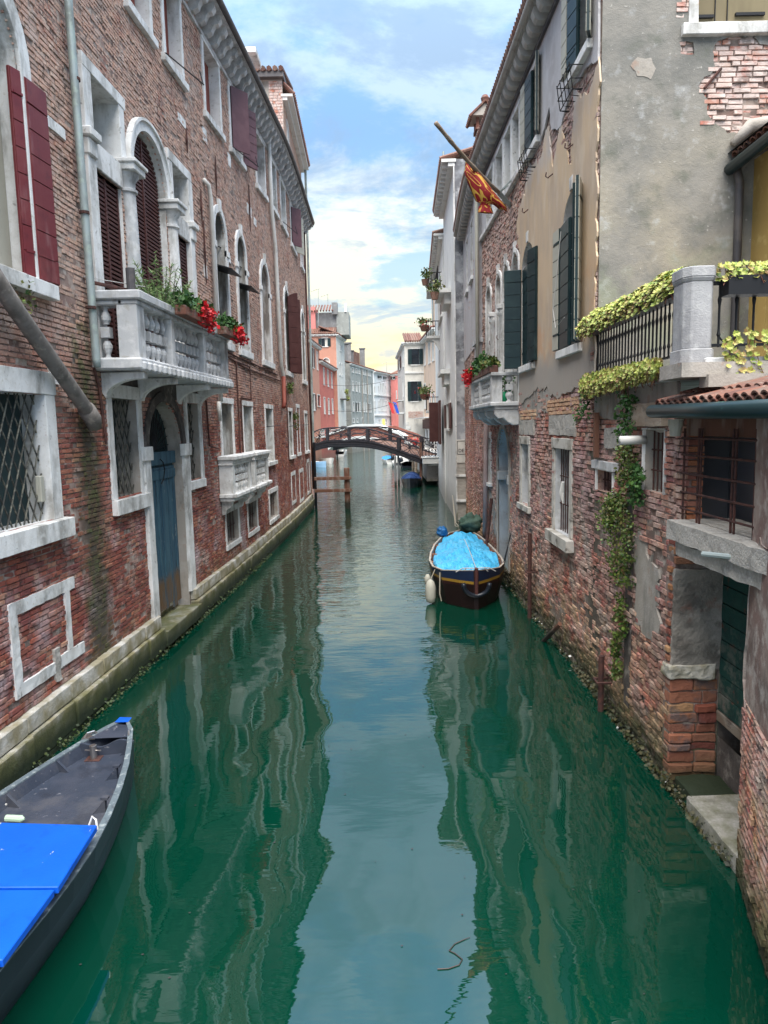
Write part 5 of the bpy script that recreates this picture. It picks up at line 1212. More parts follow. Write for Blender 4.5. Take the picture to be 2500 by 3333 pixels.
for s in (7.64, 7.3, 7.24, 6.60, 6.54, 6.2): g.rod(FR(s, 3.12, .06), FR(s, 4.2, .06), .013, 6)
for z in (3.34, 3.52, 3.72, 3.92, 4.1): g.rod(FR(5.5, z, .07), FR(7.68, z, .07), .012, 6)
part(g, 'barred_grille', M_rust, sh)
q = MB(); q.box(FR, 5.2, 7.62, 3.02, 3.22, -.5, .24, .12, .012); part(q, 'concrete_sill', M_concrete, sh)
q = MB(); q.box(FR, 5.3, 7.5, 2.86, 3.0, -.4, .19, .1, .018); part(q, 'cracked_slab', M_concrete, sh)
q = MB(); q.rod(FR(6.2, 3.07, .2), FR(6.5, 3.05, .36), .025, 8); part(q, 'drain_spout', M_zinc, sh)
q = MB(); q.tube([FR(5.0, 4.36, .36), FR(6.5, 4.37, .36), FR(7.85, 4.39, .34)], [.075,.075,.07], 12); part(q, 'gutter', M_copper, sh, smooth=True)
q = MB(); q.lathe(FR(7.6, 4.12, .18), [(0,.055),(.05,.06),(.12,.075),(.18,.08)], 12); part(q, 'hopper', M_cream, sh)
tm = MB(); n = 8; vs = []
for i, (y, r) in enumerate(((0, .075), (.22, .068), (.44, .060))):
    for k in range(n+1): a = PI*k/n; vs.append((math.cos(a)*r, y, math.sin(a)*r*.9)); 
for i in range(3):
    for k in range(n+1): v = vs[i*(n+1)+k]; vs.append((v[0]*.8, v[1], v[2]*.8-.004))
m = n+1; o3 = 3*m
fs = [(i*m+k, i*m+k+1, (i+1)*m+k+1, (i+1)*m+k) for i in range(2) for k in range(n)] + [(o3+i*m+k, o3+i*m+k+1, o3+(i+1)*m+k+1, o3+(i+1)*m+k) for i in range(2) for k in range(n)]
fs += [(k, k+1, o3+k+1, o3+k) for k in range(n)]
tms = []
for k in range(6): b = MB(); b.add(vs, fs); tms.append(mesh_of(b, 'tile', M_terra, norm=False))
rs = MB(); rs.add([FR(4.6, 4.43, .32), FR(7.9, 4.43, .32), FR(7.9, 4.58, -.1), FR(4.6, 4.58, -.1)], [(0,1,2,3)]); roof = part(rs, 'roof', M_soot, sh)
for k in range(20):
    s = 7.78-k*.152
    for j in range(2):
        p = FR(s, 4.45+j*.085, .30-j*.26); dirv = Vector((.97, 0, .25)).normalized(); u = Vector((0, -1, 0)); w_ = u.cross(dirv)*1
        inst(random.choice(tms), 'tile', p+Vector((0,RU(-.01,.01),RU(-.004,.004))), roof, rot=Matrix((u, dirv, w_)).transposed())
        p2 = FR(s-.076, 4.43+j*.085, .31-j*.26); inst(random.choice(tms), 'tile', p2, roof, rot=Matrix((-u, dirv, -w_)).transposed() if False else Matrix((u, dirv, w_)).transposed(), scale=(.9,1,.8))
# corner pier below the sill, recess, green door, landing
pr_ = thing('corner_pier', 'crumbling brick and stone corner pier at the edge of the dark boat entrance', 'pier', (3.5, 8, 0))
GQ = Line((3.30, 7.955), (3.86, 7.955))
q = MB(); q.box(GQ, -.01, .56, -.3, 2.9, -.2, -.01); part(q, 'core', M_mortar, pr_)
q = MB(); q.box(GQ, -.012, .54, 1.42, 2.6, -.02, .045, .05, .016); part(q, 'render_patch', mat('grimy_pier_render', (.24,.22,.195), rough=.95, layers=[dict(c=(.34,.31,.28), s=4, lo=.5, hi=.62, d=8, f=.7), dict(c=(.10,.09,.08), s=3, lo=.48, hi=.60, d=8, f=.75), dict(c=(.24,.11,.08), s=2.5, lo=.58, hi=.66, d=8, f=.7)], bump=[(40,.012,6)]), pr_)
z = .06; big = [(.20,.10,.05),(.34,.20,.09),(.13,.045,.03),(.28,.15,.07),(.18,.09,.06)]
M_pst = mat('ochre_sandstone', (1,1,1), ramp=[(.24,.07,.045),(.34,.17,.08),(.17,.05,.04),(.30,.12,.07),(.22,.09,.06),(.38,.22,.11)], rough=.93, layers=[dict(c=(.10,.085,.09), s=3, lo=.55, hi=.65, d=6, f=.8), dict(c=(.06,.07,.03), z=(.4,.1), zn=.2, f=.8)], bump=[(30,.012,6),(9,.012,4)])
while z < 1.2:
    h = RU(.09, .16); x = -.015
    while x < .53:
        l = RU(.2, .42); q = MB(); q.box(GQ, x, min(x+l, .55)-.012, z, z+h-.014, -.15, RU(.0,.05), .06, .014); part(q, 'stone', M_pst, pr_, bevel=.012); x += l
    z += h
q = MB(); q.box(GQ, -.05, .5, z, z+.18, -.2, .06, .05, .028); part(q, 'stone', M_plinth, pr_, bevel=.015)
z += .2
while z < 2.95:
    if not (1.38 < z < 2.58):
        q = MB(); q.box(GQ, -.01, RU(.3,.54), z, z+.085, -.15, RU(0,.04), .06, .012); part(q, 'stone', M_pst, pr_, bevel=.01)
    else: q = MB(); q.box(FR, 7.96, 8.06, z, z+.07, -.02, .02+RU(0,.03)); part(q, 'stone', M_pst, pr_, bevel=.012)
    z += .105
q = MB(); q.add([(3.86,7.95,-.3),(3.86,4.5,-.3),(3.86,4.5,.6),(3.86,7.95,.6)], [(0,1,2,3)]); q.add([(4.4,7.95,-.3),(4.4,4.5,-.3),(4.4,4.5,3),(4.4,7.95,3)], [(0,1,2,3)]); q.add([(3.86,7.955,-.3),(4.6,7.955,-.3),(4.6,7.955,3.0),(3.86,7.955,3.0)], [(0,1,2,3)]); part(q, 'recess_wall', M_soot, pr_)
gd = thing('green_plank_door', 'peeling dark green plank door hanging over the dark entrance at lower right', 'door', (3.83, 7, .8))
GD = lambda s, z, d: Vector((3.87-d, s, z))
q = MB(); q.box(GD, 5.9, 7.93, .92, 2.85, -.04, 0); part(q, 'backing', M_dark, gd)
for k in range(9):
    z0 = .93+k*.213; q = MB(); q.box(GD, 5.9, 7.92, z0+.006, z0+.207, 0, .028+RU(0,.006), .3, .003); part(q, 'plank', M_greendoor, gd, bevel=.006)
q = MB(); q.box(GD, 5.9, 7.94, .80, .92, -.02, .04, .2, .006); part(q, 'bottom_rail', M_wood, gd, bevel=.006)
ld = thing('landing_step', 'damp stone landing slab at the water under the green door', 'step', (3.4, 6.8, 0))
q = MB(); q.box(FR, 5.6, 7.35, -.4, .20, -.75, .06, .12, .012); part(q, 'slab', M_concrete, ld, bevel=.015)
q = MB(); q.box(FR, 7.38, 7.9, -.4, .14, -.6, -.05, .12, .02); part(q, 'rubble', M_plinth, ld, bevel=.015)
# near pier
npn = thing('near_wall', 'rough plastered brick wall end at the right edge of the view', 'wall', (3.4, 5.5, 0))
NP = Line((3.27, 6.22), (2.62, 4.0), -1) 
NPF = Line((3.27, 6.235), (4.2, 6.235), -1)
def NL(s, z, d): return NP(s, z, d)
bricks(NL, npn, 0.0, 2.3, -.1, 1.75, [], M_brickR, rough=1.6, nparts=60, base=-.002)
q = MB(); q.add([NP(0, -.3, -.010), NP(2.3, -.3, -.010), NP(2.3, 4.4, -.010), NP(0, 4.4, -.010)], [(0,1,2,3)]); q.add([(3.28,6.23,-.3),(4.4,6.23,-.3),(4.4,6.23,4.4),(3.28,6.23,4.4)], [(0,1,2,3)]); part(q, 'core', M_mortar, npn)
lowp = ragged([(-.01, 1.75), (.5, 1.5), (1.1, 1.6), (1.7, 1.35), (2.3, 1.4), (2.3, 3.3), (.35, 3.3), (.15, 3.0), (-.01, 2.6)], .09, .05, 5)
q = MB(); sheet(q, NP, lowp, [], .05, .3, rim=-.02); part(q, 'rough_render', mat('pinkish_rough_render', (.36,.30,.27), rough=.95, layers=[dict(c=(.46,.40,.36), s=20, lo=.45, hi=.6, f=.7), dict(c=(.26,.2,.18), s=4, lo=.5, hi=.65, f=.7)], bump=[(80,.012,5),(10,.02,4)]), npn, norm=False)
q = MB(); sheet(q, NP, ragged([(-.005, 2.75), (.4, 2.3), (.9, 2.5), (2.3, 2.2), (2.3, 4.4), (-.005, 4.4)], .1, .04, 8), [], .07, .3, rim=.03); part(q, 'yellow_render', mat('yellow_render', (.58,.44,.18), rough=.9, layers=[dict(c=(.62,.55,.38), s=3, lo=.5, hi=.62, d=6, f=.7)], bump=[(60,.004,4)]), npn, norm=False)
q = MB(); q.rod(NP(.1, .45, .08), NP(.75, 1.05, .12), .035, 8); part(q, 'rusty_bar', M_rust, npn)
q = MB(); sp_ = MB()
for _ in range(2600):
    s = RU(6.3, 24) if R() < .5 else RU(6.3, 12); p = FR(s, RU(-.02, .20)*R(), RU(-.01, .07)); u = Vector((-RU(.2,1), RU(-1,1), RU(-1,.4))).normalized(); w_ = u.orthogonal().normalized(); l = RU(.02,.07)
    (q if R() < .985 else sp_).add([p, p+u*l*.5+w_*l*.4, p+u*l, p+u*l*.5-w_*l*.4], [(0,1,2,3)])
part(q, 'algae_fringe', mat('black_green_algae', (1,1,1), ramp=[(.008,.012,.006),(.03,.04,.012),(.07,.06,.02),(.015,.02,.01)], rough=.6), label='dark weed and mussel fringe along the right waterline', cat='algae', kind='stuff', norm=False)
part(sp_, 'shell_specks', M_white, label='pale shell specks along the right waterline', cat='shells', kind='stuff', norm=False)
q = MB()
for _ in range(1400):
    s = RU(4, 24); p = FL(s, RU(-.02, .22)*R(), RU(.14, .19)); u = Vector((RU(.2,1), RU(-1,1), RU(-1,.3))).normalized(); w_ = u.orthogonal().normalized(); l = RU(.02,.06)
    q.add([p, p+u*l*.5+w_*l*.4, p+u*l, p+u*l*.5-w_*l*.4], [(0,1,2,3)])
part(q, 'algae_fringe', mat('moss_green_algae', (1,1,1), ramp=[(.01,.02,.006),(.03,.06,.012),(.06,.07,.02)], rough=.6), label='dark green weed fringe along the left waterline stones', cat='algae', kind='stuff', norm=False)
# yellow house behind the terrace
yh = thing('yellow_house', 'yellow house with slate blue louvred door behind the terrace at right', 'building', (5.6, 9, 5))
GY = lambda s, z, d: Vector((5.62-d, s, z))
M_yel = mat('yellow_ochre_render', (.40,.27,.085), rough=.9, layers=[dict(c=(.40,.26,.08), s=1.5, lo=.45, hi=.6, d=6, f=.7), dict(c=(.60,.45,.18), s=5, lo=.55, hi=.68, f=.5)], bump=[(50,.003,4)])
HY = [rect(9.6, 10.6, 4.95, 7.05)]
q = MB(); sheet(q, GY, [(5.5, 4.3), (CY0-.03, 4.3), (CY0-.03, 8.2), (5.5, 8.2)], HY, 0, 1); q.strip(GY, HY[0], 0, -.15); part(q, 'wall', M_yel, yh)
q = MB(); q.box(GY, 9.6, 10.6, 4.95, 7.05, -.14, -.08); dl = part(q, 'door', M_bluedoor, yh)
for k in range(5): q = MB(); q.box(GY, 9.62+k*.196, 9.62+k*.196+.185, 5.0, 7.0, -.08, -.06); part(q, 'board', M_bluedoor, dl, bevel=.004)
q = MB(); q.box(GY, 9.4, 10.9, 4.88, 5.0, -.1, .25, .2, .004); part(q, 'door_step', M_stone, yh, bevel=.01)
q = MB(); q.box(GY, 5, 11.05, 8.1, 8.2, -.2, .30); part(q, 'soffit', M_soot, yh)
q = MB(); q.tube([GY(5, 8.12, .38), GY(11.06, 7.96, .38)], .085, 10); part(q, 'gutter', M_copper, yh, smooth=True)
q = MB(); q.tube([Vector((5.30,10.98,7.98)), Vector((5.36,10.98,7.75)), Vector((5.36,10.98,4.9))], .06, 10); dp = part(q, 'drainpipe', M_gut, yh, smooth=True)
for k in range(22):
    s = 10.95-k*.17
    for j in range(2):
        dirv = Vector((.87, 0, .48)).normalized(); u = Vector((0, -1, 0)); w_ = u.cross(dirv)
        inst(random.choice(tms), 'tile', GY(s, 8.12+j*.18, .36-j*.33), yh, rot=Matrix((u, dirv, w_)).transposed())
q = MB(); q.tube([Vector((5.25,11.02,8.3)), Vector((5.5,11.02,8.55)), Vector((6.2,11.02,8.65))], [.05,.1,.1], 8); part(q, 'mortar_flashing', M_greyrend, yh, smooth=True)
q = MB(); q.add([GY(4.8, 8.2, .4), GY(11.1, 8.2, .4), GY(11.1, 9.0, -1.2), GY(4.8, 9.0, -1.2)], [(0,1,2,3)]); part(q, 'roof', M_soot, yh)
q = MB(); q.box(ID, 3.4, 5.6, 7.0, CY0, 4.86, 4.885); part(q, 'terrace_floor', M_stoneg, te)
# ================================================================== the far canal
def E1(x, y): return (1000+x/5.53, 950+y/5.53)
def E2c(x, y): return (1000+x/5.53, 1330+y/5.53)
def G3(x, y): return (1260+x/5.53, 1000+y/5.53)
def Q4(x, y): return (1230+x/5.03, 1330+y/5.03)
def I5(x, y): return (1400+x/1.8125, 550+y/1.8125)
def plaster(nm, c, dark=.55, light=1.25, sc=1.5, streak=.4):
    return mat(nm, c, rough=.9, layers=[dict(c=tuple(min(.8, v*light) for v in c), s=sc, lo=.5, hi=.65, d=6, f=.7), dict(c=tuple(v*dark for v in c), s=sc*.8, lo=.55, hi=.7, d=7, st=(1,1,streak), f=.7), dict(c=(.14,.12,.09), z=(1.6,.4), zn=.8, f=.6)], bump=[(20,.004,4)])
M_salmon = plaster('salmon_plaster', (.50,.25,.18), .75, 1.15); M_coral = plaster('coral_plaster', (.48,.14,.11), .8, 1.25); M_grey2 = plaster('streaked_grey_plaster', (.28,.29,.27), .5, 1.5)
M_wht = plaster('white_plaster', (.66,.67,.66), .6, 1.12); M_wht2 = plaster('dirty_white_plaster', (.60,.58,.53), .5, 1.15); M_beige = plaster('peach_plaster', (.60,.45,.34), .75, 1.1); M_pink = plaster('pink_plaster', (.62,.22,.20), .8, 1.1); M_attic = plaster('attic_grey', (.20,.20,.20), .7, 1.5)
M_stw = mat('far_stone_trim', (.66,.66,.64), rough=.8, layers=[dict(c=(.42,.41,.38), s=1.5, lo=.55, hi=.7, d=5, f=.6)])
def house(name, label, A, B, ztop, matl, wins=(), depth=8, sg=1, cor=.35, front=None, group=None, dent=True, z0=-.5, roof=1.2, cat='building'):
    Lf = Line(A, B, sg); t = thing(name, label, cat, Lf(Lf.L/2, 0, 0), group)
    holes = []; pl = []
    for w in wins:
        x0, y0, x1, y1, kind = w[:5]
        a = Lf.at(x0, y0); b = Lf.at(x1, y1); s0, s1 = min(a[0], b[0]), max(a[0], b[0]); zt, zb = a[1], b[1]
        if zb > zt: zb, zt = zt, zb
        arch = 'a' in kind; hp = arch_poly(s0, s1, zb, zt-(s1-s0)/2, 8) if arch and zt-zb > (s1-s0)/2 else rect(s0, s1, zb, zt)
        if any(min(q[0] for q in h) < s1+.03 and max(q[0] for q in h) > s0-.03 and min(q[1] for q in h) < zt+.03 and max(q[1] for q in h) > zb-.03 for h in holes): continue
        if s0 < .05 or s1 > Lf.L-.05 or zt > ztop-.05: continue
        holes.append(hp); pl.append((s0, s1, zb, zt, hp, kind))
    q = MB(); sheet(q, Lf, [(0, z0), (Lf.L, z0), (Lf.L, ztop), (0, ztop)], holes, 0, 4)
    P = [Lf(0,0,0), Lf(0,0,-depth), Lf(Lf.L,0,-depth), Lf(Lf.L,0,0)]
    for i in range(3): a, b = P[i], P[i+1]; q.add([(a.x,a.y,z0),(b.x,b.y,z0),(b.x,b.y,ztop),(a.x,a.y,ztop)], [(0,1,2,3)])
    part(q, 'wall', matl, t, norm=False)
    for s0, s1, zb, zt, hp, kind in pl:
        m_ = MB(); m_.strip(Lf, hp, 0, -.18); m_.fill(Lf, hp, -.18, mi=1); w = part(m_, 'window', [M_stw, M_glass], t, norm=False)
        f = MB(); ngonframe(Lf, hp, .09, 0, .05, f); f.box(Lf, s0-.12, s1+.12, zb-.1, zb, 0, .10); part(f, 'frame', M_stw, w, kind='stuff' if False else None)
        sm = {'g': M_green, 'r': M_redwood, 'b': M_brown, 'k': M_khaki}
        for ch in kind:
            if ch in sm:
                for e in (-1, 1):
                    o = MB(); wd = (s1-s0)*.5; base_ = s0 if e < 0 else s1; o.box(Lf, min(base_, base_+e*wd), max(base_, base_+e*wd), zb+.02, zt-.02, .06, .11); part(o, 'shutter', sm[ch], w)
            if ch in 'GRBK':
                o = MB(); o.box(Lf, s0+.03, s1-.03, zb+.03, zt-.03, -.12, -.08); part(o, 'closed_shutter', sm[ch.lower()], w)
    if cor:
        q = MB(); q.box(Lf, -.1, Lf.L+.1, ztop-.12, ztop, -.1, cor); q.box(Lf, -.05, Lf.L+.05, ztop-.28, ztop-.12, -.05, cor*.45); co = part(q, 'cornice', M_stw, t)
        if dent:
            k = int(Lf.L/.55); d_ = MB(); d_.box(ID, -.09, .09, -cor*.42, cor*.42, -.13, .0); dm = mesh_of(d_, 'bracket', M_stw)
            for j in range(k):
                p = Lf((j+.5)*Lf.L/k, ztop-.12, cor*.45); inst(dm, 'bracket', p, co, rz=math.atan2(Lf.e.y, Lf.e.x))
    if roof:
        q = MB(); k = int(Lf.L/.28)+1
        for j in range(k): s = (j+.5)*Lf.L/k; q.tube([Lf(s, ztop+.06, cor+.05), Lf(s, ztop+roof, -depth*.5)], .12, 5)
        a = [Lf(0, ztop+.02, cor), Lf(Lf.L, ztop+.02, cor), Lf(Lf.L, ztop+roof-.05, -depth*.5), Lf(0, ztop+roof-.05, -depth*.5)]; q.add(a, [(0,1,2,3)])
        part(q, 'roof_tiles', M_terra, t, kind='stuff')
    return t, Lf
def chim(t, x, y, z0, z1, w=.7, m=None, pots=True):
    q = MB(); q.box(ID, x-w/2, x+w/2, y-w/2, y+w/2, z0, z1); c = part(q, 'chimney', m or M_attic, t)
    q = MB(); q.box(ID, x-w*.65, x+w*.65, y-w*.65, y+w*.65, z1, z1+.15); part(q, 'cap', m or M_attic, c)
def P2(p, z): return ground(p[0], p[1], z)
# left bank
A, B = P2(E1(10, 860), 14), P2(E1(215, 1015), 14)
wn_ = [(*E1(85, 1010), *E1(118, 1370), 'b'), (*E1(165, 1080), *E1(190, 1400), 'B'), (*E1(95, 1830), *E1(140, 2130), 'b'), (*E1(180, 1850), *E1(235, 2060), 'B')]
tA, fA = house('salmon_house', 'salmon house with dark brown shutters just beyond the palazzo on the left bank', A, B, 14, M_salmon, wn_)
q = MB(); q.box(fA, 3.2, 7.2, 3.0, 3.15, 0, .7); bc = part(q, 'balcony', M_stw, tA); q = MB(); q.box(fA, 3.2, 7.2, 3.9, 4.05, .5, .7); part(q, 'handrail', M_stw, bc); bmx = baluster_mesh(.75, M_stw, .07); line_bal(bmx, bc, fA, 3.3, 7.1, 12, 3.15, .6)
A, B = P2(E1(205, 1240), 12.4), P2(E1(490, 1405), 12.4)
wn_ = [(*E1(205, 1340), *E1(240, 1640), 'b'), (*E1(285, 1370), *E1(312, 1670), ''), (*E1(358, 1410), *E1(385, 1700), ''), (*E1(428, 1450), *E1(452, 1730), ''),
       (*E1(295, 1900), *E1(325, 2190), ''), (*E1(372, 1920), *E1(400, 2200), ''), (*E1(442, 1930), *E1(468, 2190), '')]
tB, fB = house('coral_house', 'low coral red house with tall white framed windows on the left bank', A, B, 12.4, M_coral, wn_, cor=.5)
q = MB(); q.box(fB, 1, fB.L-.5, 3.0, 3.15, 0, .7); bc = part(q, 'balcony', M_stw, tB); q = MB(); q.box(fB, 1, fB.L-.5, 3.85, 3.95, .5, .7); part(q, 'handrail', M_stw, bc); line_bal(bmx, bc, fB, 1.1, fB.L-.6, 14, 3.15, .6)
cx, cy = P2(E1(515, 760), 17.3)
wn_ = [(*E1(255, 835), *E1(370, 980), 'g'), (*E1(285, 1195), *E1(400, 1290), 'a')]
tC, fC = house('tall_salmon_house', 'tall salmon house with a green shuttered window facing the bridge', (cx-7.5, cy), (cx, cy), 17.3, M_salmon, wn_, cor=.3, depth=10, roof=2.2)
C2 = P2(E1(665, 865), 17.3)
wn_ = [(*E1(515, 860), *E1(545, 1010), 'b'), (*E1(585, 940), *E1(600, 1060), ''), (*E1(612, 960), *E1(625, 1070), ''), (*E1(575, 1270), *E1(600, 1500), 'a'), (*E1(615, 1290), *E1(635, 1520), 'a')]
tC2, fC2 = house('narrow_white_house', 'narrow white house with small flower balconies beyond the tall salmon house', (cx+.02, cy), C2, 17.28, M_wht2, wn_, cor=.35, depth=5)
q = MB()
for z in (8.2, 4.2): q.box(fC2, 2, 5, z, z+.15, 0, .8); q.box(fC2, 2, 5, z+.9, z+.95, .7, .8)
part(q, 'balconies', M_gut, tC2, kind='stuff')
for s_, z_, lb in ((3.0, 9.3, 'small mixed flower pots on the upper balcony of the narrow white house'), (4.0, 8.4, 'yellowish plant hanging from the narrow white house balcony')):
    q = MB(); leafcloud(q, [fC2(s_+RU(-.6,.6), z_+RU(-.2,.3), .8) for _ in range(10)], 30, (.3,.3,.25), .16); part(q, 'balcony_plant', M_succd, label=lb, cat='plant', norm=False)
# attic storeys on the tall salmon house
AT = Line((cx-7.5, cy+2), (cx, cy+2))
a0 = AT.at(*E1(-20, 270)); a1 = AT.at(*E1(150, 590)); a2 = AT.at(*E1(530, 330)); a3 = AT.at(*E1(620, 290))
q = MB(); q.box(AT, a0[0], a1[0], 17.5, a0[1], -6, 0); part(q, 'attic_storey', M_pink, tC)
q = MB(); q.box(AT, a1[0], a2[0], 17.5, a2[1]-.2, -6, -.6); part(q, 'attic_storey', M_attic, tC)
q = MB(); c0_ = AT.at(*E1(440, 190)); c1_ = AT.at(*E1(545, 400)); q.box(AT, c0_[0], c1_[0], c1_[1], c0_[1], -1.6, 0); part(q, 'chimney', M_attic, tC)
q = MB(); q.box(AT, a2[0]-.1, a2[0]+1.7, 17.5, a3[1]-.5, -6, -.4); part(q, 'attic_storey', M_grey2, tC2)
p_ = AT.at(*E1(580, 150)); q = MB(); q.prism(lambda s, z, d: Vector((cx-7.5+a2[0]+d+1.0, cy+2.2+s, z)), [(0, a3[1]-.5), (5, a3[1]-.5), (2.5, p_[1])], .1, .35); part(q, 'pediment', M_stw, tC2)
q = MB()
for j in range(20): s = -1+j*.42; q.tube([AT(s, a2[1]+1.2, -3), AT(s, a2[1]-.1, .3)], .14, 5)
part(q, 'roof_tiles', M_terra, tC, kind='stuff')
# grey building
A, B = P2(E1(770, 1285), 14.3), P2(E1(1180, 1412), 14.3)
wn_ = []
for x, dy_ in ((805, 0), (870, 12), (925, 22), (1002, 38), (1040, 48), (1090, 60), (1120, 64)):
    w = 30 if x < 900 else 18
    wn_ += [(*E1(x, 1365+dy_), *E1(x+w, 1450+dy_), ''), (*E1(x+5, 1610+dy_), *E1(x+w, 1780+dy_), ''), (*E1(x+12, 1985+dy_*.4), *E1(x+12+w, 2150+dy_*.2), 'g' if x in (870, 1090) else '')]
wn_ += [(*E2c(820, 180), *E2c(850, 250), ''), (*E2c(890, 180), *E2c(915, 245), ''), (*E2c(985, 160), *E2c(1010, 300), 'a')]
tD, fD = house('grey_building', 'long streaked grey building with rows of small windows beyond the bridges', A, B, 14.3, M_grey2, wn_, cor=.25, depth=7)
chim(tD, A[0]-1.2, A[1]+1, 14, 17.4, 1.5); chim(tD, *fD(fD.L*.42, 0, -2).xy, 14, 18.2, .9); chim(tD, *fD(fD.L*.5, 0, -2).xy, 14, 17.0, 1.0); chim(tD, *fD(fD.L*.9, 0, -1.5).xy, 14, 18, .9)
q = MB(); q.box(fD, fD.L*.45, fD.L*.85, 14.4, 17.2, -5, -1.8); part(q, 'attic_storey', M_post, tD)
for s_ in (.47, .70): q = MB(); q.rod(fD(fD.L*s_, 14, .08), fD(fD.L*s_, 0, .08), .1, 6); part(q, 'drainpipe', M_greyrend, tD)
# white palace
A, B = P2(E1(1192, 1432), 14.6), P2(E1(1545, 1500), 14.6)
wn_ = [(*E1(1280, 1505), *E1(1315, 1560), 'g'), (*E1(1378, 1525), *E1(1405, 1575), 'g')]
for x in (1205, 1280, 1405, 1488): wn_ += [(*E1(x, 1700), *E1(x+16, 1880), ''), (*E1(x+2, 1960), *E1(x+20, 2140), 'a'), (*E2c(x+5, 195), *E2c(x+22, 250), '')]
for x in (1312, 1340, 1368): wn_ += [(*E1(x, 1640), *E1(x+17, 1880), 'a'), (*E1(x+2, 1930), *E1(x+19, 2140), 'a')]
tE, fE = house('white_palace', 'distant white stone palace with arched windows closing the canal view', A, B, 14.6, M_wht, wn_, cor=.5, depth=8)
q = MB()
for z in (10.1, 6.2, 3.6): q.box(fE, 0, fE.L, z, z+.18, 0, .25)
part(q, 'string_course', M_stw, tE, kind='stuff')
q = MB(); q.box(fE, fE.L*.42, fE.L*.75, 3.3, 3.5, 0, .9); q.box(fE, fE.L*.42, fE.L*.75, 4.1, 4.25, .75, .9); part(q, 'balcony', M_stw, tE)
M_lit = bpy.data.materials.new('lit_doorway'); M_lit.use_nodes = True; b_ = M_lit.node_tree.nodes['Principled BSDF']; b_.inputs['Base Color'].default_value = (.5,.3,.05,1); b_.inputs['Emission Color'].default_value = (1,.62,.12,1); b_.inputs['Emission Strength'].default_value = .55
a = fE.at(*E2c(1350, 190)); b = fE.at(*E2c(1395, 320)); q = MB(); q.box(fE, a[0], b[0], b[1], a[1], 0, .06); part(q, 'lit_doorway', M_lit, tE)
# pink house at the end
A, B = P2(E1(1500, 1490), 14.5), P2(E1(1680, 1475), 14.5)
tF, fF = house('pink_house', 'distant pink house between the white palace and the white corner house', A, B, 14.5, M_pink, [(*E1(1605, 1780), *E1(1615, 1920), ''), (*E1(1530, 1530), *E1(1570, 1570), 'g')], cor=.2, depth=6)
# right bank: white corner house
Gy = P2(G3(310, 630), 13.4)[1]; gx0 = P2(G3(310, 630), 13.4)[0]; gx1 = aty(*G3(655, 630), Gy).x
wn_ = [(*G3(440, 750), *G3(580, 1030), 'g'), (*G3(430, 1335), *G3(560, 1690), 'g')]
tG, fG = house('white_corner_house', 'dirty white corner house with two dark shuttered windows beside the iron bridge', (gx0, Gy), (gx1, Gy), 13.4, M_wht2, wn_, cor=.3, depth=14, roof=1.8)
q = MB(); s0 = fG.at(*G3(370, 1180)); s1 = fG.at(*G3(650, 1150)); q.box(fG, 0, fG.L, s0[1]-.08, s0[1]+.1, 0, .12); part(q, 'string_course', M_stw, tG)
a = fG.at(*G3(380, 1880)); b = fG.at(*G3(650, 1990)); bz = [a[0], b[0]]
bricks(fG, tG, a[0], min(b[0], fG.L-.05), b[1], a[1], [], M_brickP, rough=1, nparts=0, base=.03)
for k in range(9):
    q = MB(); z = .9+k*.42; q.box(fG, 0, .55 if k % 2 else .35, z, z+.38, 0, .05); part(q, 'quoin', M_stw, tG, bevel=.01)
Gf = P2(G3(185, 900), 13.4)
wn_ = [(*G3(280, 770), *G3(300, 1060), ''), (*G3(215, 950), *G3(245, 1100), 'b'), (*G3(283, 1340), *G3(300, 1600), '')]
LG2 = Line((gx0-.02, Gy+.02), Gf, -1)
tG2, fG2 = house('white_corner_house', 'long side of the white corner house along the water with a small balcony', (gx0-.02, Gy+.02), Gf, 13.38, M_wht2, wn_, sg=-1, cor=.3, depth=.3, roof=0)
q = MB(); a = fG2.at(*G3(270, 1690)); q.box(fG2, 3, 6, a[1]-.1, a[1], 0, .7); q.box(fG2, 3, 6, a[1]-1.6, a[1]-1.4, 0, .7); part(q, 'balcony', M_stw, tG2)
# peach house
A, B = P2(G3(885, 365), 13.4), (gx1, Gy)
wn_ = [(*G3(815, 540), *G3(852, 945), ''), (*G3(745, 590), *G3(785, 990), ''), (*G3(668, 650), *G3(695, 1030), ''), (*G3(670, 1390), *G3(705, 1810), ''), (*G3(765, 1500), *G3(792, 1790), ''), (*G3(825, 1560), *G3(858, 1780), '')]
tH, fH = house('peach_house', 'peach coloured house with tall narrow windows over a shopfront near the iron bridge', A, B, 13.4, M_beige, wn_, sg=-1, cor=.45, depth=6, roof=.9)
q = MB(); a = fH.at(*G3(735, 300)); b = fH.at(*G3(885, 300)); q.box(fH, b[0]-.2, a[0], 13.4, 18.6, -5, -.4); at = part(q, 'attic_storey', M_beige, tH)
q = MB(); q.prism(fH, [(b[0]-.5, 18.6), (a[0]+.2, 18.6), ((a[0]+b[0])/2-.2, 20.8)], -1.2, -.2); part(q, 'pediment', M_stw, tH)
q = MB()
for xx in (755, 830): c = fH.at(*G3(xx, 20)); q.box(fH, c[0]-.35, c[0]+.35, 14.9, 17.6, -.42, -.36)
part(q, 'attic_window', M_glass, tH, kind='stuff')
zc = fH.at(*G3(800, 1990))[1]
q = MB(); n_ = 24
for k in range(n_): s = .2+(fH.L-.6)*k/n_; q.box(fH, s, s+(fH.L-.6)/n_*.8, zc-.0, zc+.05, 0, 1.3)
for v_ in range(len(q.v)):
    pass
q.v = [(x, y, z-.0) for x, y, z in q.v]; aw = part(q, 'awning_slats', M_wht, tH, kind='stuff')
q = MB(); q.box(fH, 0, fH.L, zc-1.1, zc-.1, 0, .25); part(q, 'shop_fascia', M_brown, tH)
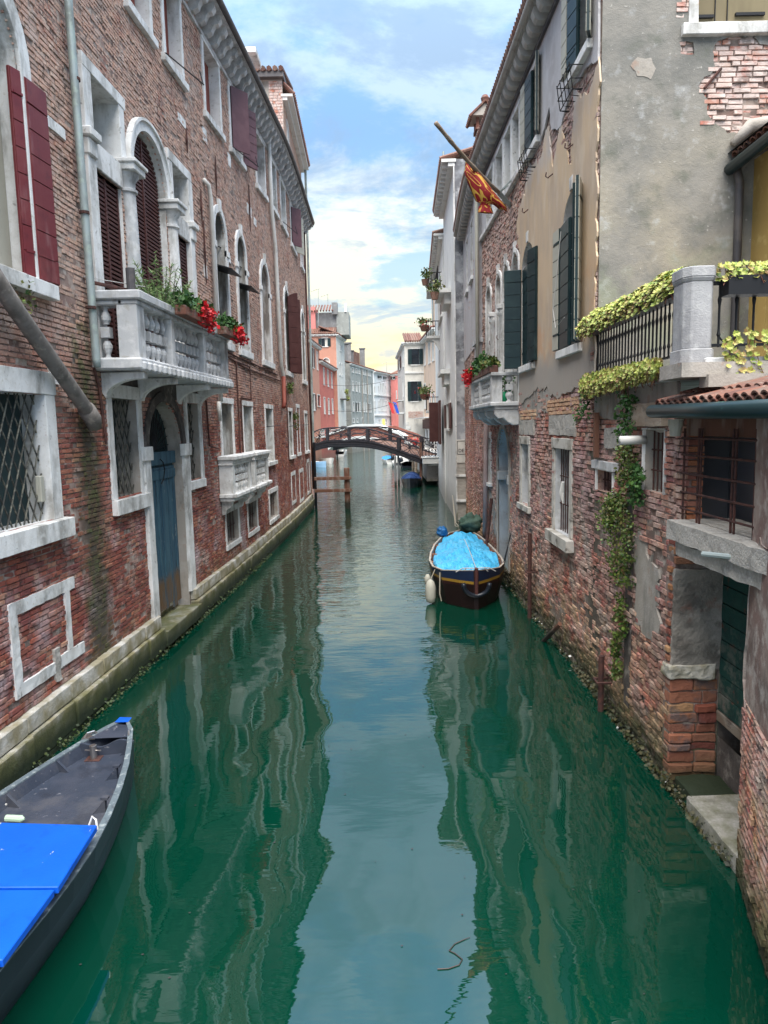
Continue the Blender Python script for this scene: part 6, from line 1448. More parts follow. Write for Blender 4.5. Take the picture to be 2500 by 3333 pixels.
for k in range(4): s = .6+k*(fH.L-1)/4; q = MB(); p = fH(s, 0, .15); q.lathe((p.x, p.y, 1.6), [(0,.2),(.1,.16),(zc-2.9,.14),(zc-2.75,.22)], 8); part(q, 'column', M_stw, tH)
q = MB(); q.box(fH, .2, fH.L-.2, 1.6, zc-1.1, -.02, .02); part(q, 'shop_glass', M_glass, tH)
sg_ = fH.at(*G3(880, 1860)); q = MB(); q.box(fH, max(.1, sg_[0]-1.1), sg_[0]+1.3, sg_[1]-.55, sg_[1]+.55, .02, .08); so2 = part(q, 'sign_board', M_wht, tH)
q = MB()
for r_ in range(2):
    for k in range(7): s = max(.2, sg_[0]-.9)+k*.28; q.box(fH, s, s+.2, sg_[1]+.12-r_*.42, sg_[1]+.34-r_*.42, .08, .09)
part(q, 'blue_lettering', mat('sign_blue', (.15,.35,.7), rough=.6), so2, kind='stuff')
# white houses on the right between the bridge and the stuccoed palazzo
c1 = P2(I5(118, 190), 15.2); I1A = (3.2, 31.0)
I1B = (3.42, 38.5)
wn_ = [(*I5(140, 375), *I5(152, 560), 'B'), (*I5(146, 890), *I5(157, 1140), 'R'), (*G3(1085, 1330+420), *G3(1150, 2190), 'b')]
t1, f1_ = house('white_house', 'tall white house with dark shutters and a small balcony next to the stuccoed palazzo', I1A, I1B, 15.2, M_wht, wn_, sg=-1, cor=.5, depth=6, roof=1)
F31 = Line((3.2, 31.0), (6, 31.0)); 
M_smudge = mat('smudged_grey_plaster', (.30,.31,.33), rough=.9, layers=[dict(c=(.10,.10,.11), s=1.1, lo=.42, hi=.58, d=6, f=.85, z=(4.0, 5.2)), dict(c=(.50,.51,.52), s=2.4, lo=.5, hi=.62, d=6, f=.7), dict(c=(.34,.31,.27), z=(3.4,3.0), f=.9), dict(c=(.46,.42,.37), s=3, lo=.45, hi=.6, z=(3.4,3.0), st=(1,1,3), f=.7)], bump=[(30,.006,5)])
q = MB(); q.add([(3.21,30.96,-.5),(3.75,30.96,-.5),(3.75,30.96,15.2),(3.21,30.96,15.2)], [(0,1,2,3)]); part(q, 'side_wall', M_smudge, t1)
q = MB(); q.box(F31, -.02, .03, 0, 15, .0, .08); q.box(F31, -.05, .4, .9, 1.0, .05, .18); q.box(F31, -.05, .4, 2.0, 2.1, .05, .12); part(q, 'corner_stone', M_stone, t1, bevel=.01)
q = MB(); q.box(F31, .02, .46, 2.62, 3.62, .04, .075); pl_ = part(q, 'name_plaque', M_wht2, t1)
q = MB(); q.box(F31, .04, .44, 2.98, 3.0, .075, .085); q.box(F31, .04, .44, 3.55, 3.57, .075, .085); q.box(F31, .04, .06, 2.98, 3.57, .075, .085); part(q, 'plaque_border', M_black, pl_)
cu = bpy.data.curves.new('lettering', 'FONT'); cu.body = 'DE   I'; cu.size = .20; cu.extrude = .004; tmp = bpy.data.objects.new('lettering_tmp', cu)
COL.objects.link(tmp); dg_ = bpy.context.evaluated_depsgraph_get(); me = bpy.data.meshes.new_from_object(tmp.evaluated_get(dg_)); bpy.data.objects.remove(tmp)
me.materials.clear(); me.materials.append(M_black); lt = bpy.data.objects.new('lettering', me); COL.objects.link(lt); lt.parent = pl_; lt.location = (3.2+.085, 30.915, 3.08); lt.rotation_euler = (PI/2, 0, 0)
q = MB(); a = f1_.at(*I5(150, 600)); q.box(f1_, 2.2, 5.2, a[1]-.35, a[1]-.15, 0, .6); q.box(f1_, 2.5, 4.9, a[1]-.8, a[1]-.35, 0, .3); bq = part(q, 'balcony', M_stw, t1)
q = MB(); q.rod(f1_(2.2, a[1]+.8, .58), f1_(5.2, a[1]+.8, .58), .03, 5)
for k in range(12): q.rod(f1_(2.25+k*.26, a[1]-.15, .58), f1_(2.25+k*.26, a[1]+.8, .58), .015, 4)
part(q, 'railing', M_iron, bq, kind='stuff')
a = f1_.at(*I5(130, 1165)); q = MB(); q.box(f1_, 3.5, 6.5, a[1]-.2, a[1], 0, .45); q.box(f1_, 3.8, 6.2, a[1]-.7, a[1]-.2, 0, .25); part(q, 'window_ledge', M_stw, t1)
I2A = (3.36, 38.6); I2B = P2(G3(895, 330), 13.0); 
I2B = (4.05, 53.5)
wn_ = [(*I5(78, 1030), *I5(90, 1180), 'r'), (*I5(86, 620), *I5(96, 740), 'b'), (*I5(50, 730), *I5(72, 860), 'B'), (*Q4(1145, 830), *Q4(1165, 1140), ''), (*Q4(1235, 940), *Q4(1255, 1240), '')]
t2, f2_ = house('white_house', 'white house with red shutters and flower pots between the bridge and taller white house', I2A, I2B, 14.2, M_wht, wn_, sg=-1, cor=.45, depth=6, roof=.8)
q = MB(); q.box(f2_, .5, 2.6, 3.2, 5.6, .15, .25); q.box(f2_, 2.7, 3.6, 3.3, 5.55, .1, .75); part(q, 'big_shutters', M_brown, t2, kind='stuff')
for s0, z0, ln in ((1.5, 11.8, 2.4), (5.0, 9.7, 2.2), (9.0, 5.35, 3.0)):
    q = MB(); q.box(f2_, s0, s0+ln, z0-.25, z0-.1, 0, .8); q.prism(lambda a_, b_, c_: f2_(c_, b_, a_), [(0, z0-1.0), (0, z0-.25), (.7, z0-.25), (.35, z0-.45)], s0+.1, s0+.3); bq = part(q, 'balcony', M_stw, t2)
    q = MB(); q.rod(f2_(s0, z0+.75, .78), f2_(s0+ln, z0+.75, .78), .03, 5); q.rod(f2_(s0, z0+.75, .78), f2_(s0, z0+.75, 0), .03, 5)
    for k in range(12): q.rod(f2_(s0+.02+k*ln/12, z0-.1, .78), f2_(s0+.02+k*ln/12, z0+.75, .78), .014, 4)
    for k in range(5): q.rod(f2_(s0, z0-.1, .1+k*.15), f2_(s0, z0+.75, .1+k*.15), .014, 4)
    part(q, 'railing', M_iron, bq, kind='stuff')
def pot(p, label, r=.2, fl=True, n=10, sz=.13, m=None):
    t = thing('flower_pot', label, 'flower pot', p); q = MB(); q.lathe(p, [(0,r*.7),(.28,r),(.32,r*1.05)], 8); part(q, 'pot', M_terra, t)
    q = MB(); leafcloud(q, [Vector(p)+Vector((RU(-r,r), RU(-r,r)*2, .4+RU(0,.35))) for _ in range(n)], 26, (r*.9,r*1.2,.2), sz); part(q, 'foliage', m or M_ivy, t, norm=False)
    if fl: q = MB(); leafcloud(q, [Vector(p)+Vector((RU(-r,r)*1.4, RU(-r,r)*2, .35+RU(-.2,.4))) for _ in range(5)], 9, (r,r,.15), .10); part(q, 'petals', M_red, t, norm=False)
pot(f1_(2.0, 9.9, .75), 'red pot hanging on the small high balcony of the tall white house', fl=False)
pot(f2_(1.6, 12.0-.1, .9), 'flower pot on the topmost railing of the white house by the bridge', fl=False)
pot(f2_(5.2, 9.9, .9), 'pot of red flowers on the middle balcony of the white house', .3)
pot(f2_(9.3, 6.0, .9), 'large pot of mixed reddish flowers on the balcony just above the bridge', .35, n=16)
pot(f2_(11.3, 6.0, .8), 'second pot on the balcony above the bridge, nearer the peach house', .3, n=10, fl=False)
q = MB()
p0 = aty(*K(120, 535), 36); p1 = aty(*K(105, 1000), 36); p2 = aty(*K(125, 600), 36); p3 = aty(*K(310, 600), 36); p4 = aty(*K(125, 800), 36); p5 = aty(*K(200, 805), 36); p6 = aty(*K(185, 890), 36)
for a_, b_ in ((p0, p1), (p2, p3), (p4, p5), (p4, p6)): q.rod(a_, b_, .05, 6)
part(q, 'roof_scaffold', M_zinc, label='bare scaffold tubes on the roof edge of the tall white house', cat='scaffold')
# tall house behind the palazzo
tb, fb = house('tall_brick_house', 'taller brick house rising behind the far end of the brick palazzo eave', (-4.7, 38.6), (-4.95, 49), 21.2, mat('far_brick', (.42,.27,.2), rough=.9, layers=[dict(c=(.30,.16,.12), s=5, lo=.45, hi=.6, d=6, st=(.6,.6,2.5), f=.7), dict(c=(.5,.38,.3), s=1.2, lo=.5, hi=.65, d=5, f=.6)], bump=[(14,.02,3,(.5,.5,2.5))]), [(905+27, 395, 905+34, 480, ''), (968, 470, 976, 590, 'R')], cor=.5, depth=.4, roof=.8, dent=False)
FT = Line((-10.5, 38.55), (-4.7, 38.55)); q = MB(); sheet(q, FT, [(0, -.5), (5.8, -.5), (5.8, 21.9), (0, 21.9)], [], 0, 3); part(q, 'side_wall', M_greyrend, tb, norm=False)
bricks(FT, tb, 5.1, 5.78, 14, 21.8, [], M_brickP, rough=1, nparts=0, base=.03, course=.14)
q = MB(); q.box(FT, -.3, 5.9, 21.9, 22.15, -6, .35); part(q, 'eave', M_gut, tb)
q = MB()
for k in range(20): q.tube([FT(.1+k*.3, 22.25, .45), FT(.1+k*.3, 23.2, -4)], .13, 6)
part(q, 'roof_tiles', M_terra, tb, kind='stuff')
q = MB(); q.rod(fb(10.2, 21, .3), fb(10.2, 1, .2), .08, 6); part(q, 'drainpipe', M_zinc, tb)
# ------------------------------------------------------------------ iron footbridge
ib = thing('iron_footbridge', 'arched iron footbridge with looping scroll railings across the canal', 'bridge', (-1, 56, 2.5))
Rb = aty(*Q4(712, 800), 50.0); Lb = aty(*E2c(60, 660), 62.0)
BL = Line((Lb.x-1.5, Lb.y+1.4), (Rb.x, Rb.y))
def curve(pts, n=24):
    P = sorted(BL.at(*p) for p in pts); out = []
    for k in range(n+1):
        s = P[0][0]+(P[-1][0]-P[0][0])*k/n; out.append((s, herm(P, s)))
    return out
topr = curve([E2c(80, 430), E2c(320, 352), E2c(720, 343), E2c(1060, 345), E2c(1330, 430), E2c(1640, 520), Q4(320, 462), Q4(705, 570)])
botr = curve([E2c(80, 655), E2c(330, 588), E2c(720, 575), E2c(1120, 590), E2c(1640, 740), Q4(400, 705), Q4(705, 800)])
undr = curve([E2c(80, 775), E2c(380, 702), E2c(850, 695), E2c(1180, 722), E2c(1600, 830), Q4(705, 905)])
def cv(c, s): return herm([c[i] for i in range(0, len(c), 3)], s)
S0, S1 = botr[0][0], botr[-1][0]
for off in (0, -2.2):
    q = MB(); n = 30
    for k in range(n):
        a_, b_ = S0+(S1-S0)*k/n, S0+(S1-S0)*(k+1)/n
        vs = [BL(s, z, off+d) for s, zz in ((a_, (cv(undr, a_), cv(botr, a_))), (b_, (cv(undr, b_), cv(botr, b_)))) for z in zz for d in (0, -.12)]
        q.add(vs, [(0,2,6,4),(1,3,7,5),(2,3,7,6),(0,1,5,4)])
    gd_ = part(q, 'girder', M_bridge, ib)
    q = MB()
    for f_ in (.25, .5, .9): q.tube([BL(s, cv(undr, s)*(1-f_)+cv(botr, s)*f_, off+.03) for s in np.linspace(S0, S1, 30)], .025, 5)
    for s in np.linspace(S0, S1, 90): q.rod(BL(s, cv(undr, s)*.5+cv(botr, s)*.5, off+.03), BL(s, cv(undr, s)*.1+cv(botr, s)*.9, off+.03), .02, 4)
    part(q, 'girder_moulding', M_bridge, gd_, kind='stuff')
    q = MB(); q.tube([BL(s, cv(topr, s), off) for s in np.linspace(S0, S1, 30)], .045, 6); ra = part(q, 'handrail', M_bridge, ib)
    pxs = [S0+.02] + [BL.at(*E2c(x, 450))[0] for x in (365, 1090)] + [BL.at(*Q4(x, 550))[0] for x in (345,)] + [S1-.02]
    for s in pxs[1:4]:
        q = MB(); q.box(BL, s-.17, s+.17, cv(botr, s), cv(topr, s)-.02, off-.06, off+.06); part(q, 'post_panel', M_bridge, ra)
    q = MB(); q.rod(BL(S1, cv(botr, S1)-.1, off), BL(S1, cv(topr, S1)+.08, off), .07, 6); part(q, 'end_post', M_post, ra)
    for i in range(4):
        a_, b_ = pxs[i]+.22, pxs[i+1]-.22; m_ = (a_+b_)/2
        def pt(u, v): s = a_+(b_-a_)*u; return BL(s, cv(botr, s)*(1-v)+cv(topr, s)*v, off)
        for vv in (.02,): q = MB(); q.tube([pt(u, vv) for u in np.linspace(0, 1, 10)], .02, 4); part(q, 'bottom_bar', M_bridge, ra)
        for cu_, cw in ((.24, .24), (.76, .24)):
            for cvv in (.27, .74):
                q = MB(); q.tube([pt(cu_+cw*math.cos(t), cvv+.23*math.sin(t)) for t in np.linspace(0, 2*PI, 17)[:-1]], .024, 4, close=True); part(q, 'scroll', M_bridge, ra)
        for sg_ in (1, -1):
            q = MB(); q.tube([pt(u, .5+sg_*.46*math.sin((u-.5)*PI)) for u in np.linspace(0, 1, 14)], .024, 4); part(q, 'scroll', M_bridge, ra)
        q = MB(); q.tube([pt(.5+.05*math.cos(t), .5+.09*math.sin(t)) for t in np.linspace(0, 2*PI, 9)[:-1]], .05, 4, close=True); part(q, 'boss', M_bridge, ra)
q = MB()
for k in range(30):
    a_, b_ = S0+(S1-S0)*k/30, S0+(S1-S0)*(k+1)/30
    q.add([BL(a_, cv(botr, a_)-.05, -.1), BL(b_, cv(botr, b_)-.05, -.1), BL(b_, cv(botr, b_)-.05, -2.2), BL(a_, cv(botr, a_)-.05, -2.2)], [(0,1,2,3)])
part(q, 'deck', M_post, ib)
# white landing platform with its lattice railing
lp = thing('bridge_landing', 'white stone landing with lattice railing at the right end of the iron bridge', 'platform', (3.2, 48, 2))
pz = BL.at(*Q4(720, 800))[1]; x0 = Rb.x+.05
YL = Rb.y-.6
LPf = Line((x0, YL), (aty(*Q4(1045, 800), YL).x, YL)); pz = aty(*Q4(740, 800), YL).z
q = MB(); q.box(LPf, 0, LPf.L+.3, pz-.45, pz, -3.5, .25); q.box(LPf, -.08, LPf.L+.3, pz-.05, pz+.04, -3.5, .33); part(q, 'slab', M_stw, lp, bevel=.03)
for a_, b_, c_ in ((.4, 1.3, .6), (1.2, 2.4, 1.5)):
    q = MB(); q.prism(LPf, [(a_, pz-.45), (LPf.L+.2, pz-.45), (LPf.L+.2, pz-c_)]+[(a_+(LPf.L+.2-a_)*(1-math.sin(t)), pz-.45-(c_-.45)*(1-math.cos(t))*1.0) for t in np.linspace(.3, 1.4, 6)][::-1], -.8+a_*.3, -.2+a_*.2); part(q, 'corbel', M_stw, lp)
zt = aty(*Q4(740, 530), YL).z; h = zt-pz
q = MB(); q.rod(LPf(0, zt, .15), LPf(LPf.L, zt, .15), .03, 5); n = 3
for k in range(n):
    a_, b_ = LPf.L*k/n, LPf.L*(k+1)/n; q.rod(LPf(a_, pz, .15), LPf(a_, zt, .15), .025, 5); m_ = (a_+b_)/2
    for u in range(2):
        c0, c1 = a_+(b_-a_)*u/2, a_+(b_-a_)*(u+1)/2; mm = (c0+c1)/2
        q.tube([LPf(c0, pz+h*.15, .15), LPf(mm, pz+.05, .15), LPf(c1, pz+h*.15, .15), LPf(c1, pz+h*.35, .15), LPf(mm, pz+h*.6, .15), LPf(c0, pz+h*.35, .15)], .02, 4, close=True)
        q.tube([LPf(c0, zt, .15), LPf(mm, pz+h*.6, .15), LPf(c1, zt, .15)], .02, 4)
part(q, 'lattice_railing', M_iron, lp)
q = MB(); q.box(ID, 3.1, 7, YL+1, Gy-.02, .3, pz-.02)
part(q, 'pavement', M_concrete, kind='structure')
# ------------------------------------------------------------------ brick bridge behind
bb_ = thing('brick_bridge', 'brick bridge with white stone coping and arch just behind the iron footbridge', 'bridge', (0, 66, 2))
BB = Line((-7.5, 74), (3.4, 63))
cop = [BB.at(*p) for p in (E2c(380, 480), E2c(620, 400), E2c(870, 318), E2c(1250, 318), E2c(1659, 465), Q4(440, 482))]
arc = [BB.at(*p) for p in (E2c(380, 690), E2c(520, 575), E2c(700, 530), E2c(870, 498), E2c(1010, 488), E2c(1250, 525), E2c(1480, 600), E2c(1659, 690), Q4(420, 660))]
q = MB(); poly = [(s, z) for s, z in cop] + [(s, z) for s, z in arc[::-1]]
sheet(q, BB, poly, [], 0, 3); sheet(q, BB, poly, [], -2.5, 3); part(q, 'wall', mat('bridge_brick', (.26,.085,.06), rough=.92, layers=[dict(c=(.34,.17,.12), s=3, lo=.45, hi=.62, d=6, st=(.5,.5,2), f=.7), dict(c=(.16,.05,.04), s=6, lo=.5, hi=.65, f=.6)], bump=[(20,.02,3,(.4,.4,2))]), bb_, norm=False)
q = MB()
for a_, b_ in zip(cop[:-1], cop[1:]): q.add([BB(a_[0], a_[1], .15), BB(b_[0], b_[1], .15), BB(b_[0], b_[1]+.2, .15), BB(a_[0], a_[1]+.2, .15), BB(a_[0], a_[1]+.2, -.5), BB(b_[0], b_[1]+.2, -.5), BB(a_[0], a_[1], -.5), BB(b_[0], b_[1], -.5)], [(0,1,2,3),(3,2,5,4),(0,1,7,6)])
part(q, 'coping', M_stw, bb_)
q = MB()
for a_, b_ in zip(arc[:-1], arc[1:]): q.add([BB(a_[0], a_[1], .06), BB(b_[0], b_[1], .06), BB(b_[0], b_[1]-.32, .06), BB(a_[0], a_[1]-.32, .06), BB(a_[0], a_[1]-.32, -2.5), BB(b_[0], b_[1]-.32, -2.5), BB(a_[0], a_[1]+.0, -.0), BB(b_[0], b_[1], 0)], [(0,1,2,3),(3,2,5,4),(0,1,7,6)])
part(q, 'arch_ring', M_stw, bb_)
# ------------------------------------------------------------------ piles
def pile(x, y, z1, r, label, m=None, group=None, z0=-.8, lean=(0,0)):
    q = MB(); q.tube([(x, y, z0), (x+lean[0]*.5, y+lean[1]*.5, z1*.5), (x+lean[0], y+lean[1], z1-.05), (x+lean[0], y+lean[1], z1)], [r, r*.97, r*.95, r*.7], 10)
    return part(q, 'mooring_pile', m or M_post, label=label, cat='mooring pile', group=group, smooth=False)
px_, py_ = ground(1132, 1655)
fe = thing('timber_fender', 'brown timber pile with two crossbeams fixed to the far corner of the palazzo', 'mooring pile', (px_, py_, 0))
q = MB(); q.box(ID, px_-.14, px_+.14, py_-.14, py_+.14, -.8, 2.15, .25, .012); part(q, 'pile', M_post, fe, bevel=.02)
for z in (1.62, .98): q = MB(); q.box(ID, -3.6, px_+.24, py_-.30, py_-.14, z-.08, z+.08, .4, .01); part(q, 'crossbeam', M_post, fe, bevel=.01)
pile(-3.62, 37.7, 3.5, .07, 'thin dark pole standing against the far corner of the brick palazzo', M_iron)
x_, y_ = ground(1288, 1580); pile(x_, y_, aty(1287, 1484, y_).z, .09, 'thicker grey mooring pile left of the pair before the iron bridge', M_pole)
x_, y_ = ground(1298, 1574); pile(x_, y_, aty(1296, 1472, y_).z, .085, 'taller grey mooring pile right of the pair before the iron bridge', M_pole)
x_, y_ = ground(1371, 1580); pile(x_, y_, aty(1371, 1440, y_).z, .10, 'brown pile at the right foot of the iron bridge', M_post)
for k, (u, v) in enumerate(((1352, 1540), (1362, 1536), (1343, 1525))): x_, y_ = ground(u, v); pile(x_, y_, 1.7, .13, ('leaning wooden pile behind the navy covered boat, left of three', 'leaning wooden pile behind the blue covered boat, middle one', 'leaning wooden pile behind the blue covered boat, farthest one')[k], M_wood, lean=(.15, 0))
for k, (u, v) in enumerate(((1022, 1495), (1030, 1496), (1038, 1492), (1046, 1490))): x_, y_ = ground(u, v); pile(x_, y_, 2.1, .18, 'reddish mooring pile under the iron bridge at left, %s' % ('leftmost of four','second of four from the left','third of four from the left','rightmost of four')[k], M_post, 'piles under the left end of the bridge')
# ------------------------------------------------------------------ boats
def hull(st, t, m_out, m_in, m_rim, deck=.3, rim=.05, chine=.25, mo2=None, bandz=None, rimw=.05):
    """st: list of (Lx,Ly,Rx,Ry,z) from bow to stern"""
    n = len(st); q = MB(); vs = []
    for lx, ly, rx, ry, z in st:
        l, r = Vector((lx, ly, 0)), Vector((rx, ry, 0)); c = (l+r)/2
        for p in (l, r):
            d = (c-p); L_ = d.length or 1
            for f, zz in ((0, z), (.04, z*.62), (chine*.7, .02), (chine*1.6, -.35)):
                v = p+d*min(f, .95); vs.append((v.x, v.y, zz))
    for i in range(n-1):
        for sd_ in (0, 4):
            for k in range(3): a_ = i*8+sd_+k; q.add([vs[a_], vs[a_+1], vs[a_+9], vs[a_+8]], [(0,1,2,3)], mi=1 if (mo2 and k == 0) else 0)
    for i in (0, n-1): q.add([vs[i*8+k] for k in (0,1,2,3,7,6,5,4)], [tuple(range(8))])
    h = part(q, 'hull', [m_out, mo2 or m_out], t)
    q = MB(); vi = []
    for lx, ly, rx, ry, z in st:
        l, r = Vector((lx, ly, 0)), Vector((rx, ry, 0)); c = (l+r)/2
        for p in (l, r):
            d = c-p; L_ = max(d.length, 1e-3); w_ = min(rimw/L_, .8)
            a_ = p+d*w_; g_ = min(.9, w_*1.3+max(0, 1-deck/z)*chine*.9); vi += [(a_.x, a_.y, z), ((p+d*g_).x, (p+d*g_).y, deck)]
    for i in range(n-1):
        a_ = i*4; b_ = a_+4; q.add([vi[a_], vi[a_+1], vi[b_+1], vi[b_]], [(0,1,2,3)]); q.add([vi[a_+2], vi[a_+3], vi[b_+3], vi[b_+2]], [(0,1,2,3)]); q.add([vi[a_+1], vi[a_+3], vi[b_+3], vi[b_+1]], [(0,1,2,3)])
    q.add([vi[0], vi[1], vi[3], vi[2]], [(0,1,2,3)]); q.add([vi[-4], vi[-3], vi[-1], vi[-2]], [(0,1,2,3)])
    part(q, 'inside', m_in, t)
    q = MB()
    for sd_ in (0, 1):
        for i in range(n-1):
            o = vs[i*8+sd_*4]; o2 = vs[(i+1)*8+sd_*4]; a_ = vi[i*4+sd_*2]; a2 = vi[(i+1)*4+sd_*2]
            up = lambda p, e: (p[0], p[1], p[2]+e)
            q.add([up(o, .0), up(o2, .0), up(o2, rim*.5), up(o, rim*.5), up(a_, rim*.5), up(a2, rim*.5), up(a_, -.02), up(a2, -.02)], [(0,1,2,3),(3,2,5,4),(4,5,7,6)])
    part(q, 'gunwale', m_rim, t)
    return h
M_boatgrey = mat('charcoal_boat_deck', (.036,.045,.066), rough=.38, layers=[dict(c=(.055,.062,.085), s=3, lo=.45, hi=.62, d=6, f=.7), dict(c=(.20,.20,.22), s=18, lo=.66, hi=.70, f=.8), dict(c=(.09,.09,.10), s=1.3, lo=.5, hi=.6, d=8, ro=.7, f=.6), dict(c=(.02,.024,.035), s=2.1, lo=.56, hi=.64, d=7, f=.5)], bump=[(60,.0025,4)])
M_hullblk = mat('black_hull', (.010,.014,.022), rough=.35)
M_rimw = mat('worn_rubbing_strake', (.11,.14,.16), rough=.6, layers=[dict(c=(.34,.38,.38), s=14, lo=.54, hi=.66, d=7, f=.7), dict(c=(.05,.06,.07), s=9, lo=.55, hi=.66, f=.6)])
M_cover = mat('bright_blue_board', (.002,.085,.52), rough=.42, layers=[dict(c=(.003,.10,.60), s=2.2, lo=.45, hi=.6, f=.6), dict(c=(.001,.045,.36), s=5, lo=.56, hi=.68, d=6, f=.5), dict(c=(.5,.46,.44), s=2.2, lo=.640, hi=.648, d=9, f=1.0, st=(1.8,.9,1), ro=.66)], bump=[(40,.001,4)])
bt = thing('dark_boat', 'charcoal grey work boat with bright blue cover boards moored at lower left', 'boat', (-3.4, 6.5, 0))
rt = [(-3.30,8.62),(-3.17,8.42),(-3.06,8.05),(-2.94,7.62),(-2.83,7.1),(-2.74,6.55),(-2.69,6.05),(-2.69,5.6),(-2.71,5.2),(-2.75,4.75),(-2.8,4.0),(-2.9,3.0)]
lf = [(-3.40,8.64),(-3.55,8.52),(-3.70,8.32),(-3.86,7.92),(-4.0,7.5),(-4.13,7.0),(-4.22,6.5),(-4.28,6.0),(-4.3,5.4),(-4.3,4.8),(-4.28,4.0),(-4.2,3.0)]
st = [(*l, *r, z) for l, r, z in zip(lf, rt, (.66,.62,.58,.56,.55,.55,.55,.55,.55,.55,.56,.6))]
hull(st, bt, M_hullblk, M_boatgrey, M_rimw, deck=.43, rim=.03, rimw=.075)
q = MB(); pts_ = []
for k in range(13):
    u = k/12; pts_.append((-3.70+.54*u, 8.10+.10*u, .60-.07*math.sin(u*PI*1.2)**2))
for a_, b_ in zip(pts_[:-1], pts_[1:]): q.add([(a_[0],a_[1],.43),(b_[0],b_[1],.43),(b_[0],b_[1],b_[2]),(a_[0],a_[1],a_[2]),(a_[0],a_[1]+.04,a_[2]),(b_[0],b_[1]+.04,b_[2]),(a_[0],a_[1]+.04,.43),(b_[0],b_[1]+.04,.43)], [(0,1,2,3),(3,2,5,4),(4,5,7,6)])
q.add([(-3.66,8.24,.60),(-3.18,8.26,.60),(-3.22,8.52,.64),(-3.44,8.56,.64)], [(0,1,2,3)])
part(q, 'breakwater', M_boatgrey, bt)
q = MB(); q.add([(-3.45,8.56,.665),(-3.28,8.56,.665),(-3.26,8.64,.69),(-3.42,8.66,.69)], [(0,1,2,3)]); part(q, 'blue_bow_plate', M_cover, bt)
bx, by = ground(306, 2470, .43)
q = MB(); q.lathe((bx, by, .43), [(.0,.04),(.17,.04),(.172,.035)], 16); q.rod((bx-.10, by, .54), (bx+.10, by-.02, .54), .009, 6)
M_steel = mat('brushed_steel', (.45,.42,.40), rough=.3, metal=.9); b0 = part(q, 'bollard', M_steel, bt, smooth=False)
q = MB(); q.box(ID, bx-.09, bx+.09, by-.07, by+.07, .43, .438); part(q, 'bollard_plate', M_rust, b0)
for (x, y), L_ in zip(((-3.84, 7.75), (-4.02, 7.0)), (.12, .12)): q = MB(); q.add([(x,y,.43),(x+.16,y-.03,.43),(x+.02,y,.56),(x,y+.04,.43),(x+.16,y+.01,.43),(x+.02,y+.04,.56)], [(0,1,2),(3,4,5),(0,1,4,3),(1,2,5,4),(0,2,5,3)]); part(q, 'rib', M_boatgrey, bt)
for x, y in ((-3.06, 7.55), (-2.92, 6.85), (-2.80, 6.05), (-2.77, 5.35), (-3.12, 8.15)):
    q = MB(); q.add([(x,y,.43),(x-.12,y-.03,.43),(x+.0,y,.57),(x,y+.05,.43),(x-.12,y+.02,.43),(x,y+.05,.57)], [(0,1,2),(3,4,5),(0,1,4,3),(1,2,5,4),(0,2,5,3)]); q.box(ID, x-.045, x+.03, y-.0, y+.06, .56, .585); part(q, 'rib', M_boatgrey, bt)
q = MB(); q.tube([(-3.72,8.27,.60),(-3.69,8.30,.64),(-3.63,8.36,.64),(-3.60,8.38,.60)], .014, 6); q.box(ID, -3.74, -3.58, 8.24, 8.40, .585, .60); part(q, 'cleat', M_steel, bt)
q = MB(); q.tube([(-3.2,8.40,.62),(-3.19,8.36,.66),(-3.18,8.30,.66),(-3.17,8.27,.62)], .010, 6); part(q, 'cleat', M_steel, bt)
q = MB(); q.tube([ (x, y, .46) for x, y in (ground(0, 2625, .45), ground(20, 2622, .45), ground(34, 2612, .45), ground(38, 2602, .45))], .012, 6); part(q, 'rope_end', M_cable, bt)
c_tr = ground(316, 2687, .74); c_mr = ground(186, 2891, .74); c_br = ground(8, 3122, .74)
xl = -4.15
def quad(nm, A, B, C, D, z, th, par, m):
    q = MB(); vs = [(*p, z) for p in (A, B, C, D)] + [(*p, z-th) for p in (A, B, C, D)]; q.add(vs, [(0,1,2,3),(4,5,6,7),(0,1,5,4),(1,2,6,5),(2,3,7,6),(3,0,4,7)]); return part(q, nm, m, par, bevel=.006)
quad('cover_board', c_tr, (c_mr[0]+.004, c_mr[1]+.008), (xl, c_mr[1]+.05), (xl+.1, c_tr[1]+.12), .745, .06, bt, M_cover)
quad('cover_board', (c_mr[0]-.02, c_mr[1]-.008), c_br, (xl, c_br[1]), (xl, c_mr[1]+.03), .735, .06, bt, M_cover)
quad('cover_board', (c_br[0]-.02, c_br[1]-.01), (c_br[0]-.1, 3.2), (xl, 3.2), (xl, c_br[1]-.01), .735, .06, bt, M_cover)
q = MB(); q.tube([(*c_tr, .70), (c_tr[0]-.02, c_tr[1]+.03, .78), (c_tr[0]-.06, c_tr[1]+.05, .80), (c_tr[0]-.09, c_tr[1]+.03, .72)], .010, 6); part(q, 'cover_handle', M_white, bt)
q = MB(); p_ = ground(50, 2666, .5); q.tube([(p_[0]-.1, p_[1]+.02, .50), (p_[0]+.06, p_[1], .50), (p_[0]+.09, p_[1], .50)], [.035,.035,.012], 10); part(q, 'plastic_bottle', mat('pale_green_plastic', (.45,.6,.45), rough=.2), label='empty pale plastic bottle lying on the charcoal boat deck by the blue cover', cat='bottle')

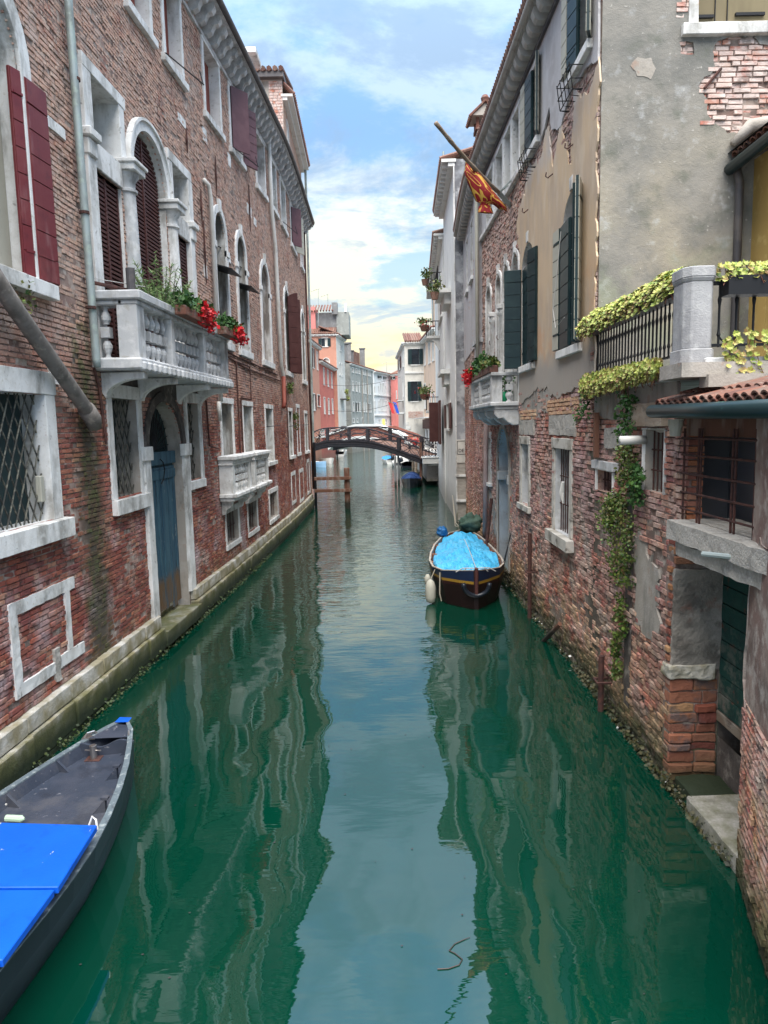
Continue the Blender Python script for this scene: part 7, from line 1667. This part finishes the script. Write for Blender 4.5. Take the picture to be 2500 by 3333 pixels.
# boat with blue sheet
b2t = thing('open_boat', 'open wooden boat covered with a crumpled light blue sheet on the right side', 'boat', (2.1, 19.5, 0))
rt = [(2.16,16.12),(2.45,16.42),(2.78,16.85),(3.0,17.5),(3.08,18.4),(3.1,19.6),(3.08,20.9),(3.0,22.0),(2.86,22.7),(2.66,23.0)]
lf = [(2.04,16.12),(1.72,16.34),(1.34,16.68),(1.16,17.3),(1.14,18.2),(1.24,19.3),(1.45,20.7),(1.75,21.9),(2.1,22.6),(2.5,22.98)]
st = [(*l, *r, z) for l, r, z in zip(lf, rt, (.92,.88,.83,.80,.78,.77,.77,.79,.82,.85))]
M_h2 = mat('dark_red_hull', (.012,.004,.004), rough=.45); M_bwood = mat('varnished_boat_wood', (.20,.07,.03), rough=.5, layers=[dict(c=(.30,.14,.07), s=4, lo=.45, hi=.6, f=.6)])
hull(st, b2t, M_h2, M_bwood, mat('pale_gunwale', (.45,.40,.34), rough=.6, layers=[dict(c=(.2,.12,.08), s=6, lo=.5, hi=.6, f=.6)]), deck=.25, rim=.04, mo2=mat('navy_and_ochre_band', (.008,.018,.05), rough=.45, layers=[dict(c=(.26,.15,.02), z=(.665,.655), f=1.0), dict(c=(.02,.005,.005), z=(.60,.59), f=1.0)]))
for i in range(3, 9):
    for side in (0, 2):
        x, y = st[i][side], st[i][side+1]; sgn = 1 if side == 0 else -1
        q = MB(); q.box(ID, x+sgn*.05 if sgn > 0 else x-.2, x+.2 if sgn > 0 else x-.05, y-.04, y+.04, .5, .76); part(q, 'rib', M_bwood, b2t, bevel=.01)
q = MB(); q.box(ID, 1.5, 2.7, 21.6, 21.9, .55, .6); part(q, 'thwart', M_bwood, b2t)
# sheet
M_tarp = mat('light_blue_tarpaulin', (.05,.38,.66), rough=.30, layers=[dict(c=(.10,.44,.68), s=1.4, lo=.42, hi=.6, d=3, f=.6)], bump=[(4,.06,3,(1.8,.7,1)),(9,.02,4,(1,2,1))])
q = MB(); nu, nv = 70, 70; vs = []
for i in range(nu+1):
    u = i/nu; k = u*6.9+.62; ii = min(int(k), 8); fr_ = k-ii; a_ = st[ii]; b_ = st[min(ii+1, 9)]
    P_ = [a_[j]*(1-fr_)+b_[j]*fr_ for j in range(5)]
    for j in range(nv+1):
        v = j/nv; s_in = .055; x = P_[0]+(P_[2]-P_[0])*(s_in+(1-2*s_in)*v); y = P_[1]+(P_[3]-P_[1])*(s_in+(1-2*s_in)*v)
        dome = math.sin(PI*v)**.8; ridge = 1-abs(v-.5)*2
        z = P_[4]-.03 + dome*(.05+.15*math.sin(min(1, u*1.6+.12)*PI/2)*(1-.65*max(0, u-.45)/.55)) + ridge*.08
        p = Vector((x, y, z)); nz = mnoise.noise(Vector((x*2.2+y*.7, y*1.1, 1)))*.12 + abs(mnoise.noise(Vector((x*4.5+y*2.2, y*1.4-x, 4))))*-.17*dome + abs(mnoise.noise(Vector((x*3-y*3.2, y*1.2+x*2, 8))))*-.12*dome + mnoise.noise(Vector((x*13, y*7, 2)))*.035
        z += nz
        if j in (0, nv): z -= .05+.05*abs(mnoise.noise(Vector((0, y*4, 0)))); 
        if i == 0: z -= .05
        vs.append((x, y, z))
q.add(vs, [(i*(nv+1)+j, i*(nv+1)+j+1, (i+1)*(nv+1)+j+1, (i+1)*(nv+1)+j) for i in range(nu) for j in range(nv)])
part(q, 'blue_sheet', M_tarp, smooth=True, norm=False, label='crumpled light blue tarpaulin domed over the open boat', cat='tarpaulin')
def bundle(c, r, m, nm, lab, cat, sq=(1,1,1), amp=.3):
    q = MB(); c = Vector(c); n = 20; vs = []
    for i in range(n+1):
        th = PI*i/n
        for k in range(n):
            ph = 2*PI*k/n; d = Vector((math.sin(th)*math.cos(ph), math.sin(th)*math.sin(ph), math.cos(th)))
            rr = r*(1+amp*mnoise.noise(d*2.1+c)+amp*.5*abs(mnoise.noise(d*5+c))); vs.append(c+Vector((d.x*sq[0], d.y*sq[1], d.z*sq[2]))*rr)
    q.add(vs, [(i*n+k, i*n+(k+1)%n, (i+1)*n+(k+1)%n, (i+1)*n+k) for i in range(n) for k in range(n)])
    return part(q, nm, m, smooth=True, norm=False, label=lab, cat=cat)
M_gtarp = mat('dull_green_canvas', (.035,.075,.055), rough=.75, layers=[dict(c=(.08,.13,.10), s=3, lo=.45, hi=.62, d=5, f=.7)], bump=[(12,.02,4)])
M_bcov0 = mat('creased_blue_plastic', (.01,.11,.30), rough=.35, bump=[(14,.04,4)])
bundle((2.78, 22.75, 1.08), .30, M_gtarp, 'green_canvas_bundle', 'outboard motor wrapped in dull green canvas at the far end of the open boat', 'canvas bundle', (1.1,1,1), .5)
bundle((1.80, 22.0, .96), .15, M_bcov0, 'blue_bundle', 'small ball of blue plastic on the far left corner of the open boat', 'plastic bundle', amp=.6)
q = MB(); q.lathe((1.08, 16.75, .02), [(0,.03),(.04,.10),(.15,.125),(.4,.125),(.52,.09),(.58,.03)], 14); f0 = part(q, 'fender', M_cream, b2t, smooth=True)
q = MB(); q.lathe((1.04, 17.2, .35), [(0,.03),(.04,.07),(.2,.08),(.28,.03)], 12); part(q, 'fender', M_cream, b2t, smooth=True)
q = MB(); q.tube([(1.08,16.75,.58),(1.2,16.85,.82)], .012, 5); q.tube([(1.3,16.6,.8),(1.28,16.5,.3),(1.32,16.5,.12)], .015, 5); part(q, 'fender_rope', M_rope, b2t, kind='stuff')
q = MB(); q.tube([(2.1+.30*math.cos(t), 16.05-.02*math.sin(t), .62+.28*math.sin(t)) for t in np.linspace(PI*.98, PI*2.02, 14)], .055, 8); part(q, 'tyre_fender', M_hullblk, b2t, smooth=True)
q = MB(); q.box(ID, 2.06, 2.14, 16.03, 16.14, .3, 1.0); part(q, 'stem_post', M_brown, b2t, bevel=.02)
q = MB()
for a_ in (-.3, -.2, .2, .32): q.tube([(2.1, 16.1, .98), (2.1+a_, 16.25, .96), (2.1+a_*1.5, 16.3, .86)], .011, 4)
q.tube([(2.1,16.1,.98),(2.08,17.0,1.18),(2.05,18.0,1.36)], .009, 4); part(q, 'lashing', M_cable, b2t, kind='stuff')
q = MB(); q.tube([(2.6,22.9,.9),(2.62,26,.55),(3.0,30.6,1.1)], .015, 4); q.tube([(2.5,22.9,.9),(2.7,26.5,.6),(3.0,30.8,1.2)], .015, 4); part(q, 'mooring_rope', M_rope, b2t, kind='stuff')
for x0, y0, z0 in ((3.15, 17.6, 1.5), (3.2, 17.75, 1.5)): q = MB(); q.rod((x0, y0, z0), (2.95, y0-.35, .85), .012, 4); part(q, 'mooring_rope', M_iron, b2t)
# smaller boats
def smallboat(label, c, L_, Wd, ang, m_out, m_in, cover=None, motor=False, name='motor_boat', freeb=.55, inner=True, cab=None):
    t = thing(name, label, 'boat', (c[0], c[1], 0)); e = Vector((math.cos(ang), math.sin(ang))); nrm = Vector((-e.y, e.x))
    prof = [(0, .02), (.08, .35), (.2, .68), (.4, .95), (.6, 1), (.85, .96), (1, .88)]; st = []
    for u, w in prof:
        p = Vector(c[:2]) + e*(L_/2-u*L_); l = p+nrm*Wd/2*w; r = p-nrm*Wd/2*w; st.append((l.x, l.y, r.x, r.y, freeb*(1.25-.35*min(1, u*2))))
    hull(st, t, m_out, m_in, m_in, deck=freeb*.4, rim=.04)
    if cover:
        q = MB(); vs = []; n = 8
        for lx, ly, rx, ry, z in st:
            for k in range(n+1): v = k/n; vs.append((lx+(rx-lx)*v, ly+(ry-ly)*v, z+.02+math.sin(PI*v)*(.42 if cover[1] else .2)*(math.hypot(rx-lx, ry-ly)/Wd)))
        q.add(vs, [(i*(n+1)+k, i*(n+1)+k+1, (i+1)*(n+1)+k+1, (i+1)*(n+1)+k) for i in range(len(st)-1) for k in range(n)]); part(q, 'cover', cover[0], t, smooth=True, norm=False)
        q = MB()
        for i in (2, 4): o = i*(n+1); q.tube([Vector(vs[o+k])+Vector((0,0,.01)) for k in range(n+1)], .03, 5)
        part(q, 'cover_seam', cover[0], t, kind='stuff')
    if cab:
        p = Vector(c[:2]); G = lambda a_, b_, d_: Vector((p.x+e.x*a_+nrm.x*b_, p.y+e.y*a_+nrm.y*b_, d_))
        q = MB(); q.box(G, -.3*L_*.5, .35*L_*.5, -Wd*.3, Wd*.3, freeb*.5, freeb+.55); part(q, 'console', cab, t, bevel=.06)
        q = MB(); q.box(G, .1, .16, -Wd*.28, Wd*.28, freeb+.55, freeb+.95); part(q, 'windscreen', M_glass, t)
    if motor:
        p = Vector(c[:2]) - e*(L_/2+.12); q = MB(); q.lathe((p.x, p.y, 0), [(-.3,.05),(.4,.07),(.5,.2),(.75,.22),(.98,.17),(1.05,.08)], 10); part(q, 'outboard_motor', M_hullblk, t, smooth=True)
    return t
M_gel = mat('white_gelcoat', (.72,.72,.70), rough=.35); M_bcov = mat('navy_boat_cover', (.010,.035,.13), rough=.7, layers=[dict(c=(.02,.06,.20), s=2.5, lo=.45, hi=.6, f=.6)]); M_lcov = mat('sky_blue_cover', (.03,.25,.60), rough=.6)
x_, y_ = ground(1341, 1590); smallboat('small boat under a fitted navy blue cover in front of the iron bridge', (x_+.05, y_+2.1), 4.3, 1.45, -PI/2-.08, M_hullblk, M_bcov, cover=(M_bcov, 1), name='covered_boat')
x_, y_ = ground(1099, 1486); smallboat('white motor boat seen stern on under the left half of the iron bridge', (x_, y_+3), 6, 2.4, PI/2, M_gel, M_gel, motor=True, freeb=.8, cab=M_gel)
x_, y_ = ground(1034, 1522); smallboat('open white and blue boat moored by the left bank near the timber pile', (x_-.3, y_+2), 5, 1.5, -PI/2+.5, mat('light_blue_hull', (.25,.42,.60), rough=.4), M_gel)
x_, y_ = ground(1063, 1510); smallboat('small plain white dinghy on the left bank behind the blue and white boat', (x_, y_+2), 3.6, 1.4, -PI/2+.3, M_gel, M_cream)
x_, y_ = ground(1052, 1492); smallboat('dark hulled boat with black outboard beside the reddish piles', (x_, y_+3.4), 5, 1.7, PI/2-.1, M_hullblk, M_wood, motor=True)
x_, y_ = ground(1268, 1511); smallboat('white boat with a bright blue cover just right of mid canal behind the bridge', (x_, y_+2.5), 5, 1.7, PI/2+.15, M_gel, M_gel, cover=(M_lcov, 0), motor=True)
x_, y_ = ground(1306, 1522); smallboat('white motor boat with black outboard tilted up on the right behind grey piles', (x_, y_+2.6), 5, 1.8, PI/2, M_gel, M_gel, motor=True, cab=M_gel)
x_, y_ = ground(1328, 1524); smallboat('white dinghy with a pale canvas cover beside the right bank piles', (x_, y_+2.3), 4.2, 1.5, PI/2, M_hullblk, M_gel, cover=(M_wht, 0))
# person on the far side of the bridge
def skinbody(name, verts, edges, radii, m, parent, root=0, sub=2):
    me = bpy.data.meshes.new(name); me.from_pydata([Vector(v) for v in verts], edges, []); o = bpy.data.objects.new(name, me); link(o, parent)
    me.materials.append(m); s = o.modifiers.new('skin', 'SKIN'); me.skin_vertices.new() if not me.skin_vertices else None
    for i, r in enumerate(radii): me.skin_vertices[0].data[i].radius = (r, r) if not isinstance(r, tuple) else r
    me.skin_vertices[0].data[root].use_root = True
    o.modifiers.new('sub', 'SUBSURF').levels = sub; o.modifiers['sub'].render_levels = sub
    return o
pf = aty(*Q4(603, 545), 56.5); hz = aty(*Q4(603, 432), 56.5).z
px0, py0, fz = pf.x, 56.5, hz-1.68
pe = thing('person', 'person in a red coat over dark clothes with hands at the face beyond the bridge', 'person', (px0, py0, fz))
def PP(x, y, z): return (px0+x, py0+y, fz+z)
v = [PP(0,0,.92), PP(0,0,1.2), PP(0,0,1.42), PP(0,0,1.5), PP(0,-.02,1.6), PP(0,-.01,1.68), PP(.17,0,1.38), PP(.26,-.06,1.12), PP(.14,-.26,1.32), PP(.07,-.2,1.5), PP(-.17,0,1.38), PP(-.26,-.06,1.12), PP(-.14,-.26,1.32), PP(-.07,-.2,1.5), PP(.09,0,.88), PP(.1,-.01,.48), PP(.1,.02,.06), PP(.1,-.14,.03), PP(-.09,0,.88), PP(-.1,-.01,.48), PP(-.1,.02,.06), PP(-.1,-.14,.03)]
e = [(0,1),(1,2),(2,3),(3,4),(4,5),(2,6),(6,7),(7,8),(8,9),(2,10),(10,11),(11,12),(12,13),(0,14),(14,15),(15,16),(16,17),(0,18),(18,19),(19,20),(20,21)]
r = [.14,.13,.11,.055,.095,.07,.06,.045,.04,.035,.06,.045,.04,.035,.09,.06,.045,.04,.09,.06,.045,.04]
skinbody('body', v, e, r, M_skin, pe)
vc = v[:3] + [v[6], v[7], v[8], v[10], v[11], v[12], PP(.05,0,.72), PP(-.05,0,.72)]
skinbody('coat', vc, [(0,1),(1,2),(2,3),(3,4),(4,5),(2,6),(6,7),(7,8),(0,9),(0,10)], [.18,.17,.15,.09,.08,.07,.09,.08,.07,.16,.16], M_coat, pe)
skinbody('trousers', [v[0], v[14], v[15], v[16], v[18], v[19], v[20]], [(0,1),(1,2),(2,3),(0,4),(4,5),(5,6)], [.13,.11,.085,.07,.11,.085,.07], M_black, pe)
q = MB(); q.lathe(PP(0,.02,1.56), [(0,.08),(.06,.11),(.12,.105),(.17,.06),(.19,.01)], 12); part(q, 'hair', M_black, pe, smooth=True)
q = MB(); q.box(ID, px0-.09, px0+.09, py0-.16, py0+.16, fz-.06, fz); 
q = MB(); q.box(ID, px0-.5, px0+1.6, py0-1.5, py0+5, fz-.35, fz); part(q, 'bridge_steps', M_concrete, kind='structure')
# flags on the corner house, awning bar, antennas, wires, twig
t = thing('flags', 'pair of blue and red flags hanging from the side of the white corner house', 'flag', fG2(8, 4, 1)); pa = aty(1290, 1318, 70); 
q = MB(); q.rod(pa, pa+Vector((-.9,-.1,.5)), .03, 5); part(q, 'pole', M_wood, t)
for dx_, m_ in ((0, mat('flag_blue', (.02,.10,.55), rough=.7)), (-.45, mat('flag_red', (.6,.05,.05), rough=.7))):
    q = MB(); q.add([pa+Vector((dx_, 0, .2)), pa+Vector((dx_-.35, 0, .32)), pa+Vector((dx_+.0, .1, -.75)), pa+Vector((dx_+.3, 0, -.9))], [(0,1,2,3)]); q.add([p_ + Vector((0, .03, 0)) for p_ in [Vector(vv) for vv in q.v]], [(0,1,2,3)]); part(q, 'flag', m_, t)
def antenna(x, y0_, y1_, Y, label, cross=True):
    a_ = aty(x, y1_, Y); b_ = aty(x, y0_, Y); q = MB(); q.rod(a_, b_, .035, 5)
    if cross: q.rod(b_+Vector((-.9, 0, -.3)), b_+Vector((.15, 0, .02)), .025, 4); [q.rod(b_+Vector((-.8+k*.2, -.25, -.27+k*.06)), b_+Vector((-.8+k*.2, .25, -.27+k*.06)), .015, 4) for k in range(4)]
    part(q, 'antenna', M_zinc, label=label, cat='antenna')
antenna(1036, 940, 1060, 88, 'tall thin television antenna on the tall salmon house roof, the left one'); antenna(1067, 957, 990, 88, 'short antenna on the tall salmon house roof, the right one'); antenna(1259, 1178, 1215, 118, 'thin antenna on the roof of the distant white palace')
tw_ = [ground(x, y, .012) for x, y in ((1424, 3152), (1460, 3150), (1495, 3138), (1505, 3120), (1480, 3100), (1462, 3092), (1480, 3070), (1510, 3056), (1530, 3048))]
q = MB(); q.tube([(a_, b_, .006) for a_, b_ in tw_], [.006,.005,.005,.005,.005,.005,.004,.004,.002], 5); part(q, 'floating_twig', M_dcable, label='thin curled dark twig floating on the water in the foreground', cat='twig')
q = MB()
for _ in range(260):
    x, y = RU(-3.9, 3), RU(4, 30); r_ = RU(.004, .016); q.add([(x-r_, y, .008), (x, y-r_*.6, .008), (x+r_, y, .008), (x+r_*.3, y+r_*.7, .008)], [(0,1,2,3)])
part(q, 'floating_specks', M_dcable, label='tiny dark specks and scum floating on the canal', cat='debris', kind='stuff', norm=False)
# laundry lines and cables over the far canal
for a_, b_, lb in (((-6.5, 80, 9.0), (2.2, 80, 9.6), 'thin cable crossing the canal beyond the bridges, upper one'), ((-6.3, 84, 6.2), (2.1, 79, 6.9), 'thin cable crossing the canal beyond the bridges, lower one')):
    a_, b_ = Vector(a_), Vector(b_); q = MB(); q.tube([a_.lerp(b_, t/10)+Vector((0,0,-.5*math.sin(PI*t/10))) for t in range(11)], .02, 4); part(q, 'cable', M_dcable, label=lb, cat='cable')
